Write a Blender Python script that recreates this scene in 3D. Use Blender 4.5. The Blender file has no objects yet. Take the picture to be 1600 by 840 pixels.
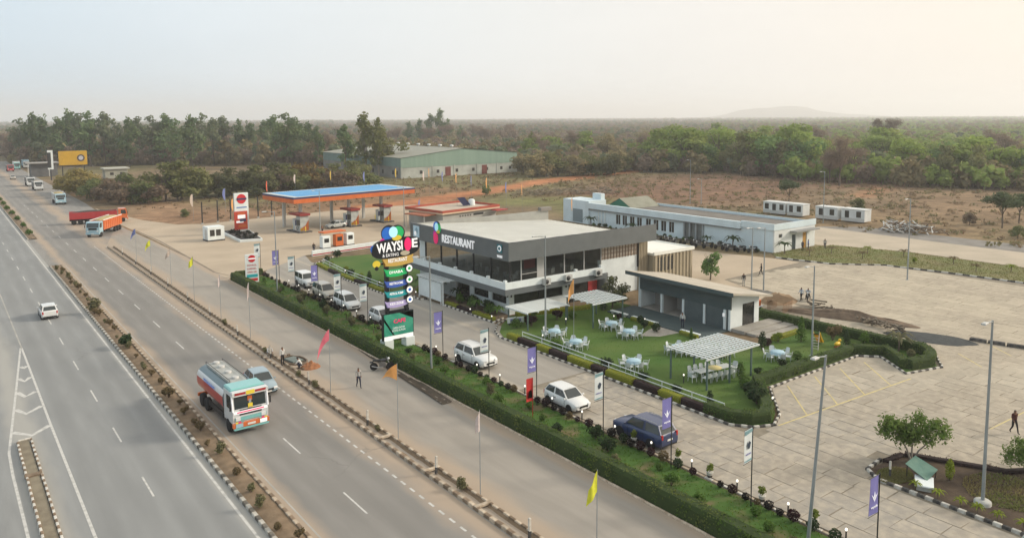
import bpy, bmesh, math, random
from mathutils import Vector, Matrix, noise as mnoise
R = math.radians
PI = math.pi
sc = bpy.context.scene

# ---------------------------------------------------------------- camera
cam = bpy.data.cameras.new('camera')
cam.sensor_width = 36.0
cam.sensor_fit = 'HORIZONTAL'
cam.lens = 27.0
cam.shift_y = -0.075
cam.clip_start = 0.5
cam.clip_end = 20000
camo = bpy.data.objects.new('camera', cam)
sc.collection.objects.link(camo)
_yaw, _pitch, _roll = R(37.0), math.atan(117.0 / 1200.0), R(-0.36)
_f = Vector((math.sin(_yaw) * math.cos(_pitch), math.cos(_yaw) * math.cos(_pitch), -math.sin(_pitch)))
_r0 = Vector((math.cos(_yaw), -math.sin(_yaw), 0)); _u0 = _r0.cross(_f)
_r = _r0 * math.cos(_roll) + _u0 * math.sin(_roll)
_u = _u0 * math.cos(_roll) - _r0 * math.sin(_roll)
_m = Matrix((( _r.x, _u.x, -_f.x, 0), (_r.y, _u.y, -_f.y, 0), (_r.z, _u.z, -_f.z, 22.0), (0, 0, 0, 1)))
camo.matrix_world = _m
sc.camera = camo

# ---------------------------------------------------------------- sky, sun, exposure
SUN_AZ, SUN_EL = R(116.0), R(24.0)          # azimuth from +Y (along the road) towards +X
w = bpy.data.worlds.new('World'); sc.world = w; w.use_nodes = True
nt = w.node_tree; nt.nodes.clear()
wo = nt.nodes.new('ShaderNodeOutputWorld'); wb = nt.nodes.new('ShaderNodeBackground')
sky = nt.nodes.new('ShaderNodeTexSky'); sky.sky_type = 'NISHITA'; sky.sun_disc = False
sky.sun_elevation = SUN_EL; sky.sun_rotation = SUN_AZ; sky.dust_density = 6.0; sky.air_density = 1.0; sky.ozone_density = 1.0
tc = nt.nodes.new('ShaderNodeTexCoord'); sep = nt.nodes.new('ShaderNodeSeparateXYZ')
nt.links.new(tc.outputs['Generated'], sep.inputs[0])
# thick high haze: pale blue-grey away from the sun, cream towards it, over the clear sky
dot = nt.nodes.new('ShaderNodeVectorMath'); dot.operation = 'DOT_PRODUCT'
nt.links.new(tc.outputs['Generated'], dot.inputs[0])
dot.inputs[1].default_value = (math.sin(SUN_AZ) * math.cos(SUN_EL), math.cos(SUN_AZ) * math.cos(SUN_EL), math.sin(SUN_EL))
dr = nt.nodes.new('ShaderNodeMapRange'); dr.inputs[1].default_value = -0.35; dr.inputs[2].default_value = 0.75; nt.links.new(dot.outputs['Value'], dr.inputs[0])
rmp = nt.nodes.new('ShaderNodeValToRGB'); nt.links.new(dr.outputs[0], rmp.inputs[0])
e = rmp.color_ramp.elements
e[0].position = 0.0; e[0].color = (0.55, 0.665, 0.75, 1)
e[1].position = 0.97; e[1].color = (0.85, 0.765, 0.655, 1)
m_ = e.new(0.2); m_.color = (0.67, 0.74, 0.785, 1)
m_ = e.new(0.52); m_.color = (0.79, 0.80, 0.785, 1)
m_ = e.new(0.76); m_.color = (0.83, 0.79, 0.735, 1)
clouds = nt.nodes.new('ShaderNodeTexNoise'); clouds.inputs['Scale'].default_value = 2.2; clouds.inputs['Detail'].default_value = 4
mp = nt.nodes.new('ShaderNodeMapping'); mp.inputs['Scale'].default_value = (1, 1, 5)
nt.links.new(tc.outputs['Generated'], mp.inputs[0]); nt.links.new(mp.outputs[0], clouds.inputs['Vector'])
cr = nt.nodes.new('ShaderNodeMapRange'); cr.inputs[1].default_value = 0.3; cr.inputs[2].default_value = 0.7
cr.inputs[3].default_value = 0.965; cr.inputs[4].default_value = 1.03
nt.links.new(clouds.outputs[0], cr.inputs[0])
mulc = nt.nodes.new('ShaderNodeMix'); mulc.data_type = 'RGBA'; mulc.blend_type = 'MULTIPLY'; mulc.inputs[0].default_value = 1
nt.links.new(rmp.outputs[0], mulc.inputs[6]); nt.links.new(cr.outputs[0], mulc.inputs[7])
skm = nt.nodes.new('ShaderNodeMix'); skm.data_type = 'RGBA'; skm.blend_type = 'MULTIPLY'; skm.inputs[0].default_value = 1
nt.links.new(sky.outputs[0], skm.inputs[6]); skm.inputs[7].default_value = (0.10, 0.10, 0.10, 1)
mix = nt.nodes.new('ShaderNodeMix'); mix.data_type = 'RGBA'; mix.inputs[0].default_value = 0.93
nt.links.new(skm.outputs[2], mix.inputs[6]); nt.links.new(mulc.outputs[2], mix.inputs[7])
nt.links.new(mix.outputs[2], wb.inputs[0]); wb.inputs[1].default_value = 1.0
nt.links.new(wb.outputs[0], wo.inputs[0])

sl = bpy.data.lights.new('sun', 'SUN'); sl.energy = 2.7; sl.angle = R(10); sl.color = (1.0, 0.90, 0.76)
so = bpy.data.objects.new('sun', sl); sc.collection.objects.link(so)
so.rotation_euler = Vector((math.sin(SUN_AZ) * math.cos(SUN_EL), math.cos(SUN_AZ) * math.cos(SUN_EL), math.sin(SUN_EL))).to_track_quat('Z', 'Y').to_euler()

sc.view_settings.view_transform = 'Standard'; sc.view_settings.look = 'None'
sc.view_settings.exposure = 0.34; sc.view_settings.gamma = 1.0
sc.render.engine = 'CYCLES'
cy = sc.cycles
cy.use_denoising = True
cy.max_bounces = 6; cy.diffuse_bounces = 2; cy.glossy_bounces = 2; cy.transmission_bounces = 4; cy.transparent_max_bounces = 12
cy.volume_bounces = 3; cy.volume_max_steps = 64; cy.caustics_reflective = False; cy.caustics_refractive = False
cy.sample_clamp_indirect = 4

# ---------------------------------------------------------------- helpers
rnd = random.Random(7)
COL = sc.collection
MATS = {}
def lin(h):
    h = h.lstrip('#'); o = []
    for i in (0, 2, 4):
        c = int(h[i:i + 2], 16) / 255
        o.append(c / 12.92 if c <= .04045 else ((c + .055) / 1.055) ** 2.4)
    return tuple(o)
def mat(name, c1, c2=None, scale=4.0, rough=0.8, bump=0.0, bscale=None, rand=0.0, metal=0.0, emit=None, estr=0.0,
        stretch=(1, 1, 1), spec=0.3, world=False, detail=4, lo=0.35, hi=0.65, trans=0.0, alpha=None, sub=None, coat=0.0):
    if name in MATS: return MATS[name]
    m = bpy.data.materials.new(name); MATS[name] = m
    m.use_nodes = True; n = m.node_tree; b = n.nodes['Principled BSDF']
    b.inputs['Roughness'].default_value = rough; b.inputs['Metallic'].default_value = metal
    b.inputs['Specular IOR Level'].default_value = spec
    if coat: b.inputs['Coat Weight'].default_value = coat; b.inputs['Coat Roughness'].default_value = 0.08
    if trans: b.inputs['Transmission Weight'].default_value = trans; b.inputs['IOR'].default_value = 1.25
    if alpha is not None: b.inputs['Alpha'].default_value = alpha
    b.inputs['Base Color'].default_value = (*c1, 1)
    src = None
    if c2 is not None or bump:
        t = n.nodes.new('ShaderNodeTexCoord'); mp = n.nodes.new('ShaderNodeMapping')
        mp.inputs['Scale'].default_value = stretch
        if world:
            g = n.nodes.new('ShaderNodeNewGeometry'); n.links.new(g.outputs['Position'], mp.inputs[0])
        else: n.links.new(t.outputs['Object'], mp.inputs[0])
        if c2 is not None:
            no = n.nodes.new('ShaderNodeTexNoise'); no.inputs['Scale'].default_value = scale; no.inputs['Detail'].default_value = detail
            n.links.new(mp.outputs[0], no.inputs['Vector'])
            mr = n.nodes.new('ShaderNodeMapRange'); mr.inputs[1].default_value = lo; mr.inputs[2].default_value = hi
            n.links.new(no.outputs[0], mr.inputs[0])
            mx = n.nodes.new('ShaderNodeMix'); mx.data_type = 'RGBA'
            mx.inputs[6].default_value = (*c1, 1); mx.inputs[7].default_value = (*c2, 1)
            n.links.new(mr.outputs[0], mx.inputs[0]); src = mx.outputs[2]
        if bump:
            nb = n.nodes.new('ShaderNodeTexNoise'); nb.inputs['Scale'].default_value = bscale or scale * 4; nb.inputs['Detail'].default_value = 3
            n.links.new(mp.outputs[0], nb.inputs['Vector'])
            bp = n.nodes.new('ShaderNodeBump'); bp.inputs['Strength'].default_value = bump; bp.inputs['Distance'].default_value = 0.05
            n.links.new(nb.outputs[0], bp.inputs['Height']); n.links.new(bp.outputs[0], b.inputs['Normal'])
    if rand:
        oi = n.nodes.new('ShaderNodeObjectInfo')
        hs = n.nodes.new('ShaderNodeHueSaturation')
        r1 = n.nodes.new('ShaderNodeMapRange'); r1.inputs[3].default_value = 1 - rand; r1.inputs[4].default_value = 1 + rand
        n.links.new(oi.outputs['Random'], r1.inputs[0]); n.links.new(r1.outputs[0], hs.inputs['Value'])
        if src is not None: n.links.new(src, hs.inputs['Color'])
        else: hs.inputs['Color'].default_value = (*c1, 1)
        src = hs.outputs[0]
    if src is not None: n.links.new(src, b.inputs['Base Color'])
    if emit is not None:
        b.inputs['Emission Color'].default_value = (*emit, 1); b.inputs['Emission Strength'].default_value = estr
    return m

class MB:
    """collects faces with material slots; build() links ONE mesh object"""
    def __init__(s): s.v = []; s.f = []; s.m = []; s.sm = []
    def add(s, vs, fs, mi=0, smooth=False, M=None):
        o = len(s.v)
        if M is not None: vs = [tuple(M @ Vector(v)) for v in vs]
        s.v += vs
        for f in fs: s.f.append([i + o for i in f]); s.m.append(mi); s.sm.append(smooth)
        return s
    def box(s, x0, x1, y0, y1, z0, z1, mi=0, M=None):
        vs = [(x0, y0, z0), (x1, y0, z0), (x1, y1, z0), (x0, y1, z0), (x0, y0, z1), (x1, y0, z1), (x1, y1, z1), (x0, y1, z1)]
        return s.add(vs, [(3, 2, 1, 0), (4, 5, 6, 7), (0, 1, 5, 4), (1, 2, 6, 5), (2, 3, 7, 6), (3, 0, 4, 7)], mi, False, M)
    def bbox(s, x0, x1, y0, y1, z0, z1, b=0.03, mi=0, M=None):
        """box with chamfered top edges"""
        vs = [(x0, y0, z0), (x1, y0, z0), (x1, y1, z0), (x0, y1, z0), (x0, y0, z1 - b), (x1, y0, z1 - b), (x1, y1, z1 - b), (x0, y1, z1 - b),
              (x0 + b, y0 + b, z1), (x1 - b, y0 + b, z1), (x1 - b, y1 - b, z1), (x0 + b, y1 - b, z1)]
        fs = [(3, 2, 1, 0), (0, 1, 5, 4), (1, 2, 6, 5), (2, 3, 7, 6), (3, 0, 4, 7), (4, 5, 9, 8), (5, 6, 10, 9), (6, 7, 11, 10), (7, 4, 8, 11), (8, 9, 10, 11)]
        return s.add(vs, fs, mi, False, M)
    def tube(s, pts, rad, n=8, mi=0, cap=True, smooth=True, M=None):
        """tube along points; rad one number or a list"""
        vs = []; fs = []; P = [Vector(p) for p in pts]
        for i, p in enumerate(P):
            d = (P[min(i + 1, len(P) - 1)] - P[max(i - 1, 0)]).normalized()
            a = d.cross(Vector((0, 0, 1)));
            if a.length < 1e-3: a = Vector((1, 0, 0))
            a.normalize(); b = d.cross(a)
            r = rad[i] if isinstance(rad, (list, tuple)) else rad
            for k in range(n):
                t = 2 * PI * k / n; vs.append(tuple(p + (a * math.cos(t) + b * math.sin(t)) * r))
        for i in range(len(P) - 1):
            for k in range(n):
                fs.append((i * n + k, i * n + (k + 1) % n, (i + 1) * n + (k + 1) % n, (i + 1) * n + k))
        s.add(vs, fs, mi, smooth, M)
        if cap:
            s.add(vs[:n], [tuple(range(n))], mi, False, M); s.add(vs[-n:], [tuple(reversed(range(n)))], mi, False, M)
        return s
    def lathe(s, prof, n=16, mi=0, M=None, smooth=True):
        vs = []; fs = []
        for (r, z) in prof:
            for k in range(n): t = 2 * PI * k / n; vs.append((r * math.cos(t), r * math.sin(t), z))
        for i in range(len(prof) - 1):
            for k in range(n): fs.append((i * n + k, i * n + (k + 1) % n, (i + 1) * n + (k + 1) % n, (i + 1) * n + k))
        s.add(vs, fs, mi, smooth, M)
        s.add(vs[-n:], [tuple(range(n))], mi, False, M); s.add(vs[:n], [tuple(reversed(range(n)))], mi, False, M)
        return s
    def prism(s, poly, z0, z1, mi=0, M=None, side=None):
        n = len(poly); vs = [(x, y, z0) for x, y in poly] + [(x, y, z1) for x, y in poly]
        s.add(vs, [tuple(range(n, 2 * n))], mi, False, M); s.add(vs, [tuple(reversed(range(n)))], mi, False, M)
        s.add(vs, [(i, (i + 1) % n, n + (i + 1) % n, n + i) for i in range(n)], mi if side is None else side, False, M)
        return s
    def blob(s, c, r, n=2, mi=0, amp=0.15, seed=0, sc_=(1, 1, 1), smooth=True, nf=1.5):
        bm = bmesh.new(); bmesh.ops.create_icosphere(bm, subdivisions=n, radius=1)
        vs = []
        for v in bm.verts:
            k = 1 + amp * 2 * mnoise.noise(v.co * nf + Vector((seed * 3.1, seed * 1.7, 0)))
            vs.append((c[0] + v.co.x * r * k * sc_[0], c[1] + v.co.y * r * k * sc_[1], c[2] + v.co.z * r * k * sc_[2]))
        fs = [[v.index for v in f.verts] for f in bm.faces]; bm.free()
        return s.add(vs, fs, mi, smooth)
    def mesh(s, name, mats):
        me = bpy.data.meshes.new(name); me.from_pydata(s.v, [], s.f)
        for m in (mats if isinstance(mats, (list, tuple)) else [mats]): me.materials.append(m)
        me.polygons.foreach_set('material_index', s.m); me.polygons.foreach_set('use_smooth', s.sm)
        me.update(); return me
    def build(s, name, mats, parent=None):
        return obj(name, s.mesh(name, mats), parent)
def obj(name, me, parent=None):
    o = bpy.data.objects.new(name, me); COL.objects.link(o)
    if parent is not None: o.parent = parent
    return o
def tag(o, label=None, cat=None, group=None, kind=None):
    if label: o['label'] = label
    if cat: o['category'] = cat
    if group: o['group'] = group
    if kind: o['kind'] = kind
    return o
def thing(name, label, cat, loc=(0, 0, 0), rz=0.0, group=None):
    o = bpy.data.objects.new(name, None); COL.objects.link(o); o.empty_display_size = 0.2
    o.location = loc; o.rotation_euler = (0, 0, rz)
    return tag(o, label, cat, group)
CH = {}
def copy_tree(o, loc, rz=0.0, label=None, group=None, s=None):
    c = o.copy(); COL.objects.link(c); c.location = loc; c.rotation_euler = (0, 0, rz)
    if s is not None: c.scale = s if isinstance(s, tuple) else (s, s, s)
    if label: c['label'] = label
    if group: c['group'] = group
    for ch in list(o.children):
        d = ch.copy(); COL.objects.link(d); d.parent = c
        for g in list(ch.children):
            q = g.copy(); COL.objects.link(q); q.parent = d
    return c
def struct(name, mb, mats, parent=None):
    o = mb.build(name, mats, parent)
    if parent is None: o['kind'] = 'structure'
    return o
def sheet(name, poly, z, m, parent=None):
    mb = MB(); mb.add([(x, y, z) for x, y in poly], [tuple(range(len(poly)))])
    return struct(name, mb, m, parent)
def TR(x=0, y=0, z=0, rz=0.0, rx=0.0, ry=0.0):
    return Matrix.Translation((x, y, z)) @ Matrix.Rotation(rz, 4, 'Z') @ Matrix.Rotation(ry, 4, 'Y') @ Matrix.Rotation(rx, 4, 'X')
def evaluated(o):
    """mesh of an object after its modifiers, evaluated in a scratch scene"""
    s = bpy.data.scenes.new('scratch'); s.collection.objects.link(o)
    with bpy.context.temp_override(scene=s, view_layer=s.view_layers[0]): dg = bpy.context.evaluated_depsgraph_get(); dg.update()
    me = bpy.data.meshes.new_from_object(o.evaluated_get(dg)); bpy.data.objects.remove(o); bpy.data.scenes.remove(s); return me
def text_mesh(name, s, size, m, parent, M, extrude=0.02, bold=0.0, align='CENTER', width=None, center=True):
    """lettering as a real mesh; text lies in local XY and is placed by M"""
    cu = bpy.data.curves.new(name, 'FONT'); cu.body = s; cu.size = size; cu.extrude = extrude; cu.offset = bold
    cu.align_x = align; cu.align_y = 'CENTER'; cu.resolution_u = 2
    me = evaluated(bpy.data.objects.new(name, cu)); bpy.data.curves.remove(cu)
    if width:
        xs = [v.co.x for v in me.vertices]; k = width / max(1e-6, max(xs) - min(xs))
        for v in me.vertices: v.co.x *= k
    me.transform(M); me.materials.clear(); me.materials.append(m)
    return obj(name, me, parent)

# ---------------------------------------------------------------- the ground
def segd(px, py, pl):
    best = 1e9
    for (ax, ay), (bx, by) in zip(pl[:-1], pl[1:]):
        dx, dy = bx - ax, by - ay; t = max(0, min(1, ((px - ax) * dx + (py - ay) * dy) / (dx * dx + dy * dy)))
        best = min(best, math.hypot(px - ax - t * dx, py - ay - t * dy))
    return best
def sst(a, b, x):
    t = max(0, min(1, (x - a) / (b - a))); return t * t * (3 - 2 * t)
TRACK = [(84, 172), (96, 173), (112, 180), (130, 186), (167, 204), (231, 219), (270, 224), (330, 236)]
TRACK2 = [(200, 108), (232, 118), (262, 122), (330, 116), (480, 100)]
def ground_mesh():
    fine_x = [-80 + 4 * i for i in range(106)]; fine_y = [-20 + 4 * i for i in range(116)]
    def ext(a):
        hi = [a[-1]]; lo = [a[0]]; st = 8.0
        while hi[-1] < 9000: st *= 1.35; hi.append(hi[-1] + st)
        st = 8.0
        while lo[0] > -7000: st *= 1.4; lo.insert(0, lo[0] - st)
        hi[-1] = 9000; lo[0] = -7000
        return lo[:-1] + a + hi[1:]
    X = ext(fine_x); Y = ext(fine_y); v = []; col = []
    for y in Y:
        for x in X:
            z = -0.02
            d0 = math.hypot(x, y)
            if (x > 140 or y > 240 or x < -30): z += 0.8 * mnoise.noise(Vector((x * .012, y * .012, 3))) * sst(0, 60, max(x - 140, y - 240, -30 - x))
            v.append((x, y, z))
            n1 = mnoise.noise(Vector((x * .03, y * .03, 0))) + .6 * mnoise.noise(Vector((x * .09, y * .09, 2))); n2 = mnoise.noise(Vector((x * .011, y * .011, 7)))
            # dry brown earth with olive patches
            c = Vector((.20, .148, .092)) * (1 + .25 * n1)
            g = sst(.0, .35, n2 + .15 * n1); c = c.lerp(Vector((.150, .140, .062)), .75 * g)
            # bare tan-red soil along the forecourt and the lot on the left
            s = max(0, 1 - segd(x, y, [(36, 175), (44, 195), (46, 240), (40, 300)]) / 14 + .35 * n1); c = c.lerp(Vector((.275, .175, .105)), min(1, s * 1.2))
            s = sst(0, 1, 1.3 - segd(x, y, [(50, 178), (75, 182), (100, 196), (118, 200)]) / 16 + .35 * n1); c = c.lerp(Vector((.25, .150, .088)), .8 * s)
            s = sst(0, 1, 1.6 - segd(x, y, TRACK) / 5.0 + .3 * n1); c = c.lerp(Vector((.40, .175, .085)), s)
            s = sst(0, 1, 1.5 - segd(x, y, TRACK2) / 3.4 + .3 * n1); c = c.lerp(Vector((.36, .185, .10)), .8 * s)
            # purple-brown ploughed field on the right
            s = sst(0, 1, 1.35 - segd(x, y, [(165, 150), (215, 160), (250, 140)]) / 34 + .3 * n1); c = c.lerp(Vector((.20, .118, .078)), .9 * s)
            s = sst(0, 1, 1.3 - segd(x, y, [(150, 75), (185, 75), (225, 88)]) / 26 + .4 * n1); c = c.lerp(Vector((.245, .165, .10)), .75 * s)
            # olive dry grass between the store and the track
            s = sst(0, 1, 1.3 - segd(x, y, [(124, 128), (135, 150), (120, 158)]) / 12 + .3 * n1); c = c.lerp(Vector((.155, .165, .06)), .8 * s)
            col.append((c.x, c.y, c.z, 1))
    nx = len(X); f = [(j * nx + i, j * nx + i + 1, (j + 1) * nx + i + 1, (j + 1) * nx + i) for j in range(len(Y) - 1) for i in range(nx - 1)]
    me = bpy.data.meshes.new('ground'); me.from_pydata(v, [], f)
    a = me.color_attributes.new('soil', 'FLOAT_COLOR', 'POINT')
    a.data.foreach_set('color', [q for c in col for q in c])
    me.polygons.foreach_set('use_smooth', [True] * len(f))
    return me
def ground_mat():
    m = bpy.data.materials.new('soil'); m.use_nodes = True; n = m.node_tree; b = n.nodes['Principled BSDF']
    b.inputs['Roughness'].default_value = .95; b.inputs['Specular IOR Level'].default_value = .1
    at = n.nodes.new('ShaderNodeAttribute'); at.attribute_name = 'soil'
    g = n.nodes.new('ShaderNodeNewGeometry')
    src = at.outputs['Color']
    for s, lo_, hi_ in ((.35, .72, 1.28), (1.6, .8, 1.2), (.06, .8, 1.2)):
        no = n.nodes.new('ShaderNodeTexNoise'); no.inputs['Scale'].default_value = s; no.inputs['Detail'].default_value = 6
        n.links.new(g.outputs['Position'], no.inputs['Vector'])
        mr = n.nodes.new('ShaderNodeMapRange'); mr.inputs[1].default_value = .3; mr.inputs[2].default_value = .7; mr.inputs[3].default_value = lo_; mr.inputs[4].default_value = hi_
        n.links.new(no.outputs[0], mr.inputs[0])
        mx = n.nodes.new('ShaderNodeMix'); mx.data_type = 'RGBA'; mx.blend_type = 'MULTIPLY'; mx.inputs[0].default_value = 1
        n.links.new(src, mx.inputs[6]); n.links.new(mr.outputs[0], mx.inputs[7]); src = mx.outputs[2]
    n.links.new(src, b.inputs['Base Color'])
    return m
gm = ground_mesh(); gm.materials.append(ground_mat())
tag(obj('ground', gm), kind='structure')

# ---------------------------------------------------------------- asphalt with wear, dust at the edges, patches and cracks
def asphalt(name, base, dust, edges, dark=0.76, patch=0.25, track_x=()):
    """edges: X positions where wind-blown dust settles; colour belongs to the surface"""
    m = bpy.data.materials.new(name); m.use_nodes = True; n = m.node_tree; L = n.links; b = n.nodes['Principled BSDF']
    b.inputs['Roughness'].default_value = .85; b.inputs['Specular IOR Level'].default_value = .25
    g = n.nodes.new('ShaderNodeNewGeometry')
    def noise(scale, stretch=(1, 1, 1), det=5):
        mp = n.nodes.new('ShaderNodeMapping'); mp.inputs['Scale'].default_value = stretch; L.new(g.outputs['Position'], mp.inputs[0])
        t = n.nodes.new('ShaderNodeTexNoise'); t.inputs['Scale'].default_value = scale; t.inputs['Detail'].default_value = det; L.new(mp.outputs[0], t.inputs['Vector']); return t.outputs[0]
    def rng(s, a, b_, c, d):
        r = n.nodes.new('ShaderNodeMapRange'); L.new(s, r.inputs[0]); r.inputs[1].default_value = a; r.inputs[2].default_value = b_; r.inputs[3].default_value = c; r.inputs[4].default_value = d; return r.outputs[0]
    def mth(op, a, b_):
        r = n.nodes.new('ShaderNodeMath'); r.operation = op
        for i, q in enumerate((a, b_)):
            if isinstance(q, (int, float)): r.inputs[i].default_value = q
            else: L.new(q, r.inputs[i])
        return r.outputs[0]
    def mixc(f, a, b_, mode='MIX'):
        r = n.nodes.new('ShaderNodeMix'); r.data_type = 'RGBA'; r.blend_type = mode
        if isinstance(f, (int, float)): r.inputs[0].default_value = f
        else: L.new(f, r.inputs[0])
        for i, q in ((6, a), (7, b_)):
            if isinstance(q, tuple): r.inputs[i].default_value = (*q, 1)
            else: L.new(q, r.inputs[i])
        return r.outputs[2]
    sx = n.nodes.new('ShaderNodeSeparateXYZ'); L.new(g.outputs['Position'], sx.inputs[0])
    c = mixc(rng(noise(.09, (1, .35, 1)), .35, .65, 0, 1), base, tuple(q * dark for q in base))
    c = mixc(rng(noise(1.1, (1, .12, 1)), .4, .62, 0, .6), c, tuple(q * 1.16 for q in base))
    c = mixc(rng(noise(38), .3, .7, 0, .5), c, tuple(q * .72 for q in base))
    for tx in track_x:                       # darker wheel tracks with rubber and oil
        d = mth('ABSOLUTE', mth('SUBTRACT', sx.outputs[0], tx), 0)
        c = mixc(mth('MULTIPLY', rng(d, .2, .85, .75, 0), rng(noise(.3, (1, .2, 1)), .3, .6, .3, 1)), c, tuple(q * .74 for q in base))
    for (ex, wd) in edges:
        d = mth('ABSOLUTE', mth('SUBTRACT', sx.outputs[0], ex), 0)
        d = mth('ADD', d, mth('MULTIPLY', mth('SUBTRACT', noise(.5, (1, .3, 1)), .5), wd * 1.6))
        c = mixc(rng(d, wd * .2, wd, .85, 0), c, dust)
    # hairline cracks
    vo = n.nodes.new('ShaderNodeTexVoronoi'); vo.feature = 'DISTANCE_TO_EDGE'; vo.inputs['Scale'].default_value = .22
    wv = n.nodes.new('ShaderNodeVectorMath'); L.new(g.outputs['Position'], wv.inputs[0])
    nz = n.nodes.new('ShaderNodeTexNoise'); nz.inputs['Scale'].default_value = .8; L.new(g.outputs['Position'], nz.inputs['Vector']); L.new(nz.outputs['Color'], wv.inputs[1])
    L.new(wv.outputs[0], vo.inputs['Vector'])
    ck = mth('MULTIPLY', rng(vo.outputs['Distance'], .002, .012, 1, 0), rng(noise(.07), .60, .68, 0, .5))
    c = mixc(ck, c, tuple(q * .5 for q in base))
    L.new(c, b.inputs['Base Color'])
    bp = n.nodes.new('ShaderNodeBump'); bp.inputs['Strength'].default_value = .25; bp.inputs['Distance'].default_value = .02
    L.new(noise(30), bp.inputs['Height']); L.new(bp.outputs[0], b.inputs['Normal'])
    return m
DUST = (.40, .315, .235)
A_left = asphalt('asphalt_left', (.285, .29, .285), (.37, .36, .33), [(12.6, .5), (3.9, 1.2)], track_x=(6.6, 8.3, 10.0, 11.6))
A_right = asphalt('asphalt_right', (.275, .262, .242), DUST, [(14.9, 1.0), (22.9, 2.0)], track_x=(15.8, 17.4, 19.0, 20.6))
A_serv = asphalt('asphalt_service', (.335, .305, .265), DUST, [(24.4, 1.6), (31.1, .9)], dark=.86)
A_drive = asphalt('drive_concrete', (.345, .318, .278), (.42, .37, .30), [(36.9, .8), (44.2, .5)], dark=.85)
rl = struct('carriageway', MB().add([(-40, -30, .004), (12.95, -30, .004), (12.95, 1500, .004), (-40, 1500, .004)], [(0, 1, 2, 3)]), A_left)
tag(rl, 'grey asphalt carriageway left of the planted median')
rr = struct('carriageway', MB().add([(12.95, -30, .004), (23.0, -30, .004), (23.0, 148, .004), (30.0, 178, .004), (31.5, 230, .004), (31.5, 1500, .004), (12.95, 1500, .004)], [tuple(range(7))]), A_right)
tag(rr, 'dusty asphalt carriageway right of the planted median')
sv = sheet('service_road', [(23.0, -30), (31.5, -30), (31.5, 128), (31.0, 150), (30.0, 178), (23.0, 148)], .003, A_serv)
CONC = (.47, .385, .285)
m_fore = mat('forecourt_concrete', CONC, (.40, .325, .24), scale=.16, rough=.9, world=True, bump=.15, bscale=9, detail=7)
fc = sheet('forecourt', [(31.5, 107), (38, 110.0), (47.0, 118), (62, 119), (80, 122), (96, 140), (97, 170), (80, 172), (56, 169), (45, 167.5), (40, 170), (36, 182), (33, 200), (31.5, 215), (30.6, 178), (31.5, 150)], .006, m_fore)
dr = sheet('driveway', [(36.75, 48), (44.25, 48), (46.9, 60), (46.9, 92), (45.5, 112), (47, 118), (38, 110), (36.75, 108)], .006, A_drive)
sheet('rear_apron', [(69.2, 62), (79, 49.5), (84.2, 64.3), (103, 65), (103, 69), (98, 85), (92, 92), (73, 90), (73, 66)], .012, m_fore)
m_joint = mat('slab_joint', (.20, .172, .13), (.27, .235, .18), scale=1.2, rough=.95, world=True)
yd = sheet('yard', [(36.75, -10), (130, -10), (138, 40), (112.5, 38), (112, 48), (110, 56), (105, 62), (103, 69), (98, 85), (92, 92), (73, 80), (73, 62), (69, 62), (69, 30), (47, 30), (44.25, 36), (44.25, 48), (36.75, 48)], .003, m_joint)

# ---------------------------------------------------------------- concrete slabs of the yard and the drive
def slab_mat(name, rnd_socket):
    m = bpy.data.materials.new(name); m.use_nodes = True; n = m.node_tree; L = n.links; b = n.nodes['Principled BSDF']
    b.inputs['Roughness'].default_value = .9; b.inputs['Specular IOR Level'].default_value = .2
    g = n.nodes.new('ShaderNodeNewGeometry')
    if rnd_socket == 'obj': rs = n.nodes.new('ShaderNodeObjectInfo').outputs['Random']
    else: rs = g.outputs['Random Per Island']
    def noise(s, d=5):
        t = n.nodes.new('ShaderNodeTexNoise'); t.inputs['Scale'].default_value = s; t.inputs['Detail'].default_value = d; L.new(g.outputs['Position'], t.inputs['Vector']); return t.outputs[0]
    sx = n.nodes.new('ShaderNodeSeparateXYZ'); L.new(g.outputs['Position'], sx.inputs[0])
    def mp(s, a, b_, c, d):
        r = n.nodes.new('ShaderNodeMapRange'); L.new(s, r.inputs[0]); r.inputs[1].default_value = a; r.inputs[2].default_value = b_; r.inputs[3].default_value = c; r.inputs[4].default_value = d; return r.outputs[0]
    def mx(f, a, b_, mode='MIX'):
        r = n.nodes.new('ShaderNodeMix'); r.data_type = 'RGBA'; r.blend_type = mode
        if isinstance(f, float): r.inputs[0].default_value = f
        else: L.new(f, r.inputs[0])
        for i, q in ((6, a), (7, b_)):
            if isinstance(q, tuple): r.inputs[i].default_value = (*q, 1)
            else: L.new(q, r.inputs[i])
        return r.outputs[2]
    c = mx(mp(sx.outputs[0], 42, 85, 0, 1), (.325, .298, .258), (.445, .39, .298))   # greyer old slabs in the drive, sandier ones in the yard
    c = mx(mp(noise(.11, 6), .38, .62, 0, .65), c, (.34, .292, .228))
    c = mx(mp(noise(1.7, 6), .42, .66, 0, .55), c, (.50, .435, .34))
    v = mp(rs, 0, 1, .91, 1.06)
    c = mx(1.0, c, v, 'MULTIPLY')
    c = mx(mp(noise(.45, 7), .58, .72, 0, .45), c, (.25, .215, .17))
    L.new(c, b.inputs['Base Color'])
    bp = n.nodes.new('ShaderNodeBump'); bp.inputs['Strength'].default_value = .2; bp.inputs['Distance'].default_value = .03
    L.new(noise(14), bp.inputs['Height']); L.new(bp.outputs[0], b.inputs['Normal'])
    return m
m_slab = slab_mat('slab', 'obj'); m_slab2 = slab_mat('slab_far', 'isl')
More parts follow.
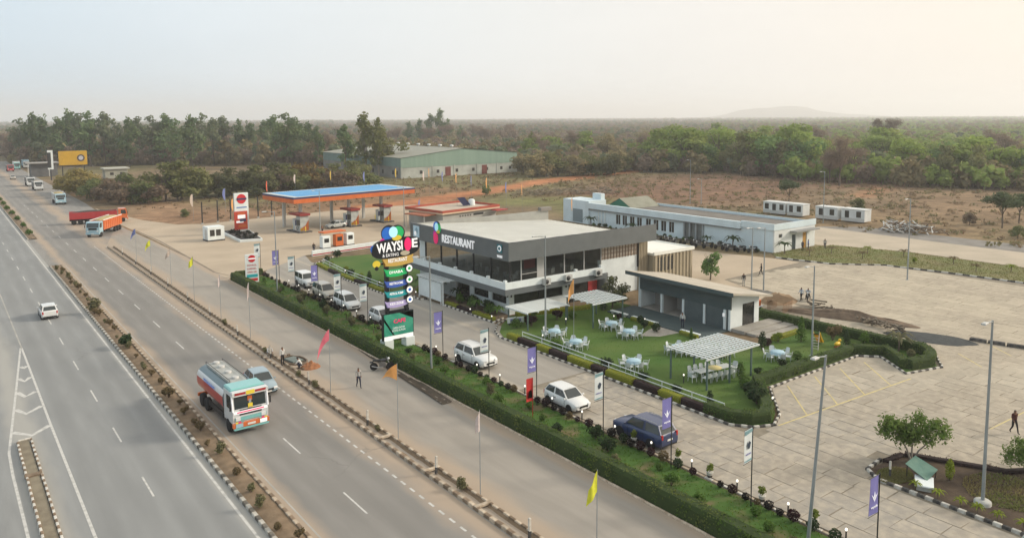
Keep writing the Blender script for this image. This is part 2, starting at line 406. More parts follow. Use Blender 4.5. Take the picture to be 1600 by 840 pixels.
def slab_ok(x, y):
    if x < 36.8 or y < .30 * x - 4: return False
    if x < 44.2: return 2 < y < 48.5
    if x < 46.8: return 22.9 < y < 31.0 and not (x < 48.9 and y < 22.9)
    if x < 53: return (22.9 if x < 48.9 else 17) < y < 31.9 + (x - 48.7) * .88 - .9 + (.6 if x < 48.7 else 0)
    if x < 66.5: return y < 35.6
    if x < 72.9: return y < 29.6
    if x < 79: return y < 46 and not (y > 29 and x < 73.4)
    if x < 111: return y < (64 if x > 84 else 46 + (x - 79) * 3.4)
    return y < 38
_var = []
for k in range(6):
    r_ = random.Random(k); j = lambda: (r_.random() - .5) * .05
    c = [(-.5 + j(), -.5 + j()), (.5 + j(), -.5 + j()), (.5 + j(), .5 + j()), (-.5 + j(), .5 + j())]
    b = MB(); q = .012
    vs = [(x, y, 0) for x, y in c] + [(x, y, .016) for x, y in c] + [(x * (1 - q), y * (1 - q), .021) for x, y in c]
    b.add(vs, [(8, 9, 10, 11), (0, 1, 5, 4), (1, 2, 6, 5), (2, 3, 7, 6), (3, 0, 4, 7), (4, 5, 9, 8), (5, 6, 10, 9), (6, 7, 11, 10), (7, 4, 8, 11)])
    _var.append((b, b.mesh('slab', m_slab)))
slabs = []
ix = 0; x = 36.78
while x < 118:
    wx = 1.44 + rnd.uniform(-.05, .05); y = -2 + rnd.uniform(0, 1.9)
    while y < 70:
        ly = 1.92 + rnd.uniform(-.12, .12)
        cx, cy = x + wx / 2, y + ly / 2
        if slab_ok(cx, cy) and slab_ok(cx, cy - .7) and slab_ok(cx, cy + .7): slabs.append((math.hypot(cx, cy), cx, cy, wx - .03, ly - .035))
        y += ly
    x += wx
sheet('yard_patch', [(55.2, 35.7), (64.0, 35.7), (64.0, 33.6), (54.7, 33.6)], .0163, m_slab2, yd); sheet('yard_patch', [(46.7, 30.95), (48.8, 31.9), (53.1, 35.6), (55.2, 35.6), (54.6, 33.0), (50.0, 29.6), (47.2, 29.4)], .0165, m_slab2, yd); sheet('yard_patch', [(64.0, 35.6), (66.4, 35.6), (67.6, 34.2), (65.0, 30.7), (69.2, 29.6), (72.9, 31.8), (73.6, 44), (79.5, 47), (80.5, 38), (74, 28), (64, 28.5)], .0165, m_slab2, yd)
slabs.sort()
far = MB()
for i, (d, cx, cy, wx, ly) in enumerate(slabs):
    k = rnd.randrange(6); dz = rnd.uniform(0, .006); rz = rnd.uniform(-.008, .008)
    if i < 300:
        o = obj('slab', _var[k][1], yd); o.location = (cx, cy, .004 + dz); o.scale = (wx, ly, 1); o.rotation_euler = (rnd.uniform(-.002, .002), rnd.uniform(-.002, .002), rz)
    else:
        b = _var[k][0]; far.add([(cx + vx * wx, cy + vy * ly, .004 + dz + vz) for vx, vy, vz in b.v], b.f)
tag(far.build('slab_field', m_slab2, yd), kind='stuff')

# ---------------------------------------------------------------- painted markings
m_paint = mat('road_paint', (.56, .55, .52), (.37, .365, .34), scale=3, rough=.8, world=True, lo=.45, hi=.75)
m_ypaint = mat('yellow_paint', (.60, .50, .22), (.46, .39, .24), scale=2.5, rough=.85, world=True, lo=.4, hi=.75)
m_faint = mat('faded_paint', (.44, .42, .38), (.33, .32, .29), scale=.6, rough=.85, world=True)
def strip_mesh(name, w_, l_, m): return MB().add([(-w_ / 2, 0, 0), (w_ / 2, 0, 0), (w_ / 2, l_, 0), (-w_ / 2, l_, 0)], [(0, 1, 2, 3)]).mesh(name, m)
ms = strip_mesh('lane_dash', .11, 3.1, m_paint)
for (x, y0, per, par, y1) in ((9.09, 37.6 - 9.6 * 4, 9.6, rl, 330), (18.13, 37.7 - 9.75 * 4, 9.75, rr, 240)):
    y = y0
    while y < y1:
        o = obj('lane_dash', ms, par); o.location = (x, y, .008); y += per
ms = strip_mesh('edge_dash', .14, .56, m_paint); y = 2.0; fm = MB()
while y < 150:
    if y < 62: o = obj('edge_dash', ms, rr); o.location = (21.5, y, .008)
    else: fm.add([(21.43, y, .008), (21.57, y, .008), (21.57, y + .56, .008), (21.43, y + .56, .008)], [(0, 1, 2, 3)])
    y += 1.1
tag(fm.build('edge_dashes', m_paint, rr), kind='stuff')
m_kn0 = mat('joint_dark', (.20, .165, .125), (.27, .22, .17), scale=1, rough=.95, world=True)
def line(pts, w_, m, par, name='edge_line', z=.008):
    b = MB(); P = [Vector(p) for p in pts]
    L_, R_ = [], []
    for i, p in enumerate(P):
        d = (P[min(i + 1, len(P) - 1)] - P[max(i - 1, 0)]).normalized(); nn = Vector((-d.y, d.x)) * w_ / 2
        L_.append((p.x + nn.x, p.y + nn.y, z)); R_.append((p.x - nn.x, p.y - nn.y, z))
    n_ = len(P); b.add(L_ + R_, [(i, n_ + i, n_ + i + 1, i + 1) for i in range(n_ - 1)])
    return b.build(name, m, par)
line([(12.45, -20), (12.45, 900)], .15, m_paint, rl); line([(15.05, 133), (15.05, -20)], .10, m_faint, rr)
line([(5.7, 900), (5.7, 86.8)], .12, m_faint, rl); line([(5.7, 86.8), (5.66, 75.2), (5.6, 63.5), (5.6, 44), (5.65, -10)], .16, m_paint, rl)
line([(5.62, 87.0), (4.19, 72.9), (3.44, 65.7), (2.79, 59.4), (2.72, 55.6), (2.75, 48), (2.8, 20)], .16, m_paint, rl)
for a in ([(5.05, 80.2), (5.34, 79.5), (5.55, 80.1)], [(4.62, 76.5), (5.0, 75.4), (5.5, 76.4)], [(4.25, 72.6), (4.68, 71.1), (5.48, 72.0)], [(3.81, 68.3), (4.39, 66.8), (5.52, 68.0)], [(3.26, 63.3), (4.31, 61.9), (5.52, 63.2)]):
    line(a, .42, m_paint, rl, 'chevron_marking', z=.009)
line([(31.2, 168), (31.9, 148.5), (31.6, 126), (31.4, 113.2), (32.6, 108.4), (38, 113.5)], .35, m_kn0, fc, 'joint_strip', z=.012)
# yellow parking bays: lines 30 mm above the yard, just over the slabs
line([(46.9, 30.85), (64.2, 29.85)], .13, m_ypaint, yd, 'bay_line', z=.034)
for (a, b) in (((54.6, 35.2), (50.3, 30.75)), ((58.4, 35.1), (54.0, 30.5)), ((62.0, 34.9), (57.6, 30.3)), ((65.3, 34.5), (61.3, 30.1))): line([a, b], .11, m_ypaint, yd, 'bay_line', z=.035)
line([(58, 21.4), (70, 20.9)], .11, m_ypaint, yd, 'bay_line', z=.034)
for q in ((72, 27.5, 74.5, 30.5), (77.5, 27.2, 80, 30.2)): line([q[:2], q[2:]], .11, m_ypaint, yd, 'bay_line', z=.034)

# ---------------------------------------------------------------- kerbs
m_kw = mat('kerb_white', (.60, .58, .53), (.40, .37, .31), scale=3.5, rough=.85, rand=.12, lo=.4, hi=.75)
m_kb = mat('kerb_black', (.045, .045, .047), (.15, .135, .115), scale=3.5, rough=.8, rand=.2, lo=.4, hi=.75)
m_kd = mat('kerb_dusty', (.53, .45, .35), (.34, .265, .19), scale=3, rough=.9, rand=.18, lo=.35, hi=.65)
m_kn = mat('kerb_brown', (.17, .125, .085), (.27, .20, .14), scale=3, rough=.95, rand=.2)
m_soil = mat('bed_soil', (.235, .170, .110), (.165, .118, .075), scale=1.4, rough=.97, world=True, bump=.6, bscale=6, detail=7)
m_kw2 = mat('kerb_white_dusty', (.52, .50, .45), (.36, .33, .28), scale=3.5, rough=.9, rand=.12); m_kb2 = mat('kerb_black_dusty', (.10, .092, .08), (.20, .175, .14), scale=3, rough=.9, rand=.2)
_kc = {}
def kerb_block(l, w_, h, m):
    key = (round(l, 3), w_, h, m.name)
    if key not in _kc: _kc[key] = (lambda b: (b, b.mesh('kerb_block', m)))(MB().bbox(-w_ / 2, w_ / 2, -l / 2, l / 2, 0, h, .025))
    return _kc[key]
def kerb(pts, l, w_, h, mats, label, near=200.0, parent=None, z=0.0):
    """a row of painted blocks along a polyline; blocks nearer than near are objects of their own"""
    k = bpy.data.objects.new('kerb', None); COL.objects.link(k); k['kind'] = 'structure'; k['label'] = label
    rest = MB(); acc = 0; i = 0
    P = [Vector(p) for p in pts]; segs = list(zip(P[:-1], P[1:])); tot = sum((b - a).length for a, b in segs); n_ = max(1, round(tot / l)); ll = tot / n_
    for i in range(n_):
        s = (i + .5) * ll
        for a, b in segs:
            d = (b - a).length
            if s <= d + 1e-6: break
            s -= d
        p = a + (b - a) * (s / d); ang = math.atan2(-(b - a).x, (b - a).y)
        bm, me = kerb_block(l - .012, w_, h, mats[i % 2])
        jx, ja = rnd.uniform(-.012, .012), rnd.uniform(-.02, .02)
        if p.length < near:
            o = obj('kerb_block', me, k); o.location = (p.x + jx, p.y, z + rnd.uniform(-.012, 0)); o.rotation_euler = (0, 0, ang + ja)
        else: rest.add(bm.v, bm.f, i % 2, False, TR(p.x + jx, p.y, z, ang + ja))
    if rest.v: tag(rest.build('kerb_run', list(mats), k), kind='stuff')
    return k
# median between the carriageways, in two lengths
for (y0, y1, nr) in ((5, 133, 66), (166, 420, 0)):
    kerb([(13.05, y0), (13.05, y1)], .53, .24, .20, (m_kw2, m_kb2), 'black and white kerb on the left edge of the %s median' % ('near' if nr else 'far'), near=nr)
    kerb([(14.55, y0), (14.55, y1)], .53, .22, .17, (m_kd, m_kn), 'dust-covered kerb on the right edge of the %s median' % ('near' if nr else 'far'), near=nr)
    b = MB(); yy = y0; rows = []
    while yy <= y1:
        rows.append([(13.17 + .158 * i, yy, .08 + .07 * math.sin(PI * i / 8) + .05 * mnoise.noise(Vector((i * .6, yy * .5, 1)))) for i in range(9)]); yy += .5
    v = [q for r_ in rows for q in r_]; b.add(v, [(j * 9 + i, j * 9 + i + 1, (j + 1) * 9 + i + 1, (j + 1) * 9 + i) for j in range(len(rows) - 1) for i in range(8)], 0, True)
    b.box(12.95, 14.65, y1 - .25, y1, 0, .15); struct('median', b, m_soil)
# drain separator between highway and service road
kerb([(23.22, 8), (23.22, 147)], .53, .25, .22, (m_kd, m_kn), 'worn white and brown kerb on the highway side of the drain', near=56)
kerb([(24.12, 8), (24.12, 147)], .53, .18, .20, (m_kd, m_kn), 'worn white and brown kerb on the service road side of the drain', near=56)
b = MB(); rows = []; yy = 5.0
while yy <= 147.2:
    rows.append([(23.34 + .1 * i, yy, .10 - .13 * math.sin(PI * i / 7) + .05 * mnoise.noise(Vector((i * .7, yy * .8, 2)))) for i in range(8)]); yy += .4
v = [q for r_ in rows for q in r_]; b.add(v, [(j * 8 + i, j * 8 + i + 1, (j + 1) * 8 + i + 1, (j + 1) * 8 + i) for j in range(len(rows) - 1) for i in range(7)], 0, True)
struct('roadside_drain', b, m_soil)
# cross bars lying in the drain
for y in (34.2, 39.8, 46.0): struct('drain_cover', MB().bbox(23.1, 24.25, y, y + .25, .10, .235, .02), m_kd)
# traffic island on the left
kerb([(3.33, 12), (3.36, 60.6)], .42, .14, .24, (m_kw, m_kn), 'striped kerb on the left side of the traffic island', near=70)
kerb([(4.08, 12), (4.16, 60.8)], .42, .14, .24, (m_kw, m_kn), 'striped kerb on the right side of the traffic island', near=70)
kerb([(3.42, 60.9), (4.2, 60.95)], .40, .14, .22, (m_kw, m_kw), 'pale kerb across the tip of the traffic island', near=70)
struct('traffic_island', MB().box(3.40, 4.03, 12, 60.8, .0, .16), mat('island_earth', (.25, .215, .155), (.19, .16, .115), scale=1.5, rough=.95, world=True, bump=.4))
struct('drain_cover', MB().box(3.25, 4.2, 54.1, 54.5, .1, .245), m_kn)
# excavated trench along the front hedge and a dug hole by the drain
b = MB()
tp = [(31.2, 66), (30.95, 62.5), (30.5, 56), (30.15, 50.5), (30.05, 49.0)]
rows = []
for j in range(40):
    t = j / 39 * 4; i = min(3, int(t)); f = t - i; x = tp[i][0] * (1 - f) + tp[i + 1][0] * f; y = tp[i][1] * (1 - f) + tp[i + 1][1] * f
    rows.append([(x + .115 * q + .04 * mnoise.noise(Vector((j, q, 0))), y, .012 + (0.10 if q in (0, 8) else -.0) + .03 * mnoise.noise(Vector((j * .5, q * .7, 5)))) for q in range(9)])
v = [q for r_ in rows for q in r_]; b.add(v, [(j * 9 + i, j * 9 + i + 1, (j + 1) * 9 + i + 1, (j + 1) * 9 + i) for j in range(39) for i in range(8)], 0, True)
struct('trench', b, mat('trench_earth', (.085, .068, .05), (.13, .10, .072), scale=2, rough=1, world=True, bump=.8, bscale=8))

# ================================================================ buildings
def wb_(mb, name, mats, parent):
    """build a part given in world metres under a thing that is only translated (or a part of one)"""
    p = parent
    while p.parent is not None: p = p.parent
    lx, ly, lz = p.location
    mb.v = [(x - lx, y - ly, z - lz) for x, y, z in mb.v]
    return mb.build(name, mats, parent)
def glassy(name, tint, alpha, rough=.06):
    m = bpy.data.materials.new(name); m.use_nodes = True; n = m.node_tree; n.nodes.clear()
    o = n.nodes.new('ShaderNodeOutputMaterial'); mx = n.nodes.new('ShaderNodeMixShader'); tr = n.nodes.new('ShaderNodeBsdfTransparent')
    p = n.nodes.new('ShaderNodeBsdfPrincipled'); p.inputs['Base Color'].default_value = (*tint, 1); p.inputs['Roughness'].default_value = rough; p.inputs['Specular IOR Level'].default_value = .7
    tr.inputs[0].default_value = (.9, .93, .93, 1)
    mx.inputs[0].default_value = alpha; n.links.new(tr.outputs[0], mx.inputs[1]); n.links.new(p.outputs[0], mx.inputs[2]); n.links.new(mx.outputs[0], o.inputs[0])
    return m
m_white = mat('white_render', (.74, .79, .785), (.66, .705, .70), scale=.8, rough=.8, bump=.05, bscale=20, detail=6)
m_whiteb = mat('bluish_white_wall', (.64, .74, .78), (.57, .66, .69), scale=.5, rough=.85, detail=6)
m_char = mat('charcoal_cladding', (.058, .065, .068), (.072, .080, .083), scale=.7, rough=.45, spec=.5)
m_char2 = mat('slate_fascia', (.105, .118, .122), (.125, .138, .142), scale=.7, rough=.5, spec=.5)
m_roof = mat('cream_roof_sheet', (.80, .80, .74), (.73, .73, .67), scale=.25, rough=.7, detail=6)
m_dark = mat('dark_interior', (.03, .028, .025), (.05, .045, .04), scale=2, rough=.8)
m_blk = mat('black_steel', (.018, .019, .02), rough=.5, spec=.5)
m_glass = glassy('terrace_glass', (.05, .055, .055), .14)
m_dglass = mat('dark_window', (.022, .024, .024), (.04, .04, .038), scale=.8, rough=.08, spec=.7)
m_beige = mat('beige_ribbed_panel', (.40, .345, .245), (.33, .28, .20), scale=1.1, rough=.75, stretch=(1, 1, .15))
m_ltbeige = mat('pale_screen', (.56, .49, .41), rough=.8)
m_tile = mat('terrace_tile', (.42, .385, .335), (.35, .32, .28), scale=1.5, rough=.7)
m_acw = mat('ac_casing', (.50, .50, .48), rough=.5)
m_fur = mat('cafe_furniture', (.42, .41, .38), rough=.6)
m_red = mat('red_panel', (.42, .035, .035), (.30, .02, .02), scale=2, rough=.5)

RX, RY = 50.3, 67.4
rest = thing('restaurant', 'two storey white restaurant with a wide charcoal fascia and upper glazed terrace', 'restaurant', (61, 77, 0))
# ground floor walls with real openings: piers, sills and lintels
def wall_x(y, xs, zt, t=.25):     # wall along X at world y, xs = (x0,x1,[(wx0,wx1,z0,z1)...])
    x0, x1, ops = xs; b = MB(); cur = x0
    for (a, c, z0, z1) in sorted(ops):
        b.box(cur, a, y, y + t, 0, zt)
        if z0 > 0: b.box(a, c, y, y + t, 0, z0)
        b.box(a, c, y, y + t, z1, zt); cur = c
    b.box(cur, x1, y, y + t, 0, zt); return b
def wall_y(x, ys, zt, t=.25):
    y0, y1, ops = ys; b = MB(); cur = y0
    for (a, c, z0, z1) in sorted(ops):
        b.box(x, x + t, cur, a, 0, zt)
        if z0 > 0: b.box(x, x + t, a, c, 0, z0)
        b.box(x, x + t, a, c, z1, zt); cur = c
    b.box(x, x + t, cur, y1, 0, zt); return b
wb_(wall_x(RY, (RX, 72.0, [(51.0, 58.2, 1.15, 2.65), (59.1, 65.0, 0, 2.75)]), 2.95), 'wall', m_white, rest)
wb_(wall_y(RX, (RY + .25, 87.0, [(67.95, 70.7, 1.15, 2.65), (71.4, 74.4, 1.15, 2.65), (75.3, 78.2, 0, 2.6)]), 2.95), 'wall', m_white, rest)
wb_(MB().box(71.75, 72.0, RY + .25, 86.75, 0, 6.4).box(RX + .25, 72.0, 86.75, 87.0, 0, 2.95).box(64.0, 71.75, RY + .002, RY + .25, 2.95, 4.55), 'wall', m_white, rest)
for (x0, x1) in ((51.0, 54.6), (54.6, 58.2)):
    wn = wb_(MB().box(x0 + .03, x1 - .03, RY + .12, RY + .15, 1.2, 2.62), 'window', m_dglass, rest)
    wb_(MB().box(x0, x0 + .06, RY + .06, RY + .16, 1.152, 2.648).box(x0 + .06, x1, RY + .06, RY + .16, 1.152, 1.2).box(x0 + .06, x1, RY + .06, RY + .16, 2.6, 2.648), 'window_frame', m_blk, wn)
for (y0, y1) in ((67.95, 70.7), (71.4, 74.4)):
    wn = wb_(MB().box(RX + .12, RX + .15, y0 + .03, y1 - .03, 1.2, 2.62), 'window', m_dglass, rest)
    wb_(MB().box(RX + .06, RX + .16, y0, y0 + .06, 1.152, 2.648).box(RX + .06, RX + .16, y0 + .06, y1, 1.152, 1.2).box(RX + .06, RX + .16, y0 + .06, y1, 2.6, 2.648), 'window_frame', m_blk, wn)
wb_(MB().box(75.35 - 25 + .2, 50.65, 75.35, 78.15, 0, 2.55), 'door', m_dglass, rest)
wb_(MB().box(59.15, 62.2, RY + .16, RY + .2, 0, 2.7), 'door', m_dglass, rest)
wb_(MB().box(62.3, 63.8, RY + .1, RY + .15, .5, 2.5), 'poster', m_red, rest)
wb_(MB().lathe([(.75, 0), (.75, 2.9)], 20, M=TR(64.6, RY + .1, 0)), 'round_pier', m_char2, rest)
# interior floor plates and core so that the glass has something behind it
wb_(MB().box(RX + .3, 71.7, RY + .3, 86.7, 2.95, 3.45), 'floor_slab', m_tile, rest)
wb_(MB().box(63.5, 71.7, 76.5, 86.7, 3.45, 6.45).box(66, 71.7, 68.2, 76.5, 3.45, 6.45), 'inner_core', mat('inner_wall', (.40, .35, .28), (.32, .27, .21), scale=.8), rest)
# cantilevered ledge: slate band, white parapet, little posts
LX, LY = 48.3, 65.4
wb_(MB().box(LX, RX, LY, 88.0, 2.80, 3.45).box(RX, 63.2, LY, RY, 2.80, 3.45), 'ledge', m_char2, rest)
wb_(MB().box(LX + .06, LX + .3, LY + .06, 87.9, 3.45, 4.18).box(LX + .3, 63.1, LY + .06, LY + .3, 3.45, 4.18), 'parapet', m_white, rest)
wb_(MB().box(LX + .3, RX + .3, LY + .3, 87.9, 3.452, 3.475).box(RX + .3, 63.1, LY + .3, RY + .3, 3.452, 3.475), 'balcony_floor', m_tile, rest)
pm = MB().bbox(-.16, .16, -.16, .16, 0, .28, .02).mesh('parapet_post', m_white)
for (x, y) in [(LX + .21, yy) for yy in (65.7, 68.9, 72.2, 75.6, 79.1, 82.7, 86.4)] + [(58.6, LY + .21), (62.6, LY + .21)]:
    o = obj('parapet_post', pm, rest); o.location = (x - 61, y - 77, 4.17)
# upper terrace posts and panes
for y in (67.2, 70.8, 74.4, 78.0, 81.6, 85.4):
    wb_(MB().box(RX - .08, RX + .08, y - .08, y + .08, 3.47, 6.47), 'post', m_blk, rest)
for y0, y1 in ((67.2, 70.8), (70.8, 74.4), (74.4, 78.0), (78.0, 81.6), (81.6, 85.4)):
    wb_(MB().box(RX - .01, RX + .01, y0 + .08, y1 - .08, 3.5, 6.45), 'pane', m_glass, rest)
for x0, x1 in ((50.5, 51.9), (55.3, 58.3), (58.3, 61.4), (61.4, 64.2)):
    wb_(MB().box(x0 + .06, x1 - .06, 67.3, 67.32, 3.5, 6.45), 'pane', m_glass, rest)
    wb_(MB().box(x1 - .06, x1 + .06, 67.22, 67.36, 3.47, 6.46), 'post', m_acw, rest)
wb_(MB().box(51.96, 54.2, 67.3, 67.36, 3.47, 6.46), 'upper_window', m_dglass, rest)
wb_(MB().box(54.2, 55.24, 67.26, 67.5, 3.47, 6.46), 'upper_wall', m_acw, rest)
wb_(MB().box(51.9, 54.2, 67.22, 67.29, 4.4, 4.46), 'window_rail', m_acw, rest)
wb_(MB().box(52.3, 53.9, 67.27, 67.298, 5.0, 6.2), 'wall_screen', mat('maroon_screen', (.055, .012, .014), rough=.3), rest)
wb_(MB().box(50.3, 50.36, 85.5, 87.0, 3.47, 6.46), 'upper_wall', m_white, rest)
# lattice screen on the right, every bar its own piece
wb_(MB().box(64.4, 70.6, 67.42, 67.5, 4.55, 6.46), 'screen_panel', m_ltbeige, rest)
bv = MB().box(-.03, .03, 67.33 - 77, 67.41 - 77, 4.55, 6.46).mesh('lattice_bar', mat('lattice_brown', (.24, .17, .12), rough=.7))
for i in range(13): o = obj('lattice_bar', bv, rest); o.location = (64.45 + .51 * i - 61, 0, 0)
bh = MB().box(64.4 - 61, 70.6 - 61, 67.30 - 77, 67.33 - 77, -.03, .03).mesh('lattice_bar', MATS['lattice_brown'])
for i in range(4): o = obj('lattice_bar', bh, rest); o.location = (0, 0, 4.75 + .5 * i)
# beige fluted end
wb_(MB().box(70.7, 72.3, 67.25, 67.39, 0, 6.46), 'end_panel', m_beige, rest)
wb_(MB().box(70.6, 70.7, 67.2, 67.4, 3, 6.46), 'edge_trim', m_blk, rest)
rm = MB().box(0, .16, 67.13 - 77, 67.25 - 77, 0, 6.46).mesh('rib', m_beige)
for i in range(6): o = obj('rib', rm, rest); o.location = (70.75 + .27 * i - 61, 0, 0)
# soffit, fascia, sloping roof, rear parapet
FX, FY = 49.0, 65.7
wb_(MB().box(FX + .2, 72.0, FY + .2, 86.9, 6.46, 6.56), 'soffit', mat('soffit_board', (.55, .52, .47), rough=.8), rest)
fa = wb_(MB().box(FX, FX + .18, FY, 87.0, 6.42, 8.44).box(FX + .18, 72.3, FY, FY + .18, 6.42, 8.44), 'fascia', m_char2, rest)
wb_(MB().box(FX - .012, FX + .23, FY - .012, 87.0, 8.44, 8.475).box(FX + .23, 72.31, FY - .012, FY + .23, 8.44, 8.475), 'coping', m_char, fa)
rb = MB(); n_ = 24
for i in range(n_):                      # trapezoidal sheet, ridges running down the slope
    y0 = FY + .2 + (86.9 - FY - .2) * i / n_; y1 = FY + .2 + (86.9 - FY - .2) * (i + 1) / n_; ym = y0 + .12
    for (a, c, h) in ((y0, ym, .04), (ym, y1, 0)):
        rb.add([(FX + .2, a, 8.22 + h), (72.2, a, 6.86 + h), (72.2, c, 6.86 + h), (FX + .2, c, 8.22 + h)], [(0, 1, 2, 3)])
    rb.add([(FX + .2, ym, 8.26), (72.2, ym, 6.90), (72.2, ym, 6.86), (FX + .2, ym, 8.22)], [(0, 1, 2, 3)])
wb_(rb, 'roof', m_roof, rest)
wb_(MB().box(FX, 72.2, 86.9, 87.1, 6.4, 8.28), 'rear_parapet', mat('grey_render', (.36, .36, .33), (.30, .30, .275), scale=.6, rough=.85), rest)
wb_(MB().box(70.6, 72.6, 86.6, 87.4, 8.28, 8.75), 'roof_duct', mat('duct_metal', (.24, .22, .20), rough=.5, metal=.4), rest)
# terrace furniture behind the glass: simple tables and chairs of the upper floor (each a thing)
tmesh = MB().lathe([(.04, 0), (.04, .7), (.42, .71), (.42, .75)], 12).mesh('terrace_table', m_fur)
for i, (x, y) in enumerate(((51.6, 69.0), (51.6, 72.6), (51.6, 76.2), (51.7, 79.9), (53.2, 68.6), (57.0, 68.8), (60.0, 68.8))):
    o = obj('terrace_table', tmesh); o.location = (x, y, 3.46)
    tag(o, 'small pale table behind the upstairs restaurant glazing', 'table', 'tables on the glazed upper terrace')
cb = MB().box(-.22, .22, -.22, .22, .42, .46).box(-.22, .22, .18, .22, .46, .92)
for sx in (-.19, .19):
    for sy in (-.19, .19): cb.box(sx - .02, sx + .02, sy - .02, sy + .02, 0, .42)
cmesh = cb.mesh('terrace_chair', m_fur)
for (x, y) in ((51.6, 69.0), (51.6, 72.6), (51.6, 76.2), (51.7, 79.9), (53.2, 68.6), (57.0, 68.8), (60.0, 68.8)):
    for (dx, dy, rz) in ((0, .75, 0), (0, -.75, PI), (.75, 0, -PI / 2)):
        o = obj('terrace_chair', cmesh); o.location = (x + dx, y + dy, 3.46); o.rotation_euler = (0, 0, rz)
        tag(o, 'pale chair at a small table behind the upstairs glazing', 'chair', 'chairs on the glazed upper terrace')
# air-conditioner units on the near parapet
acb = MB().bbox(-.48, .48, -.2, .2, 0, .72, .03)
ac0 = None
for i, (x, lab) in enumerate(((53.9, 'outdoor air conditioner on the parapet nearest the building corner'), (57.1, 'outdoor air conditioner in the middle of the white parapet'), (61.8, 'outdoor air conditioner at the far end of the white parapet'))):
    if ac0 is None:
        ac0 = thing('air_conditioner', lab, 'air conditioner', (x, 65.2, 3.35), 0, 'air conditioners on the parapet')
        acb.build('casing', m_acw, ac0)
        MB().lathe([(.26, 0), (.28, .01), (.28, .03), (.05, .035)], 16, M=TR(-.12, -.205, .37, 0, PI / 2)).build('fan_grille', m_blk, ac0)
        MB().box(-.45, .45, -.1, .14, -.12, 0).build('bracket', m_blk, ac0)
    else: copy_tree(ac0, (x, 65.2, 3.35), 0, lab)
# wall lanterns by the corner pier
for (x, y) in ((50.55, 67.33), (50.22, 67.62), (58.65, 67.33)):
    wb_(MB().box(x - .06, x + .06, y - .06, y + .06, 2.0, 2.35), 'wall_lamp', m_blk, rest)
# lettering and emblems on the road-side fascia (faces -X; reading runs towards -Y)
m_lw = mat('letter_white', (.85, .85, .84), rough=.4, emit=(.9, .9, .92), estr=.25)
FM = Matrix(((0, 0, -1, 0), (-1, 0, 0, 0), (0, 1, 0, 0), (0, 0, 0, 1)))
def fasc(y, z, off=.03): return Matrix.Translation((FX - off - 61, y - 77, z)) @ FM
text_mesh('letters', 'RESTAURANT', 1.35, m_lw, fa, fasc(75.75, 7.32, .04), .04, .02, width=7.0)
def disc(mb, r, z, mi, cx=0, cy=0, n=24, sx=1.0, sy=1.0, t=.05):
    vs = [(cx + r * sx * math.cos(2 * PI * k / n), cy + r * sy * math.sin(2 * PI * k / n), z) for k in range(n)]
    vb = [(x, y, z - t) for x, y, _ in vs]
    mb.add(vs + vb, [tuple(range(n))], mi); mb.add(vs + vb, [(k, n + k, n + (k + 1) % n, (k + 1) % n) for k in range(n)], mi)
m_blue = mat('sign_blue', (.02, .14, .55), rough=.4, emit=(.02, .14, .55), estr=.15); m_green = mat('sign_green', (.02, .42, .13), rough=.4, emit=(.02, .42, .13), estr=.15)
m_mag = mat('sign_magenta', (.55, .01, .30), rough=.4, emit=(.55, .01, .3), estr=.12); m_pink = mat('sign_pink', (.85, .02, .16), rough=.4, emit=(.85, .02, .16), estr=.15)
m_yel = mat('sign_yellow', (.80, .62, .06), rough=.4); m_sblack = mat('sign_black', (.012, .014, .018), rough=.4); m_gold = mat('sign_gold', (.55, .36, .09), rough=.4, emit=(.5, .33, .08), estr=.1)
m_cyan = mat('sign_pale_cyan', (.42, .76, .88), rough=.35, emit=(.42, .76, .88), estr=.3)
SIGN = [m_sblack, m_blue, m_green, m_mag, m_cyan, m_lw, m_yel, m_pink]
b = MB(); disc(b, .80, .02, 0, .0, 1.1); disc(b, .62, .06, 1, -.22, 1.2); disc(b, .62, .07, 2, .26, 1.0); disc(b, .40, .11, 4, -.05, 1.18, sy=1.25); disc(b, .3, .10, 6, .32, .62, sx=1.2, sy=.7)
disc(b, .62, .05, 7, -.35, -.25, sx=.85, sy=1.15); disc(b, .55, .045, 3, -.55, .15, sx=.7)
b.v = [tuple(fasc(80.3, 7.45, .04) @ Vector(p)) for p in b.v]; b.build('emblem', SIGN, fa)
b = MB().box(-.75, .75, -.72, .72, 0, .06); disc(b, .42, .08, 1, .1, .1, sx=.7); disc(b, .30, .09, 2, -.2, -.25)
b.v = [tuple(fasc(85.4, 7.5, .03) @ Vector(p)) for p in b.v]; b.build('sign_board', [mat('poster_pale_blue', (.50, .66, .75), rough=.4), mat('poster_grey_blue', (.22, .36, .45), rough=.5), m_lw], fa)
b = MB(); b.box(-.48, .48, -.1, .85, 0, .03, 0); disc(b, .34, .06, 1, 0, .38); disc(b, .2, .08, 0, 0, .38)
b.v = [tuple(fasc(67.3, 7.3, .03) @ Vector(p)) for p in b.v]; b.build('round_logo', [mat('logo_teal', (.03, .16, .19), rough=.5), m_lw], fa)
text_mesh('small_text', 'WAYSIDE', .38, m_lw, fa, fasc(67.3, 6.78, .04), .02, .01, width=1.0)

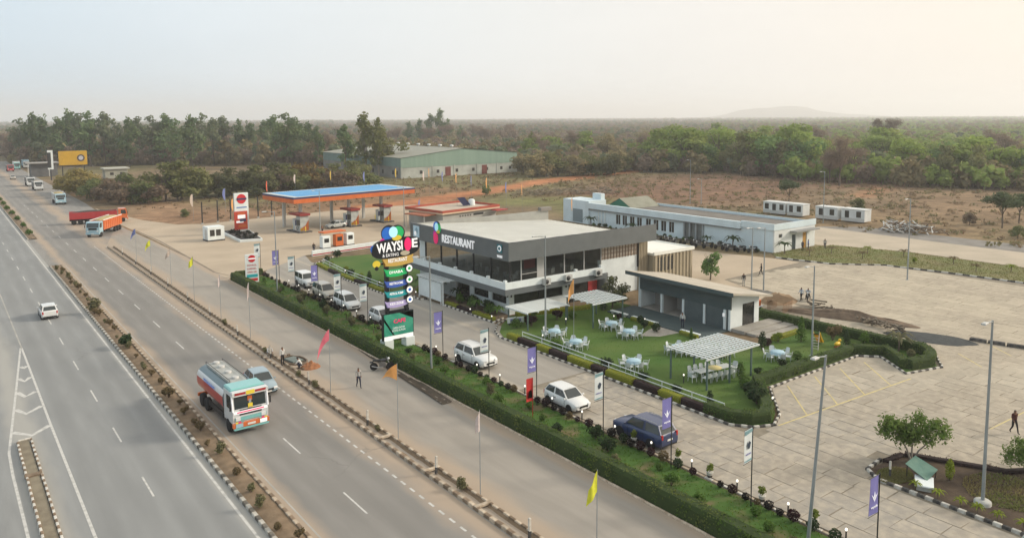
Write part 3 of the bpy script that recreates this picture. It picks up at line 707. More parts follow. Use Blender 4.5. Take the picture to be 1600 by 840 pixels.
# beige annex behind
an = thing('annex', 'low beige ribbed annex with a cream roof right behind the restaurant', 'building', (77, 72, 0))
wb_(MB().box(72.5, 80.0, 66.3, 79, 0, 4.35), 'wall', m_beige, an)
wb_(MB().box(72.4, 80.2, 66.1, 79.2, 4.35, 4.62).box(72.4, 80.2, 66.1, 66.3, 4.62, 4.75).box(80.0, 80.2, 66.3, 79.2, 4.62, 4.75), 'roof', m_roof, an)
rm = MB().box(0, .22, -.12, 0, 0, 4.34).mesh('rib', m_beige)
for i in range(11): o = obj('rib', rm, an); o.location = (72.7 + .68 * i - 77, 66.3 - 72, 0)
wb_(MB().box(73.3, 74.6, 66.24, 66.31, 2.2, 4.0), 'opening', m_dglass, an)
wb_(MB().box(75.0, 76.4, 66.24, 66.31, 2.2, 4.0), 'opening', m_dark, an)

# ---------------------------------------------------------------- kiosk by the lawn
ki = thing('kiosk', 'low slate and white kiosk with roller shutters beside the lawn', 'kiosk', (66, 54, 0))
m_shut = mat('roller_shutter', (.080, .105, .110), (.10, .125, .13), scale=1, rough=.5, spec=.5)
m_kfront = mat('kiosk_cladding', (.062, .088, .092), (.075, .10, .105), scale=.6, rough=.55)
wb_(MB().box(68.6, 68.8, 48, 60.8, 0, 3.15).prism([(64, 0), (68.6, 0), (68.6, 3.18), (64, 3.93)], -60.8, -60.6, M=Matrix(((1, 0, 0, 0), (0, 0, -1, 0), (0, 1, 0, 0), (0, 0, 0, 1)))), 'wall', m_white, ki)
wb_(MB().box(64.15, 66.0, 48.0, 48.2, 0, 2.6).box(68.0, 68.6, 48.0, 48.2, 0, 2.6).prism([(64.15, 2.6), (68.6, 2.6), (68.6, 3.18), (64.15, 3.91)], -48.2, -48.0, M=Matrix(((1, 0, 0, 0), (0, 0, -1, 0), (0, 1, 0, 0), (0, 0, 0, 1)))).box(66, 68.0, 48, 48.2, 0, .3), 'wall', m_white, ki)
wn = wb_(MB().box(66.04, 67.96, 48.08, 48.11, .34, 2.56), 'window', m_dglass, ki)
wb_(MB().box(66.0, 66.07, 48.03, 48.13, .302, 2.598).box(67.93, 68.0, 48.03, 48.13, .302, 2.598).box(66.07, 67.93, 48.03, 48.13, .302, .37).box(66.07, 67.93, 48.03, 48.13, 2.53, 2.598), 'window_frame', m_blk, wn)
wb_(MB().box(64.02, 64.2, 47.99, 60.81, 2.25, 3.93), 'front_fascia', m_kfront, ki)
for y in (48.1, 51.35, 54.2, 57.3, 60.55): wb_(MB().box(63.98, 64.24, y - .13, y + .13, .12, 2.25), 'column', m_white, ki)
for (y0, y1) in ((48.25, 51.2), (51.5, 54.05)):
    s_ = MB(); n_ = 22
    for i in range(n_): s_.box(64.08 + (.02 if i % 2 else 0), 64.14, y0, y1, .14 + i * 2.1 / n_, .14 + (i + 1) * 2.1 / n_ - .004)
    wb_(s_, 'roller_shutter', m_shut, ki)
wb_(MB().box(64.2, 68.6, 48.2, 60.6, .0, .12), 'floor', m_tile, ki)
wb_(MB().box(66.6, 66.75, 54.2, 60.6, .12, 3.45).box(64.25, 66.6, 57.25, 57.35, .12, 2.3), 'inner_wall', mat('kiosk_inner', (.40, .385, .36), rough=.8), ki)
wb_(MB().box(65.5, 66.58, 54.5, 55.4, .12, 1.25), 'counter', mat('counter_dark', (.035, .028, .03), rough=.5), ki)
wb_(MB().box(66.5, 66.59, 55.6, 56.7, 1.6, 2.25), 'menu_screen', m_blk, ki)
rf = wb_(MB().add([(62.9, 46.9, 4.14), (69.6, 46.9, 3.05), (69.6, 61.8, 3.05), (62.9, 61.8, 4.14), (62.9, 46.9, 4.36), (69.6, 46.9, 3.27), (69.6, 61.8, 3.27), (62.9, 61.8, 4.36)], [(3, 2, 1, 0), (4, 5, 6, 7), (0, 1, 5, 4), (1, 2, 6, 5), (2, 3, 7, 6), (3, 0, 4, 7)]), 'roof', mat('kiosk_roof_top', (.50, .45, .37), (.42, .38, .31), scale=.5, rough=.85), ki)
wb_(MB().box(62.86, 62.898, 46.86, 61.84, 3.95, 4.35), 'roof_edge', m_kfront, rf)
wb_(MB().box(63.9, 64.02, 48.5, 48.8, .1, 2.2), 'downpipe', m_white, ki)
wb_(MB().box(63.75, 63.95, 48.6, 48.8, 1.5, 1.85), 'wall_lamp', m_lw, ki)
te = struct('terrace', MB().box(59.7, 64.0, 48.2, 61.5, 0, .16), mat('terrace_mat', (.060, .085, .088), (.075, .10, .10), scale=1.2, rough=.9, world=True, bump=.2))
stp = struct('steps', MB().box(64.2, 70.6, 46.4, 47.98, 0, .34).box(64.4, 71.0, 45.2, 46.4, 0, .23).box(64.6, 71.4, 43.9, 45.2, 0, .12), mat('step_stone', (.36, .34, .30), (.29, .27, .24), scale=1, rough=.85, world=True))

# ---------------------------------------------------------------- long white store building behind the yard
st = thing('store_building', 'long single storey bluish white building with small square windows behind the yard', 'building', (112, 97, 0))
SX, SY0, SY1 = 107.0, 72.1, 115.4
wops = [(y - .6, y + .6, .85, 2.75) for y in (107.3, 105.5, 103.5, 101.6, 99.3, 97.4, 95.5, 93.6)]
wb_(wall_y(SX, (SY0 + .25, SY1, wops + [(86.2, 90.6, 0, 3.3)]), 3.6, .25), 'wall', m_whiteb, st)
wb_(wall_x(SY0, (SX, 118.6, [(111.9, 113.0, 0, 2.5), (115.0, 116.2, 0, 2.6), (108.2, 109.2, 2.3, 2.9)]), 3.6, .25), 'wall', mat('store_end_wall', (.72, .75, .73), (.62, .64, .63), scale=.5, rough=.85), st)
wb_(MB().box(118.35, 118.6, SY0 + .25, SY1, 0, 3.6).box(SX + .25, 118.35, SY1 - .25, SY1 - .002, 0, 3.6), 'wall', m_whiteb, st)
wb_(MB().box(106.6, 111.5, SY1, 123.3, 0, 4.75), 'end_block', m_whiteb, st)
wb_(MB().box(106.55, 106.62, 117.2, 120.2, .2, 2.9), 'doorway', mat('store_door', (.19, .24, .26), rough=.6), st)
wb_(MB().box(110.5, 111.6, 115.9, 118.4, 4.75, 6.0), 'roof_tank_room', m_whiteb, st)
rf = wb_(MB().box(SX - .02, 118.6, SY0 + .002, SY1, 3.6, 3.75), 'roof', mat('store_roof_felt', (.20, .185, .165), (.155, .14, .125), scale=.4, rough=.95), st)
wb_(MB().box(SX - .55, SX + .1, SY0 + 6.2, SY1, 3.3, 4.45), 'parapet', m_whiteb, rf)
wb_(MB().box(SX - .25, SX + .12, SY0 - .1, SY0 + 6.2, 3.62, 4.65).box(SX + .12, 118.7, SY0 - .1, SY0 + .15, 3.62, 4.6).box(118.45, 118.7, SY0 + .15, SY1, 3.62, 4.2), 'parapet', m_whiteb, rf)
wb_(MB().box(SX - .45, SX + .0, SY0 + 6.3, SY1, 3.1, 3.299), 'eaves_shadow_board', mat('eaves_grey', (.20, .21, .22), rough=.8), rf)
for i, (y0, y1, z0, z1) in enumerate(wops):
    wn = wb_(MB().box(SX + .1, SX + .13, y0, y1, z0, z1), 'window', m_dglass, st)
    wb_(MB().box(SX - .05, SX + .09, y0 - .08, y1 + .08, z0 - .09, z0 - .002), 'sill', m_white, wn)
    wb_(MB().box(SX + .04, SX + .095, (y0 + y1) / 2 - .03, (y0 + y1) / 2 + .03, z0 + .002, z1 - .002), 'mullion', m_whiteb, wn)
for y in (86.3, 87.8, 89.2, 90.5): wb_(MB().box(SX - .3, SX, y - .14, y + .14, 0, 3.3), 'pilaster', mat('store_pilaster', (.30, .33, .34), rough=.8), st)
wb_(MB().box(SX + .15, SX + .2, 86.2, 90.6, 0, 3.3), 'recess_panel', mat('recess_grey', (.22, .235, .23), (.17, .18, .175), scale=.8, rough=.8), st)
for y in (112.8, 111.9, 111.0): wb_(MB().box(SX - .12, SX, y - .12, y + .12, 0, 3.09), 'pilaster', m_white, st)
wb_(MB().box(111.95, 112.95, SY0 + .1, SY0 + .15, 0, 2.48), 'door', mat('door_dark_teal', (.04, .06, .065), rough=.5), st)
wb_(MB().box(115.05, 116.15, SY0 + .1, SY0 + .15, 0, 2.58), 'door', mat('door_ochre', (.48, .26, .06), rough=.5), st)
wb_(MB().box(108.25, 109.15, SY0 + .1, SY0 + .14, 2.32, 2.88), 'window', m_dglass, st)
wb_(MB().box(111.2, 118.0, SY0 - 1.3, SY0 - .1, 3.0, 3.2), 'awning', mat('awning_grey', (.27, .27, .26), rough=.8), st)
# gabled light roof above the far end
b = MB(); gy0, gy1, gx0, gx1, ze, zr = 99.5, 108.5, 110.0, 117.0, 3.78, 5.6
ym = (gy0 + gy1) / 2
b.add([(gx0, 106.5, ze), (gx0, 113.5, ze), (gx0, 110, zr), (118.2, 106.5, ze), (118.2, 113.5, ze), (118.2, 110, zr)], [(0, 3, 5, 2), (1, 2, 5, 4)], 0)
b.add([(gx0 + .05, 106.7, ze), (gx0 + .05, 113.3, ze), (gx0 + .05, 110, zr - .08)], [(0, 1, 2)], 1)
wb_(b, 'gable_roof', [mat('grey_green_sheet', (.27, .27, .215), (.22, .22, .17), scale=.5, rough=.7), mat('gable_green', (.02, .14, .085), rough=.6)], st)

# ---------------------------------------------------------------- green shed in the background
wh = thing('warehouse', 'large sage green metal shed with a grey gabled roof beyond the station', 'warehouse', (162, 280, 0))
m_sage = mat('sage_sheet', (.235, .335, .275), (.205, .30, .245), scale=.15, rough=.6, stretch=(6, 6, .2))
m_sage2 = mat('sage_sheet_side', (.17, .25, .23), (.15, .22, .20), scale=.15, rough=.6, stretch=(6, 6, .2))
m_shedwhite = mat('stained_white_wall', (.47, .49, .45), (.31, .32, .29), scale=.22, rough=.9, detail=7)
m_shedroof = mat('shed_roof', (.30, .30, .255), (.255, .255, .21), scale=.12, rough=.7, stretch=(8, .3, 1))
WY, WY1, W0, W1, WP = 246.0, 315.0, 135.0, 188.0, 162.0
wb_(MB().add([(W0, WY, 4.3), (W1, WY, 4.3), (W1, WY, 8.0), (WP, WY, 10.3), (W0, WY, 7.5)], [(0, 1, 2, 3, 4)]).box(W0, W1, WY, WY + .2, 3.9, 4.3), 'gable_cladding', m_sage, wh)
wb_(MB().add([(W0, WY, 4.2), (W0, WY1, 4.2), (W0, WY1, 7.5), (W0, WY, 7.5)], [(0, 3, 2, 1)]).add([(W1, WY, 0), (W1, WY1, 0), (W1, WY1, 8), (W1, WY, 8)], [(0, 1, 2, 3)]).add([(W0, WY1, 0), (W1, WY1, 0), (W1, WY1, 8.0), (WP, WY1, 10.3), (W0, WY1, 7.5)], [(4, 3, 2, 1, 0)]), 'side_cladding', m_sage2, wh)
wb_(MB().box(W0, W1, WY + .1, WY + .4, 0, 3.9), 'front_wall', m_shedwhite, wh)
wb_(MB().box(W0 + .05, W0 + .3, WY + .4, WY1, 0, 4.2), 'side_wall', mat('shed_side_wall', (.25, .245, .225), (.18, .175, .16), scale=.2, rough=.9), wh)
rf = wb_(MB().add([(W0 - .3, WY - .4, 7.52), (WP, WY - .4, 10.36), (WP, WY1 + .4, 10.36), (W0 - .3, WY1 + .4, 7.52), (W1 + .3, WY - .4, 8.02), (W1 + .3, WY1 + .4, 8.02)], [(0, 1, 2, 3), (1, 4, 5, 2)]), 'roof', m_shedroof, wh)
tm = MB().lathe([(.35, 0), (.35, .3), (.7, .45), (.75, .8), (.55, 1.05), (.1, 1.15)], 12).mesh('roof_ventilator', mat('vent_metal', (.55, .56, .54), rough=.4, metal=.5))
for i in range(7): o = obj('roof_ventilator', tm, rf); o.location = (0, WY + 8 + 8.6 * i - 280, 10.3)
for i, x in enumerate((143.5, 150.8, 159.2, 166.8, 173.2, 180.2, 184.5)):
    wb_(MB().box(x - .55, x + .55, WY + .03, WY + .1, 1.4, 2.6), 'window', m_dark, wh)
for x in (155.2, 172.0): wb_(MB().box(x - 1.2, x + 1.2, WY + .02, WY + .1, .1, 3.5), 'door', mat('door_brick_red', (.19, .055, .045), (.14, .04, .03), scale=1, rough=.7), wh)
for y in (249, 252, 260, 268): wb_(MB().box(W0 - .02, W0 + .05, y - .6, y + .6, 1.3, 2.7), 'window', m_dark, wh)
for x in (135.3, 148.4, 158, 168.5, 178, 187.7): wb_(MB().box(x - .2, x + .2, WY - .05, WY + .02, 0, 4.2), 'column', m_shedwhite, wh)

# ---------------------------------------------------------------- portable cabins on the right
m_cab = mat('cabin_white', (.68, .70, .69), (.58, .60, .59), scale=.7, rough=.6); m_cabb = mat('cabin_blue_skirt', (.20, .40, .55), rough=.6)
def cabin(x, y, ln, lab, first=[None]):
    if first[0] is None or ln != first[0][1]:
        c = thing('portable_cabin', lab, 'cabin', (x, y, 0), 0, 'white portable cabins at the edge of the field')
        MB().bbox(-1.3, 1.3, -ln / 2, ln / 2, .35, 2.75, .05).build('body', m_cab, c)
        MB().box(-1.33, -1.301, -ln / 2, ln / 2, .25, .95).build('skirt', m_cabb if ln > 6 else m_acw, c)
        MB().box(-1.4, 1.4, -ln / 2 - .1, ln / 2 + .1, 2.72, 2.82).build('roof', m_cab, c)
        n_ = max(2, int(ln / 1.8))
        for k in range(n_):
            q = -ln / 2 + ln * (k + .5) / n_
            if k == n_ // 2: MB().box(-1.34, -1.303, q - .45, q + .45, .96, 2.4).build('door', m_dark, c)
            else: MB().box(-1.34, -1.303, q - .5, q + .5, 1.15, 2.4).build('window', m_dglass, c)
        first[0] = (c, ln)
    else: c = copy_tree(first[0][0], (x, y, 0), 0, lab)
    return c
cabin(150.5, 100.8, 5.6, 'white portable cabin farthest left, behind the store building roof')
cabin(150.5, 95.6, 3.8, 'short white portable cabin, second from the left')
cabin(150.8, 88.4, 5.0, 'white portable cabin, third from the left beside a lamp post')
cabin(151.2, 82.8, 5.0, 'white portable cabin farthest right, with a pale blue skirt')

# ---------------------------------------------------------------- hut and roadside buildings far left
hu = thing('hut', 'small pale flat-roofed hut behind bushes at the far left', 'hut', (54.8, 322, 0))
wb_(MB().box(51, 58.6, 320, 326, 0, 3.5), 'wall', mat('hut_wall', (.36, .36, .30), (.30, .30, .25), scale=.5, rough=.9), hu)
wb_(MB().box(50.4, 59.2, 319.2, 326.4, 3.5, 3.95), 'roof', mat('hut_roof', (.42, .43, .38), rough=.8), hu)
for x in (53.2, 56.6): wb_(MB().box(x - .6, x + .6, 319.95, 320.0, 1.3, 2.3), 'window', m_dark, hu)
ro = thing('roadside_shop', 'dim grey roadside shed behind the yellow billboard', 'shop', (34, 352, 0))
wb_(MB().box(30, 39, 350, 356, 0, 5.2), 'wall', mat('shop_grey', (.10, .105, .11), (.14, .14, .14), scale=.4, rough=.9), ro)
wb_(MB().box(28.5, 39.5, 348, 356.5, 5.2, 5.5), 'roof', mat('shop_roof', (.30, .29, .27), rough=.8), ro)
for x in (29, 36): wb_(MB().box(x - .12, x + .12, 348.3, 348.5, 0, 5.2), 'post', m_acw, ro)

# ---------------------------------------------------------------- petrol station
m_org = mat('station_orange', (.60, .145, .035), (.50, .12, .03), scale=.6, rough=.5); m_navy = mat('station_navy', (.035, .04, .11), rough=.5)
m_sky = mat('canopy_blue_sheet', (.115, .37, .66), (.095, .32, .59), scale=.2, rough=.5, stretch=(.3, 5, 1)); m_trim = mat('canopy_grey_trim', (.50, .55, .56), rough=.5)
ca = thing('station_canopy', 'fuel station canopy with blue sheet roof and orange fascia', 'canopy', (54.6, 141.9, 0), R(7.2))
LC, DC, ZC = 28.8, 12.8, 6.9
cf = MB()
for (x0, x1, y0, y1) in ((0, LC, 0, .12), (0, LC, DC - .12, DC), (0, .12, .12, DC - .12), (LC - .12, LC, .12, DC - .12)): cf.box(x0, x1, y0, y1, ZC - 1.2, ZC - .35)
fz = cf.build('fascia', m_org, ca)
cf = MB()
for (x0, x1, y0, y1) in ((-.02, LC + .02, -.02, .16), (-.02, LC + .02, DC - .16, DC + .02), (-.02, .16, .16, DC - .16), (LC - .16, LC + .02, .16, DC - .16)): cf.box(x0, x1, y0, y1, ZC - .35, ZC)
cf.build('fascia_band', m_navy, fz)
cf = MB()
for (x0, x1, y0, y1) in ((.0, LC, .0, .7), (0, LC, DC - .7, DC), (0, 1.2, .7, DC - .7), (LC - 1.2, LC, .7, DC - .7)): cf.box(x0, x1, y0, y1, ZC + .0, ZC + .06)
cf.build('roof_trim', m_trim, ca)
cf = MB(); n_ = 16
for i in range(n_):
    y0 = .7 + (DC - 1.4) * i / n_; y1 = .7 + (DC - 1.4) * (i + 1) / n_; zr = .05 * (i % 2)
    cf.box(1.2, LC - 1.2, y0 + .002, y1 - .002, ZC - .12, ZC + .02 + zr * .6)
cf.build('roof_sheet', m_sky, ca)
MB().box(.12, LC - .12, .12, DC - .12, ZC - 1.1, ZC - 1.0).build('ceiling', m_white, ca)
for x in (3.0, 14.0, 22.0):
    for y in (3.0, 9.8): MB().box(x - .25, x + .25, y - .25, y + .25, 0, ZC - .93).build('column', m_acw, ca)
m_flame = mat('flame_graphic', (.72, .40, .06), (.60, .17, .05), scale=1.2, rough=.5, lo=.45, hi=.55)
def pump(lx, ly, kind, lab):
    c, s = math.cos(R(7.2)), math.sin(R(7.2)); x = 54.6 + lx * c - ly * s; y = 141.9 + lx * s + ly * c
    p = thing('pump_island', lab, 'fuel pump', (x, y, 0), R(7.2), 'fuel pump islands under the canopy'); p.scale = (1.5, 1.1, 1.2)
    MB().bbox(-.9, .9, -2.4, 2.4, 0, .22, .05).build('plinth', m_kb, p)
    MB().bbox(-.6, .6, -1.9, -.5, .22, 2.7, .05).build('cabinet', mat('pump_grey', (.40, .42, .40), (.33, .34, .33), scale=2, rough=.6), p)
    MB().add([(-.6, -1.92, .3), (.6, -1.92, .3), (.6, -1.92, 2.0), (.1, -1.92, 1.1), (-.6, -1.92, .7)], [(0, 1, 2, 3, 4), (4, 3, 2, 1, 0)]).build('flame_panel', m_flame, p)
    MB().box(-.66, -.61, -1.8, -.7, 1.2, 2.1).build('display', m_dglass, p)
    MB().bbox(-.4, .4, .4, 1.3, .22, 2.1, .05).build('dispenser', m_white if kind else m_acw, p)
    MB().box(-.405, .405, .35, .399, 1.0, 1.9).build('display', m_navy, p)
    MB().box(-.75, .75, -2.2, 1.6, 2.72, 3.05).build('top_beam', mat('beam_maroon', (.24, .035, .03), rough=.5), p)
    MB().tube([(-.62, -.9, 1.1), (-.8, -.9, .7), (-.72, -1.2, .45), (-.62, -1.4, 1.0)], .03, 6).build('hose', m_blk, p)
    for yy in (-2.25, 2.25): MB().tube([(0, yy, .2), (0, yy, 1.0)], .06, 8).build('guard_post', m_yel, p)
    return p
pump(2.0, 1.9, 0, 'fuel pump island with a flame panel under the left end of the canopy'); pump(13.4, 1.9, 1, 'white fuel pump island beside the parked car under the canopy'); pump(21.6, 2.2, 1, 'fuel pump island under the right end of the canopy')
# station office
so_ = thing('station_office', 'low white station office with a red and cream roof edge', 'building', (79.0, 127.4, 0), R(9))
MB().box(0, 14.6, 0, 10.6, 0, 3.2).build('wall', mat('office_grey', (.40, .40, .37), (.33, .33, .31), scale=.5, rough=.85), so_)
rf = MB().box(-.5, 15.1, -.5, 11.1, 3.2, 3.5).build('roof', mat('office_roof_cream', (.50, .42, .34), (.44, .37, .29), scale=.6, rough=.9), so_)
b = MB()
for (x0, x1, y0, y1) in ((-.6, 15.2, -.6, -.42), (-.6, 15.2, 11.02, 11.2), (-.6, -.42, -.42, 11.02), (15.02, 15.2, -.42, 11.02)): b.box(x0, x1, y0, y1, 3.42, 3.9)
b.build('roof_edge', mat('office_red', (.42, .09, .05), (.34, .07, .045), scale=.6, rough=.6), rf)
b = MB()
for (x0, x1, y0, y1) in ((-.62, 15.22, -.62, -.44), (-.62, -.44, -.44, 11.04)): b.box(x0, x1, y0, y1, 3.12, 3.4)
b.build('roof_band', mat('office_cream', (.62, .47, .33), rough=.6), rf)
MB().lathe([(.7, 0), (.7, 1.1), (.45, 1.3), (.2, 1.35)], 14, M=TR(12.4, 5.0, 3.5)).build('water_tank', m_white, rf)
MB().add([(9.5, 4.5, 3.7), (11.6, 4.5, 3.7), (11.6, 6.4, 5.2), (9.5, 6.4, 5.2)], [(0, 1, 2, 3), (3, 2, 1, 0)]).add([(9.5, 6.4, 3.5), (9.56, 6.4, 3.5), (9.56, 6.46, 5.2), (9.5, 6.46, 5.2)], [(0, 1, 2, 3)]).build('solar_panel', m_navy, rf)
for i in range(5): MB().box(4.4 + i * .7, 4.75 + i * .7, -.03, -.001, 2.2, 2.5).build('vent', m_dark, so_)
MB().box(8.2, 11.0, -.03, -.001, 2.2, 2.6).build('window', m_dglass, so_)
MB().box(-3.8, -.62, 1.2, 7.2, 2.95, 3.15).build('porch_roof', mat('porch_rust', (.34, .12, .06), (.26, .09, .05), scale=.6, rough=.7), so_)
for (x, y) in ((-3.6, 1.4), (-3.6, 7.0)): MB().tube([(x, y, 0), (x, y, 2.95)], .07, 8).build('porch_post', m_acw, so_)
MB().box(12.6, 15.8, -2.4, -.62, 2.85, 3.0).build('awning', m_red, so_)

# ================================================================ vegetation
def leafmat(name, c1, c2, rand=.16, scale=.5):
    m = mat(name, c1, c2, scale=scale, rough=.75, rand=rand, spec=.15, lo=.38, hi=.62, detail=3)
    n = m.node_tree; b = n.nodes['Principled BSDF']
    if not any(q.type == 'BSDF_TRANSLUCENT' for q in n.nodes):       # light passes through the leaves
        t = n.nodes.new('ShaderNodeBsdfTranslucent'); mx = n.nodes.new('ShaderNodeMixShader'); mx.inputs[0].default_value = .38
        if b.inputs['Base Color'].links: n.links.new(b.inputs['Base Color'].links[0].from_socket, t.inputs[0])
        n.links.new(b.outputs[0], mx.inputs[1]); n.links.new(t.outputs[0], mx.inputs[2]); n.links.new(mx.outputs[0], n.nodes['Material Output'].inputs[0])
    return m
LM = {
    'green': leafmat('leaf_green', (0.188, 0.269, 0.056), (0.263, 0.331, 0.081)), 'greenl': leafmat('leaf_light_green', (0.227, 0.324, 0.070), (0.297, 0.350, 0.096)),
    'greend': leafmat('leaf_deep_green', (0.103, 0.194, 0.064), (0.171, 0.261, 0.080)), 'tall': leafmat('leaf_gum', (0.099, 0.165, 0.072), (0.177, 0.231, 0.095)),
    'tallb': leafmat('leaf_gum_grey', (0.130, 0.170, 0.099), (0.202, 0.231, 0.130)), 'tallo': leafmat('leaf_olive', (0.137, 0.161, 0.055), (0.201, 0.201, 0.072)),
    'broad': leafmat('leaf_broad', (0.151, 0.171, 0.065), (0.231, 0.231, 0.090)), 'broadd': leafmat('leaf_broad_dark', (0.100, 0.115, 0.054), (0.166, 0.166, 0.080)),
    'bush': leafmat('leaf_bush', (0.126, 0.164, 0.062), (0.203, 0.212, 0.086)), 'khaki': leafmat('leaf_khaki', (0.229, 0.204, 0.101), (0.297, 0.245, 0.128)),
    'yel': leafmat('leaf_yellow', (0.245, 0.21, 0.063), (0.315, 0.252, 0.091)), 'orange': leafmat('leaf_rust', (0.224, 0.175, 0.056), (0.196, 0.119, 0.049)),
    'dry': leafmat('leaf_dry', (0.184, 0.136, 0.101), (0.245, 0.184, 0.122)), 'bare': leafmat('twig_bare', (0.216, 0.166, 0.124), (0.291, 0.222, 0.166)),
    'bigbare': leafmat('twig_bare_pale', (0.175, 0.129, 0.0924), (0.231, 0.171, 0.126)), 'acacia': leafmat('leaf_acacia', (0.0672, 0.098, 0.0476), (0.105, 0.133, 0.063)),
}
m_bark = mat('bark', (.16, .125, .095), (.105, .08, .06), scale=3, rough=.95, stretch=(1, 1, .3)); m_barkp = mat('bark_pale', (.30, .265, .22), (.22, .19, .155), scale=2, rough=.95, stretch=(1, 1, .3))
def leaves(mb, lobes, n, s0, s1, rs, shell=.55, flat=0.0, mi=0, asp=.6):
    """n leaf sprays through the volume of ellipsoid lobes (cx,cy,cz,rx,ry,rz), denser near the outside"""
    wts = [l[3] * l[4] * l[5] for l in lobes]; V = []; F = []
    for i in range(n):
        l = rs.choices(lobes, wts)[0]
        d = Vector((rs.gauss(0, 1), rs.gauss(0, 1), rs.gauss(0, 1))).normalized(); k = (shell + (1 - shell) * rs.random()) if rs.random() < .8 else rs.random()
        k *= 1 + .22 * mnoise.noise(d * 2.3 + Vector((l[0], l[1], l[2])))
        p = Vector((l[0] + d.x * l[3] * k, l[1] + d.y * l[4] * k, l[2] + d.z * l[5] * k))
        a = Vector((rs.gauss(0, 1), rs.gauss(0, 1), rs.gauss(0, 1) * (1 - flat))).normalized()
        nn = (d * .9 + Vector((rs.gauss(0, .6), rs.gauss(0, .6), rs.gauss(0, .6) + .25))).normalized()
        b = nn.cross(a)
        if b.length < .05: continue
        b.normalize(); a = b.cross(nn); s = rs.uniform(s0, s1); o = len(V)
        V += [tuple(p - a * s), tuple(p + b * s * asp), tuple(p + a * s), tuple(p - b * s * asp)]; F.append((o, o + 1, o + 2, o + 3))
    mb.add(V, F, mi)
def limbs(mb, rs, h, zt, r0, nl, spread, crown_z, mi=0):
    mb.tube([(0, 0, -.3), (rs.uniform(-.1, .1), rs.uniform(-.1, .1), zt * .5), (rs.uniform(-.2, .2), rs.uniform(-.2, .2), zt), (rs.uniform(-.3, .3), rs.uniform(-.3, .3), crown_z)], [r0 * 1.25, r0, r0 * .75, r0 * .3], 7, mi)
    for k in range(nl):
        a = 2 * PI * k / nl + rs.uniform(-.4, .4); z0 = zt * rs.uniform(.75, 1.15); e = spread * rs.uniform(.6, 1)
        mb.tube([(0, 0, z0), (e * .45 * math.cos(a), e * .45 * math.sin(a), z0 + (crown_z - z0) * .55 + .3), (e * math.cos(a), e * math.sin(a), crown_z + rs.uniform(-.5, 1.0))], [r0 * .5, r0 * .3, r0 * .1], 5, mi)
def tree_shape(kind, seed):
    """returns (trunk MB, crown MB) for a tree about 10 m tall"""
    rs = random.Random(seed); t, c = MB(), MB(); L = []
    if kind in ('tall', 'tallb', 'tallo'):
        limbs(t, rs, 10, 3.0, .13, 5, 1.6, 7.5)
        for k in range(13):
            z = 1.9 + 7.2 * (k + rs.random()) / 13; rr = (1.7 - abs(z - 5.6) * .2) * rs.uniform(.65, 1.05); a = rs.random() * 6.3; e = rs.uniform(.2, 1.3) * (1 - max(0, z - 7) / 4)
            L.append((e * math.cos(a), e * math.sin(a), z, rr, rr, rr * .72))
        L.append((0, 0, 9.1, .7, .7, .9)); leaves(c, L, 1150, .18, .36, rs, .45)
    elif kind in ('bare', 'bigbare'):
        limbs(t, rs, 10, 3.0, .2, 7, 2.4, 7.2)
        for k in range(9): a = rs.random() * 6.3; e = rs.uniform(.4, 2.6); z = rs.uniform(4.0, 8.6 - e * .5); L.append((e * math.cos(a), e * math.sin(a), z, 1.5, 1.5, 1.25))
        leaves(c, L, 1100 if kind == 'bare' else 2200, .22, .5, rs, .3, asp=.16 if kind == 'bigbare' else .22)
    elif kind == 'acacia':
        limbs(t, rs, 10, 3.5, .2, 6, 3.0, 6.6)
        for k in range(12): a = rs.random() * 6.3; e = rs.uniform(.3, 4.2); L.append((e * math.cos(a), e * math.sin(a), rs.uniform(6.0, 8.6 - e * .35), 1.8, 1.8, 1.1))
        leaves(c, L, 2000, .18, .38, rs, .4)
    elif kind in ('bush', 'yel', 'dry', 'khaki', 'orange'):
        limbs(t, rs, 10, 2.0, .22, 6, 2.8, 5.5)
        for k in range(12): a = rs.random() * 6.3; e = rs.uniform(.2, 3.9); z = rs.uniform(1.6, 8.3 - e * .9); rr = rs.uniform(1.3, 2.3); L.append((e * math.cos(a), e * math.sin(a), max(rr * .7, z), rr, rr, rr * .8))
        leaves(c, L, 1700, .24, .5, rs, .55)
    else:
        limbs(t, rs, 10, 3.0, .25, 6, 2.6, 6.5)
        for k in range(11): a = rs.random() * 6.3; e = rs.uniform(.2, 3.3); z = rs.uniform(2.0, 8.7 - e * .7); rr = rs.uniform(1.3, 2.2); L.append((e * math.cos(a), e * math.sin(a), z, rr, rr, rr * .75))
        leaves(c, L, 1600, .22, .46, rs, .5)
    return t, c
_shape = {}; _tm = {}
SHAPE_OF = {'tallb': 'tall', 'tallo': 'tall', 'bigbare': 'bigbare', 'yel': 'bush', 'dry': 'bush', 'khaki': 'bush', 'orange': 'bush', 'greenl': 'broad', 'green': 'broad', 'greend': 'broad', 'broadd': 'broad'}
def tree_meshes(kind, var):
    k2 = SHAPE_OF.get(kind, kind)
    if (k2, var) not in _shape: _shape[(k2, var)] = tree_shape(k2, hash((k2, var)) % 1000 if False else sum(map(ord, k2)) * 7 + var)
    if (kind, var) not in _tm:
        t, c = _shape[(k2, var)]
        _tm[(kind, var)] = (t.mesh('trunk', m_barkp if kind == 'tallo' else m_bark), c.mesh('crown', LM[kind]))
    return _tm[(kind, var)]
def plant_tree(name, x, y, h, kind, label, group=None, var=None, sx=1.0, z=0.0):
    var = rnd.randrange(3) if var is None else var
    tm_, cm_ = tree_meshes(kind, var)
    o = thing(name, label, 'tree' if 'bush' not in name and 'shrub' not in name else 'bush', (x, y, z), rnd.uniform(0, 6.3), group); s = h / 9.6; o.scale = (s * sx, s * sx, s)
    obj('trunk', tm_, o); obj('crown', cm_, o); return o
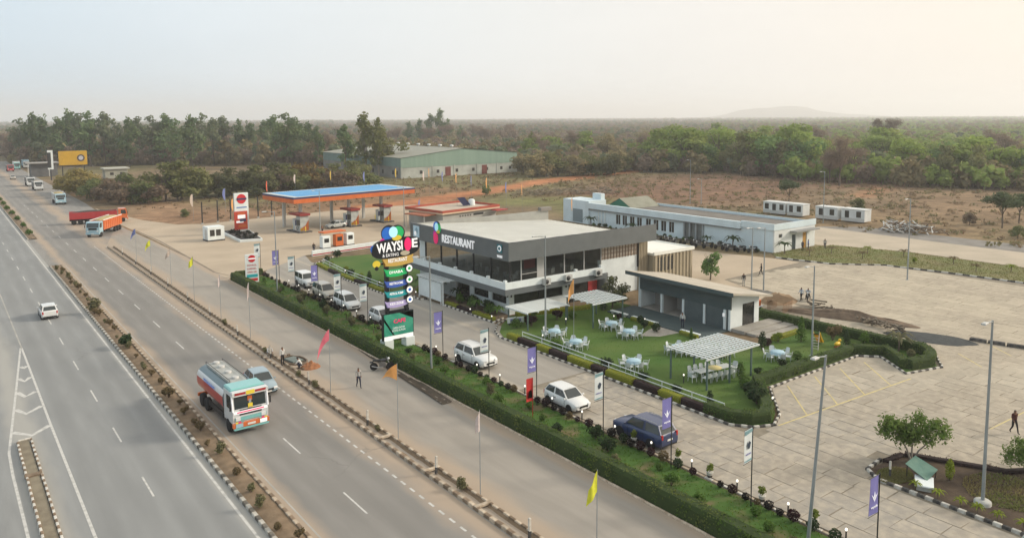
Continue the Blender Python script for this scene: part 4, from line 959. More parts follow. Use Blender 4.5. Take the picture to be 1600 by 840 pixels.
TREES = [(35.2,446.2,22.7,'tallb','L'),(39.6,439.4,25.5,'tall','L'),(46,460.8,24.5,'tall','L'),(49,433.1,23.2,'tall','L'),(57.1,457.4,27.2,'tall','L'),(57,416.7,24.7,'tallb','L'),(59,407.2,25.5,'tall','L'),(65,406,25.4,'tallb','L'),(72.2,420.9,22,'tallb','L'),(71.7,385,22.9,'tall','L'),(80.5,408,23.1,'tallb','L'),(83.7,395.3,23.6,'tallb','L'),(89.2,394,24.5,'tall','L'),(88.6,371.6,21.9,'tall','L'),(92.8,362.2,23.6,'tall','L'),(106.8,396.6,24.5,'tallb','L'),(104.6,369.9,22.3,'tallb','L'),(118.8,401.8,23.3,'tallb','L'),(125.6,398.5,21.5,'tall','L'),(130.9,399.3,20.6,'tall','L'),(136.4,392.1,21,'tall','L'),(129.1,356.3,23.5,'tall','L'),(125.5,331.7,24.2,'tall','L'),(137.6,352.2,22.4,'tall','L'),(148.1,363.1,20.2,'tall','L'),(136.4,324.3,18.4,'tall','L'),(78.9,435,17,'bare','Lb'),(149.1,392.9,17.9,'bare','Lb'),(158,368,17,'bare','Lb'),(117,418.7,13.6,'bare','Lb'),(101.9,500.5,16.6,'bare','Lb'),(75.3,448.5,13.7,'bare','Lb'),(80.2,502.2,15.2,'bare','Lb'),(49,493.9,17.2,'bare','Lb'),(74.8,433.1,15.9,'bare','Lb'),(72.5,492.2,15.4,'bare','Lb'),(191.5,455,15.3,'bare','Lb'),(129.4,467.3,14.7,'bare','Lb'),(62.7,551.2,13.8,'bare','Lb'),(162.7,440.7,13.3,'bare','Lb'),(42.9,475.8,14,'bare','Lb'),(144.3,481.2,14.9,'bare','Lb'),(134.3,467.3,16.2,'bare','Lb'),(124.8,420,18,'bare','Lb'),(106.3,400,15.4,'bare','Lb'),(59.4,460.8,14,'bare','Lb'),(40.1,487.6,18,'bare','Lb'),(121.5,479.5,13.6,'bare','Lb'),(31.8,468.4,17.7,'bare','Lb'),(148.9,407.3,13.6,'bare','Lb'),(74.8,444.1,18.6,'bare','Lb'),(118.6,434,16.2,'bare','Lb'),(98,419.5,16.4,'bare','Lb'),(130.6,467.4,14.8,'bare','Lb'),(37,537.9,17.8,'bare','Lb'),(93,426.4,15.6,'bare','Lb'),(104.2,452,13.1,'bare','Lb'),(153.8,489.9,14.9,'bare','Lb'),(131.8,400.5,13.5,'bare','Lb'),(100.4,412.5,14.4,'bare','Lb'),(31,265.1,7.7,'yel','M'),(33,255.9,8.8,'yel','M'),(34.5,247.5,8.4,'yel','M'),(35.6,266.4,8.8,'yel','M'),(35,238.1,6.6,'bush','M'),(36.7,228.3,6.9,'dry','M'),(38.4,222.9,6.4,'dry','M'),(40.6,221,7.1,'dry','M'),(43.3,218.7,7.8,'bush','M'),(46.2,220.2,8.2,'dry','M'),(49.7,221.4,11.1,'broad','M'),(53.8,222.1,11.6,'broad','M'),(56.4,220,10.9,'broad','M'),(61,224.9,9.1,'bush','M'),(63.7,222.6,8.3,'broadd','M'),(67.5,224,8.8,'broadd','M'),(72.2,224.8,8.6,'broadd','M'),(74.8,222.6,9.3,'broad','M'),(78.9,221.5,10,'broadd','M'),(82.3,221.1,9.5,'broad','M'),(86.8,222.4,10.4,'orange','M'),(89.6,219.9,11.5,'orange','M'),(93.7,221.7,9.4,'broad','M'),(97.8,220.9,8.9,'broad','M'),(101.2,220.7,9.1,'broad','M'),(106,222.2,8.5,'bush','M'),(110.5,224.3,8.6,'broad','M'),(81,232.6,7.1,'dry','M'),(91.6,240.7,6.2,'dry','M'),(44.6,182.1,2.5,'bush','M'),(34.1,234.1,6.3,'bush','M'),(39.5,240.6,7.5,'dry','M'),(42.1,236.7,7.8,'bush','M'),(45,228.7,6,'bush','M'),(54.2,248.5,6.8,'broadd','M'),(52.2,219.9,6.2,'broad','M'),(59.8,239.1,6.7,'broadd','M'),(60.6,224.4,7.3,'broad','M'),(67,228.4,6.8,'bush','M'),(70.9,229.3,6.7,'broad','M'),(72.4,226.4,8.6,'broad','M'),(74.2,215.4,8.2,'broadd','M'),(79.3,220,8.9,'dry','M'),(83.9,217,7.9,'broad','M'),(93.2,229.8,8.9,'broadd','M'),(100.1,233.9,7.1,'dry','M'),(94.5,208.7,9,'dry','M'),(101.1,214.1,9.9,'broad','M'),(129.8,281.5,19.4,'tall','W'),(131.4,266.8,24,'tallo','W'),(133.6,260.6,21.6,'tallo','W'),(139.2,264.1,16.9,'broad','W'),(299.2,530.3,19,'tall','Wb'),(305,524.3,21,'tall','Wb'),(310.7,518.2,24.9,'tall','Wb'),(316.3,512.3,28.8,'tall','Wb'),(320.6,507.8,20.8,'tall','Wb'),(327.6,500.4,15.8,'tall','Wb'),(337.6,477.1,14.7,'bare','Wb2'),(357.4,576.2,15,'bare','Wb2'),(282.4,648.5,14,'bare','Wb2'),(291.4,651.6,19.3,'bare','Wb2'),(389,523.2,19.2,'bare','Wb2'),(389.9,536,12.9,'bare','Wb2'),(312.9,473.2,13.6,'bare','Wb2'),(305.2,487.6,19.7,'bare','Wb2'),(346.9,497.2,14.6,'bare','Wb2'),(255.6,548.2,13.9,'bare','Wb2'),(276.8,611.8,15.9,'bare','Wb2'),(376.9,522,18.1,'bare','Wb2'),(280.2,547.4,14.9,'bare','Wb2'),(314.5,561.6,17,'bare','Wb2'),(305.5,560.4,19.4,'bare','Wb2'),(285.7,478.4,17.4,'bare','Wb2'),(374.8,543.2,14.2,'bare','Wb2'),(333.2,480.6,16.2,'bare','Wb2'),(305.1,515.9,13.8,'bare','Wb2'),(305,635.7,14,'bare','Wb2'),(363.1,478.8,16.4,'bare','Wb2'),(368.9,543.6,17.5,'bare','Wb2'),(276.2,557.5,18,'bare','Wb2'),(273.4,540.2,13.6,'bare','Wb2'),(279.8,530.9,17.3,'bare','Wb2'),(350.7,478.9,17.8,'bare','Wb2'),(193.4,252.2,8.2,'khaki','C'),(182.8,235.3,10,'khaki','C'),(194.6,245,6.4,'khaki','C'),(194.6,241.9,8.1,'broadd','C'),(178.5,220.9,11.1,'khaki','C'),(183.2,221.4,11.1,'broad','C'),(189.6,225.7,8.1,'bush','C'),(186.8,219.3,10.3,'broad','C'),(204,236.8,7.8,'bush','C'),(202.9,232,7.1,'khaki','C'),(207.3,236.1,7,'bush','C'),(191.8,215.8,10.1,'khaki','C'),(195.8,216.4,9.8,'bush','C'),(203.8,222.6,8.8,'broad','C'),(198.8,213.4,9.2,'broad','C'),(214.9,227.9,9.1,'khaki','C'),(197.8,208.2,7.9,'bush','C'),(203.9,210.6,8.5,'khaki','C'),(215.3,218.9,7.8,'khaki','C'),(200.7,203.1,10,'broadd','C'),(222.7,221.1,8.2,'khaki','C'),(218.8,215.8,7.6,'broad','C'),(227.9,220.2,9.4,'khaki','C'),(231,219.6,9.5,'broadd','C'),(236.9,224.5,6.8,'broadd','C'),(239.5,223.2,8.9,'khaki','C'),(275.3,310.7,15.4,'bare','C2'),(279.2,264.6,10.2,'khaki','C2'),(257.2,316.3,15.7,'bare','C2'),(241.6,304.2,14.4,'tallo','C2'),(268.6,298.1,12.7,'tallo','C2'),(311.8,289.4,11.2,'bare','C2'),(243.5,293.2,10.9,'tallo','C2'),(270.5,253.9,15,'bare','C2'),(262.1,267.4,13.3,'bare','C2'),(293.8,296.8,12.3,'bare','C2'),(289.5,297.9,14.3,'khaki','C2'),(271.8,299.8,8.8,'green','C2'),(265,238.1,13.8,'tallo','C2'),(301.5,269.4,11.7,'tallo','C2'),(289.7,282,8.6,'green','C2'),(257.6,326,10.4,'bare','C2'),(273.5,257.6,12.5,'tallo','C2'),(292.4,291.5,9,'bare','C2'),(241.5,304.7,11.1,'green','C2'),(257.2,314.8,10.4,'bare','C2'),(233,282.5,11.8,'bare','C2'),(235.1,298.1,12.5,'green','C2'),(247.9,255.7,14.3,'khaki','C2'),(300.6,291.7,8.1,'tallo','C2'),(312.3,293.6,14.9,'khaki','C2'),(313.6,270.5,15.2,'bare','C2'),(250.8,269.3,12.8,'bare','C2'),(288.7,270.2,9,'bare','C2'),(262.9,287.5,15.8,'green','C2'),(251.8,296.3,16.2,'green','C2'),(263.9,118.2,12.2,'green','G'),(264.1,122.8,13.6,'broad','G'),(256,167.8,19.4,'green','G'),(254.5,183.6,19.4,'broad','G'),(257.7,197.3,14.9,'greend','G'),(244.5,197.2,16.6,'green','G'),(260.4,226.2,18.4,'greend','G'),(238.3,212.4,15.4,'green','G'),(267.6,169.8,20,'green','G'),(253.5,185.9,14.5,'greenl','G'),(329.4,168.7,15.4,'green','G'),(267.6,114,17.1,'greend','G'),(251.1,108.8,13.3,'broad','G'),(242.4,173.7,16.8,'greenl','G'),(265.1,181.2,16.5,'green','G'),(344.5,181.7,15.5,'green','G'),(244,220.3,17.9,'green','G'),(308,152.8,14.9,'greend','G'),(253.3,169.4,15,'green','G'),(247,158.8,16.3,'greend','G'),(252.4,213.6,20.8,'green','G'),(245.4,154.7,17.6,'greend','G'),(261.5,108.2,16.2,'greenl','G'),(263.8,113,13.6,'greend','G'),(244.3,162.6,15.5,'broad','G'),(259.5,98.9,15.8,'green','G'),(242,192.6,13.2,'greend','G'),(240.8,203,18.4,'greenl','G'),(240.8,177.3,17,'broad','G'),(264.7,105.5,16,'greenl','G'),(277.8,97.1,11.8,'green','G'),(258,172.8,16,'green','G'),(263.7,193.6,14.8,'green','G'),(344.2,182.7,17.3,'green','G'),(248,185.5,16,'broad','G'),(242,165.1,17.4,'greend','G'),(261.4,203.4,20.4,'green','G'),(309.2,162,14.5,'greenl','G'),(247.1,209.6,15.4,'broad','G'),(247.2,205.1,18.7,'greenl','G'),(249.9,157.5,17.3,'greenl','G'),(260.5,107.8,15.5,'green','G'),(262.2,216,16.8,'green','G'),(261.6,174.7,18.4,'broad','G'),(263.6,126.6,16.4,'green','G'),(335,174.4,17.7,'green','G'),(254.6,171,13.2,'green','G'),(245.6,166.8,13.6,'green','G'),(252.2,100.2,13.6,'broad','G'),(266.4,108.3,11.9,'broad','G'),(265.1,97.4,14.9,'greend','G'),(231.7,206,13.3,'green','G'),(255.3,228.5,18.8,'green','G'),(342.4,172.6,21.2,'greenl','G'),(271.1,118.4,14.1,'greend','G'),(263.3,159.7,15.9,'greenl','G'),(342,122.3,13.4,'khaki','G2'),(369.9,137,14.9,'bare','G2'),(360.5,199.5,13.8,'khaki','G2'),(363.4,250.3,18.4,'khaki','G2'),(341.4,153.3,12.8,'greenl','G2'),(357,282.3,17.2,'green','G2'),(395.5,145.5,16.1,'bare','G2'),(333,215.3,13.7,'greenl','G2'),(380.1,217.4,14.3,'khaki','G2'),(359.6,148.3,14.4,'bare','G2'),(379,254.9,18.5,'bare','G2'),(374.3,172.2,11.6,'greenl','G2'),(353.6,178,15.8,'green','G2'),(353.3,129.4,13.8,'bare','G2'),(343.2,192.9,14.2,'khaki','G2'),(395.9,347.2,19.8,'greenl','G2'),(344.6,133.6,12,'bare','G2'),(353.2,225.1,14,'greenl','G2'),(337.3,161,13.1,'bare','G2'),(368.2,161.3,12.5,'khaki','G2'),(335.2,198.3,12.2,'khaki','G2'),(396,310.9,18.7,'green','G2'),(342.4,142.3,12.9,'greenl','G2'),(354.7,237.5,13.4,'green','G2'),(347.1,240.2,17.8,'greenl','G2'),(391.9,235.7,13.6,'bare','G2'),(341.9,132.8,12.7,'green','G2'),(371.8,250.2,17.3,'bare','G2'),(377.3,252.7,19.3,'khaki','G2'),(368.6,246.6,14.9,'green','G2'),(367.8,224.8,17.8,'bare','G2'),(382.5,276.9,14.8,'greenl','G2'),(346.1,156.1,13.5,'greenl','G2'),(341.8,126.6,12.7,'bare','G2'),(361.9,253.2,14.8,'greenl','G2'),(360.7,274.4,14.8,'green','G2'),(384.6,148,16,'bare','G2'),(386.9,191.4,12.5,'green','G2'),(351.4,236.4,13.4,'green','G2'),(326.8,278.4,16.4,'bare','G2'),(226.2,129.6,16.8,'bigbare','G3'),(232.4,136.7,13.3,'bare','G3'),(242.1,134.7,13.5,'bare','G3'),(309.9,157.9,15.4,'green','G4'),(164,60.4,7.6,'acacia','R'),(173.2,60.8,6.5,'acacia','R'),(165.7,107.9,7.2,'acacia','R2'),(166.5,90.8,4.4,'bush','R2'),(163.9,66.2,2.8,'dry','R'),(153.3,53.9,2.5,'bush','R'),(124.6,177.5,4.2,'bush','C5'),(481.1,245.1,22.5,'bigbare','G5')]
ZL = {   # zone: (name by kind, label by kind, group)
    'L': ('gum_tree', {'tall': 'tall dark green slender tree in the row behind the left lot', 'tallb': 'tall grey-green slender tree in the row behind the left lot'}, 'tall trees behind the left lot'),
    'Lb': ('bare_tree', {'bare': 'leafless brown tree between the tall trees behind the left lot'}, 'leafless trees behind the left lot'),
    'M': ('bush', {'yel': 'yellow-olive bush beside the highway at the far left', 'bush': 'olive bush in the thicket left of the fuel station', 'dry': 'dry brown-purple bush in the thicket left of the fuel station', 'broad': 'olive green small tree in the thicket behind the fuel station', 'broadd': 'dark olive small tree in the thicket behind the fuel station', 'orange': 'rust-tinted bush behind the fuel station canopy'}, 'thicket between the highway and the green shed'),
    'W': ('gum_tree', {'tall': 'slender dark tree before the long side of the green shed', 'tallo': 'tall olive tree before the corner of the green shed', 'broad': 'short spreading tree at the corner of the green shed'}, 'trees in front of the green shed'),
    'Wb': ('gum_tree', {'tall': 'dark green tree standing behind the roof of the green shed'}, 'green trees behind the shed'),
    'Wb2': ('bare_tree', {'bare': 'leafless brown tree in the wood behind the green shed'}, 'leafless trees behind the shed'),
    'C': ('bush', {'bush': 'olive bush in the belt right of the green shed', 'broad': 'dull green bush in the belt right of the green shed', 'khaki': 'khaki dry bush in the belt right of the green shed', 'broadd': 'dark olive bush in the belt right of the green shed'}, 'bush belt right of the green shed'),
    'C2': ('wood_tree', {'bare': 'leafless tree in the wood behind the khaki bush belt', 'khaki': 'khaki tree in the wood behind the bush belt', 'green': 'green tree in the wood behind the khaki bush belt', 'tallo': 'slender olive tree in the wood behind the bush belt'}, 'wood behind the bush belt'),
    'G': ('wood_tree', {'green': 'bright green tree at the edge of the right-hand wood', 'greenl': 'yellow-green tree at the edge of the right-hand wood', 'greend': 'deep green tree at the edge of the right-hand wood', 'broad': 'olive tree at the edge of the right-hand wood'}, 'trees at the edge of the right-hand wood'),
    'G2': ('wood_tree', {'green': 'green tree in the second row of the right-hand wood', 'greenl': 'yellow-green tree in the second row of the right-hand wood', 'khaki': 'khaki tree in the second row of the right-hand wood', 'bare': 'leafless tree in the second row of the right-hand wood'}, 'second row of the right-hand wood'),
    'G3': ('bare_tree', {'bigbare': 'big spreading brown leafless tree in front of the right-hand wood', 'bare': 'smaller leafless tree beside the big brown one'}, None),
    'G4': ('wood_tree', {'green': 'lone green tree with a bare trunk in the gap of the right-hand wood'}, None),
    'G5': ('bare_tree', {'bigbare': 'rounded brown tree rising above the far wood at the right'}, None),
    'R': ('field_tree', {'acacia': 'dark spreading tree at the right edge of the field', 'dry': 'dry brown bush under the dark spreading trees', 'bush': 'low green bush at the right edge beyond the yard'}, 'dark trees at the right edge of the field'),
    'R2': ('field_tree', {'acacia': 'lone dark round tree behind the portable cabins', 'bush': 'olive bush right of the portable cabins'}, None),
    'C5': ('bush', {'bush': 'lone olive bush on the red track before the shed'}, None),
}
for (x, y, h, kind, zone) in TREES:
    nm, labs, grp = ZL[zone]
    plant_tree(nm, x, y, h, kind, labs[kind], grp, sx=rnd.uniform(.9, 1.2) * (1.0 if kind in ('tall', 'tallb') else 1.0) * (1.25 if kind in ('green', 'greenl', 'greend') or zone in 'MC' else 1))

# ---------------------------------------------------------------- the far wood: one mass of instanced crowns
def wood():
    pc = bpy.data.collections.new('wood_crowns')
    names = []
    for i, (kind, nleaf) in enumerate((('bare', 0), ('khaki', 0), ('tallb', 0), ('green', 0), ('greenl', 0), ('dry', 0))):
        rs = random.Random(50 + i); c = MB(); L = []
        for k in range(6): a = rs.random() * 6.3; e = rs.uniform(.2, 2.8); z = rs.uniform(2.2, 7.6 - e * .6); rr = rs.uniform(1.5, 2.4); L.append((e * math.cos(a), e * math.sin(a), z, rr, rr, rr * .85))
        leaves(c, L, 330, .5, 1.0, rs, .5, asp=.35 if kind == 'bare' else .65)
        c.tube([(0, 0, -1), (0, 0, 5)], [.2, .1], 4, 0)
        me = c.mesh('wood_crown_%d' % i, LM[kind]); o = bpy.data.objects.new('wood_crown_%d' % i, me); pc.objects.link(o)
    pts, kinds, scl = [], [], []
    rs = random.Random(11)
    def first(az):                       # distance at which the wood starts, by bearing from the highway direction
        tab = [(-10, 470), (3, 440), (12, 400), (22, 360), (27, 340), (30, 350), (37, 300), (42, 300), (52, 300), (58, 275), (66, 262), (85, 260), (100, 260)]
        for (a, d), (b, e) in zip(tab[:-1], tab[1:]):
            if a <= az <= b: return d + (e - d) * (az - a) / (b - a)
        return 470
    r = 250.0
    while r < 5200:
        s = .011 * r + 2.2; n_ = int(math.radians(112) * r / s)
        for k in range(n_):
            az = -12 + 112 * (k + rs.random()) / n_; rr = r + rs.uniform(-.5, .5) * s
            if rr < first(az): continue
            x, y = rr * math.sin(R(az)), rr * math.cos(R(az))
            if -30 < x < 33 and y < 1500: continue
            if 128 < x < 196 and 238 < y < 322: continue
            if 30 < x < 62 and 300 < y < 360: continue
            cl = mnoise.noise(Vector((x * .006, y * .006, 4)))
            if rr < 700 and cl < -.42 and az > 55: continue
            g = sst(40, 66, az) - .25 + .5 * cl + .12 * (1 if rr < 600 else -1)
            if az < 24: kd = rs.choices((0, 2, 5, 1), (6, 1.4, 1.5, 1.4))[0]
            elif rs.random() < g: kd = rs.choices((3, 4, 1), (4, 3, 1))[0]
            else: kd = rs.choices((0, 1, 2, 5), (5, 2.2, 1.6, 2))[0]
            pts.append((x, y, -.3)); kinds.append(kd); scl.append(rs.uniform(.75, 1.25) * (1.0 + rr * .00012) * (1.15 if az < 24 else .92))
        r += s
    me = bpy.data.meshes.new('woodland'); me.from_pydata(pts, [], [])
    a = me.attributes.new('crown', 'INT', 'POINT'); a.data.foreach_set('value', kinds)
    a = me.attributes.new('size', 'FLOAT', 'POINT'); a.data.foreach_set('value', scl)
    o = obj('woodland', me); tag(o, 'hazy mixed wood of bare and green trees reaching to the horizon', 'woodland', kind='stuff')
    ng = bpy.data.node_groups.new('wood_scatter', 'GeometryNodeTree')
    ng.interface.new_socket('Geometry', in_out='INPUT', socket_type='NodeSocketGeometry'); ng.interface.new_socket('Geometry', in_out='OUTPUT', socket_type='NodeSocketGeometry')
    N = ng.nodes; K = ng.links; gi = N.new('NodeGroupInput'); go = N.new('NodeGroupOutput')
    ip = N.new('GeometryNodeInstanceOnPoints'); ci = N.new('GeometryNodeCollectionInfo'); ci.inputs[0].default_value = pc
    ci.inputs['Separate Children'].default_value = True; ci.inputs['Reset Children'].default_value = True
    na = N.new('GeometryNodeInputNamedAttribute'); na.data_type = 'INT'; na.inputs[0].default_value = 'crown'
    ns = N.new('GeometryNodeInputNamedAttribute'); ns.data_type = 'FLOAT'; ns.inputs[0].default_value = 'size'
    rv = N.new('FunctionNodeRandomValue'); rv.data_type = 'FLOAT_VECTOR'; rv.inputs[0].default_value = (0, 0, 0); rv.inputs[1].default_value = (0, 0, 6.283)
    K.new(gi.outputs[0], ip.inputs['Points']); K.new(ci.outputs[0], ip.inputs['Instance']); ip.inputs['Pick Instance'].default_value = True
    K.new(na.outputs[0], ip.inputs['Instance Index']); K.new(rv.outputs[0], ip.inputs['Rotation']); K.new(ns.outputs[0], ip.inputs['Scale']); K.new(ip.outputs[0], go.inputs[0])
    md = o.modifiers.new('scatter', 'NODES'); md.node_group = ng
    return len(pts)
print('wood', wood())

# ---------------------------------------------------------------- far hill
hb = MB(); rows = []; n_ = 60
for j in range(9):
    v_ = j / 8
    row = []
    for i in range(n_ + 1):
        u_ = i / n_; az = 50 + 17 * u_; d = 6900 + 1200 * v_
        pr = 74 * math.exp(-((u_ - .34) / .17) ** 4) + 44 * math.exp(-((u_ - .52) / .22) ** 2) + 22 * math.exp(-((u_ - .16) / .12) ** 2)
        z = pr * math.sin(PI * min(1, v_ * 1.0)) * (1 + .10 * mnoise.noise(Vector((u_ * 22, v_ * 3, 0)))) - 2
        row.append((d * math.sin(R(az)), d * math.cos(R(az)), z))
    rows.append(row)
v = [q for r_ in rows for q in r_]; hb.add(v, [(j * (n_ + 1) + i, (j + 1) * (n_ + 1) + i, (j + 1) * (n_ + 1) + i + 1, j * (n_ + 1) + i + 1) for j in range(8) for i in range(n_)], 0, True)
struct('hill', hb, mat('hill_scrub', (.10, .105, .06), (.14, .12, .08), scale=.01, rough=1, world=True))

# ---------------------------------------------------------------- air
hz = MB().box(-7200, 9100, -7200, 9100, -6, 150)
ho = hz.build('haze', []); tag(ho, 'thin pale dust haze over the plain', 'haze', kind='stuff')
hm = bpy.data.materials.new('haze'); hm.use_nodes = True; n = hm.node_tree; n.nodes.clear()
oo = n.nodes.new('ShaderNodeOutputMaterial'); pv = n.nodes.new('ShaderNodeVolumePrincipled')
pv.inputs['Color'].default_value = (.965, .98, 1.0, 1); pv.inputs['Density'].default_value = .00028; pv.inputs['Anisotropy'].default_value = .3
n.links.new(pv.outputs[0], oo.inputs['Volume']); ho.data.materials.append(hm)

# ---------------------------------------------------------------- lawns
m_grass = mat('lawn_grass', (.048, .118, .016), (.100, .148, .030), scale=.16, rough=.9, world=True, bump=.6, bscale=22, detail=8, lo=.3, hi=.7)
m_grassd = mat('dry_lawn', (.125, .15, .04), (.19, .165, .075), scale=.3, rough=.95, world=True, bump=.5, bscale=16, detail=8, lo=.3, hi=.7)
m_blade = leafmat('grass_blade', (.085, .185, .026), (.16, .22, .048), rand=0, scale=.5)
m_strip = mat('strip_grass', (.055, .118, .018), (.155, .125, .062), scale=.55, rough=.95, world=True, bump=.6, bscale=18, detail=8, lo=.50, hi=.66)
def inpoly(x, y, P):
    c = False; j = len(P) - 1
    for i in range(len(P)):
        if (P[i][1] > y) != (P[j][1] > y) and x < (P[j][0] - P[i][0]) * (y - P[i][1]) / (P[j][1] - P[i][1]) + P[i][0]: c = not c
        j = i
    return c
def tufts(name, poly, n, h, m, label, seed=1, z=.03):
    rs = random.Random(seed); xs = [p[0] for p in poly]; ys = [p[1] for p in poly]; V = []; F = []
    while len(F) < n:
        x, y = rs.uniform(min(xs), max(xs)), rs.uniform(min(ys), max(ys))
        if not inpoly(x, y, poly): continue
        a = rs.random() * 6.3; hh = h * rs.uniform(.5, 1.3); w_ = hh * .55; o = len(V); lx, ly = rs.uniform(-.5, .5) * hh, rs.uniform(-.5, .5) * hh
        V += [(x - w_ * math.cos(a), y - w_ * math.sin(a), z), (x + w_ * math.cos(a), y + w_ * math.sin(a), z), (x + lx, y + ly, z + hh)]; F.append((o, o + 1, o + 2))
    o = MB().add(V, F).build(name, m); return tag(o, label, 'grass', kind='stuff')
STRIP = [(32.3, 4), (36.15, 4), (36.15, 106), (32.3, 106)]
GARDEN = [(44.5, 60.5), (44.5, 33.2), (45.6, 31.9), (47.0, 31.4), (48.8, 32.4), (53.0, 36.1), (66.5, 36.1), (68.3, 34.3), (65.5, 30.9), (69.2, 30.0), (72.6, 32.2), (72.0, 43), (72.0, 50), (69.0, 48.2), (69.0, 43.9), (59.7, 43.9), (59.7, 61.5), (64.0, 61.6), (64, 65), (50.2, 66.9), (47.2, 64.6), (45.4, 62.5)]
LAWN2 = [(44.2, 84.3), (44.2, 96), (45.4, 109.5), (50, 113.2), (56, 112), (57.5, 97), (51.5, 88.4), (46.3, 83.6)]
BED = [(47.1, 65.9), (50.28, 67.3), (50.28, 78.5), (48.2, 78.2), (47.15, 76.5)]
BED2 = [(46.3, 80.0), (50.2, 79.2), (50.2, 87.5), (46.5, 83.2)]
VERGE = [(103.8, 69.3), (105.5, 61.3), (110.5, 56), (111.9, 48), (112.8, 38.2), (124, 40), (124, 60), (121, 70.5), (110, 71.9), (106.2, 71.9)]
for nm, P_, m, z in (('verge', STRIP, m_strip, .05), ('garden_lawn', GARDEN, m_grass, .035), ('side_lawn', LAWN2, m_grass, .045), ('planting_bed', BED, m_soil, .03), ('planting_bed', BED2, m_soil, .03), ('far_verge', VERGE, m_grassd, .045)): sheet(nm, P_, z, m)
sheet('rear_road', [(119.5, 71.9), (124.5, 60), (124.5, 20), (137.5, 20), (138, 60), (139, 84), (119.2, 84)], .012, mat('rear_concrete', (.47, .40, .31), (.40, .345, .265), scale=.2, rough=.9, world=True))
sheet('rear_track', [(124.6, 60), (124.6, 20), (139, 20), (146, 20), (146, 78), (139.5, 84.5)], .002, mat('rear_gravel', (.25, .235, .215), (.20, .185, .165), scale=.4, rough=.95, world=True))
tufts('grass_tufts', STRIP, 9000, .10, m_blade, 'short tufted grass on the strip behind the front hedge', 1, .045)
tufts('grass_tufts', GARDEN, 9000, .055, m_blade, 'mown grass of the restaurant garden', 2, .03)
tufts('grass_tufts', VERGE, 5000, .14, leafmat('dry_blade', (.17, .19, .065), (.25, .21, .095), rand=0, scale=.4), 'rough grass on the verge behind the yard', 3, .04)
# dry scrub on the open field: low clumps nobody could count
rs = random.Random(5); sb = MB()
def scrub(n, xr, yr, ok, s0, s1, per, mi):
    k = 0
    while k < n:
        x, y = rs.uniform(*xr), rs.uniform(*yr)
        if not ok(x, y): continue
        k += 1; s = rs.uniform(s0, s1); leaves(sb, [(x, y, s * .25, s, s, s * .36)], per, .10 + s * .12, .18 + s * .22, rs, .4, mi=mi)
okf = lambda x, y: y > .3 * x - 8 and not (x < 139.5 and y < 126) and segd(x, y, TRACK) > 6 and not (x < 98 and y < 178) and not (146 < x < 153.5 and 78 < y < 106)
scrub(900, (125, 262), (45, 215), okf, .4, 1.5, 11, 0); scrub(560, (125, 262), (45, 215), okf, .4, 1.7, 12, 1)
scrub(380, (60, 215), (172, 245), lambda x, y: segd(x, y, TRACK) > 6 and not (x < 98 and y < 178) and x < y + 30, .4, 1.3, 11, 0)
scrub(260, (34, 75), (172, 330), lambda x, y: x > 38 and not (x < 47 and y < 200), .3, 1.2, 10, 0)
scrub(200, (60, 215), (172, 245), lambda x, y: segd(x, y, TRACK) > 7 and not (x < 98 and y < 178) and x < y + 30, .4, 1.2, 11, 1)
tag(sb.build('dry_scrub', [leafmat('scrub_brown', (.24, .175, .11), (.30, .225, .14), scale=.2), leafmat('scrub_olive', (.19, .18, .085), (.25, .215, .115), scale=.2)]), 'low dry scrub scattered over the open field', 'scrub', kind='stuff')

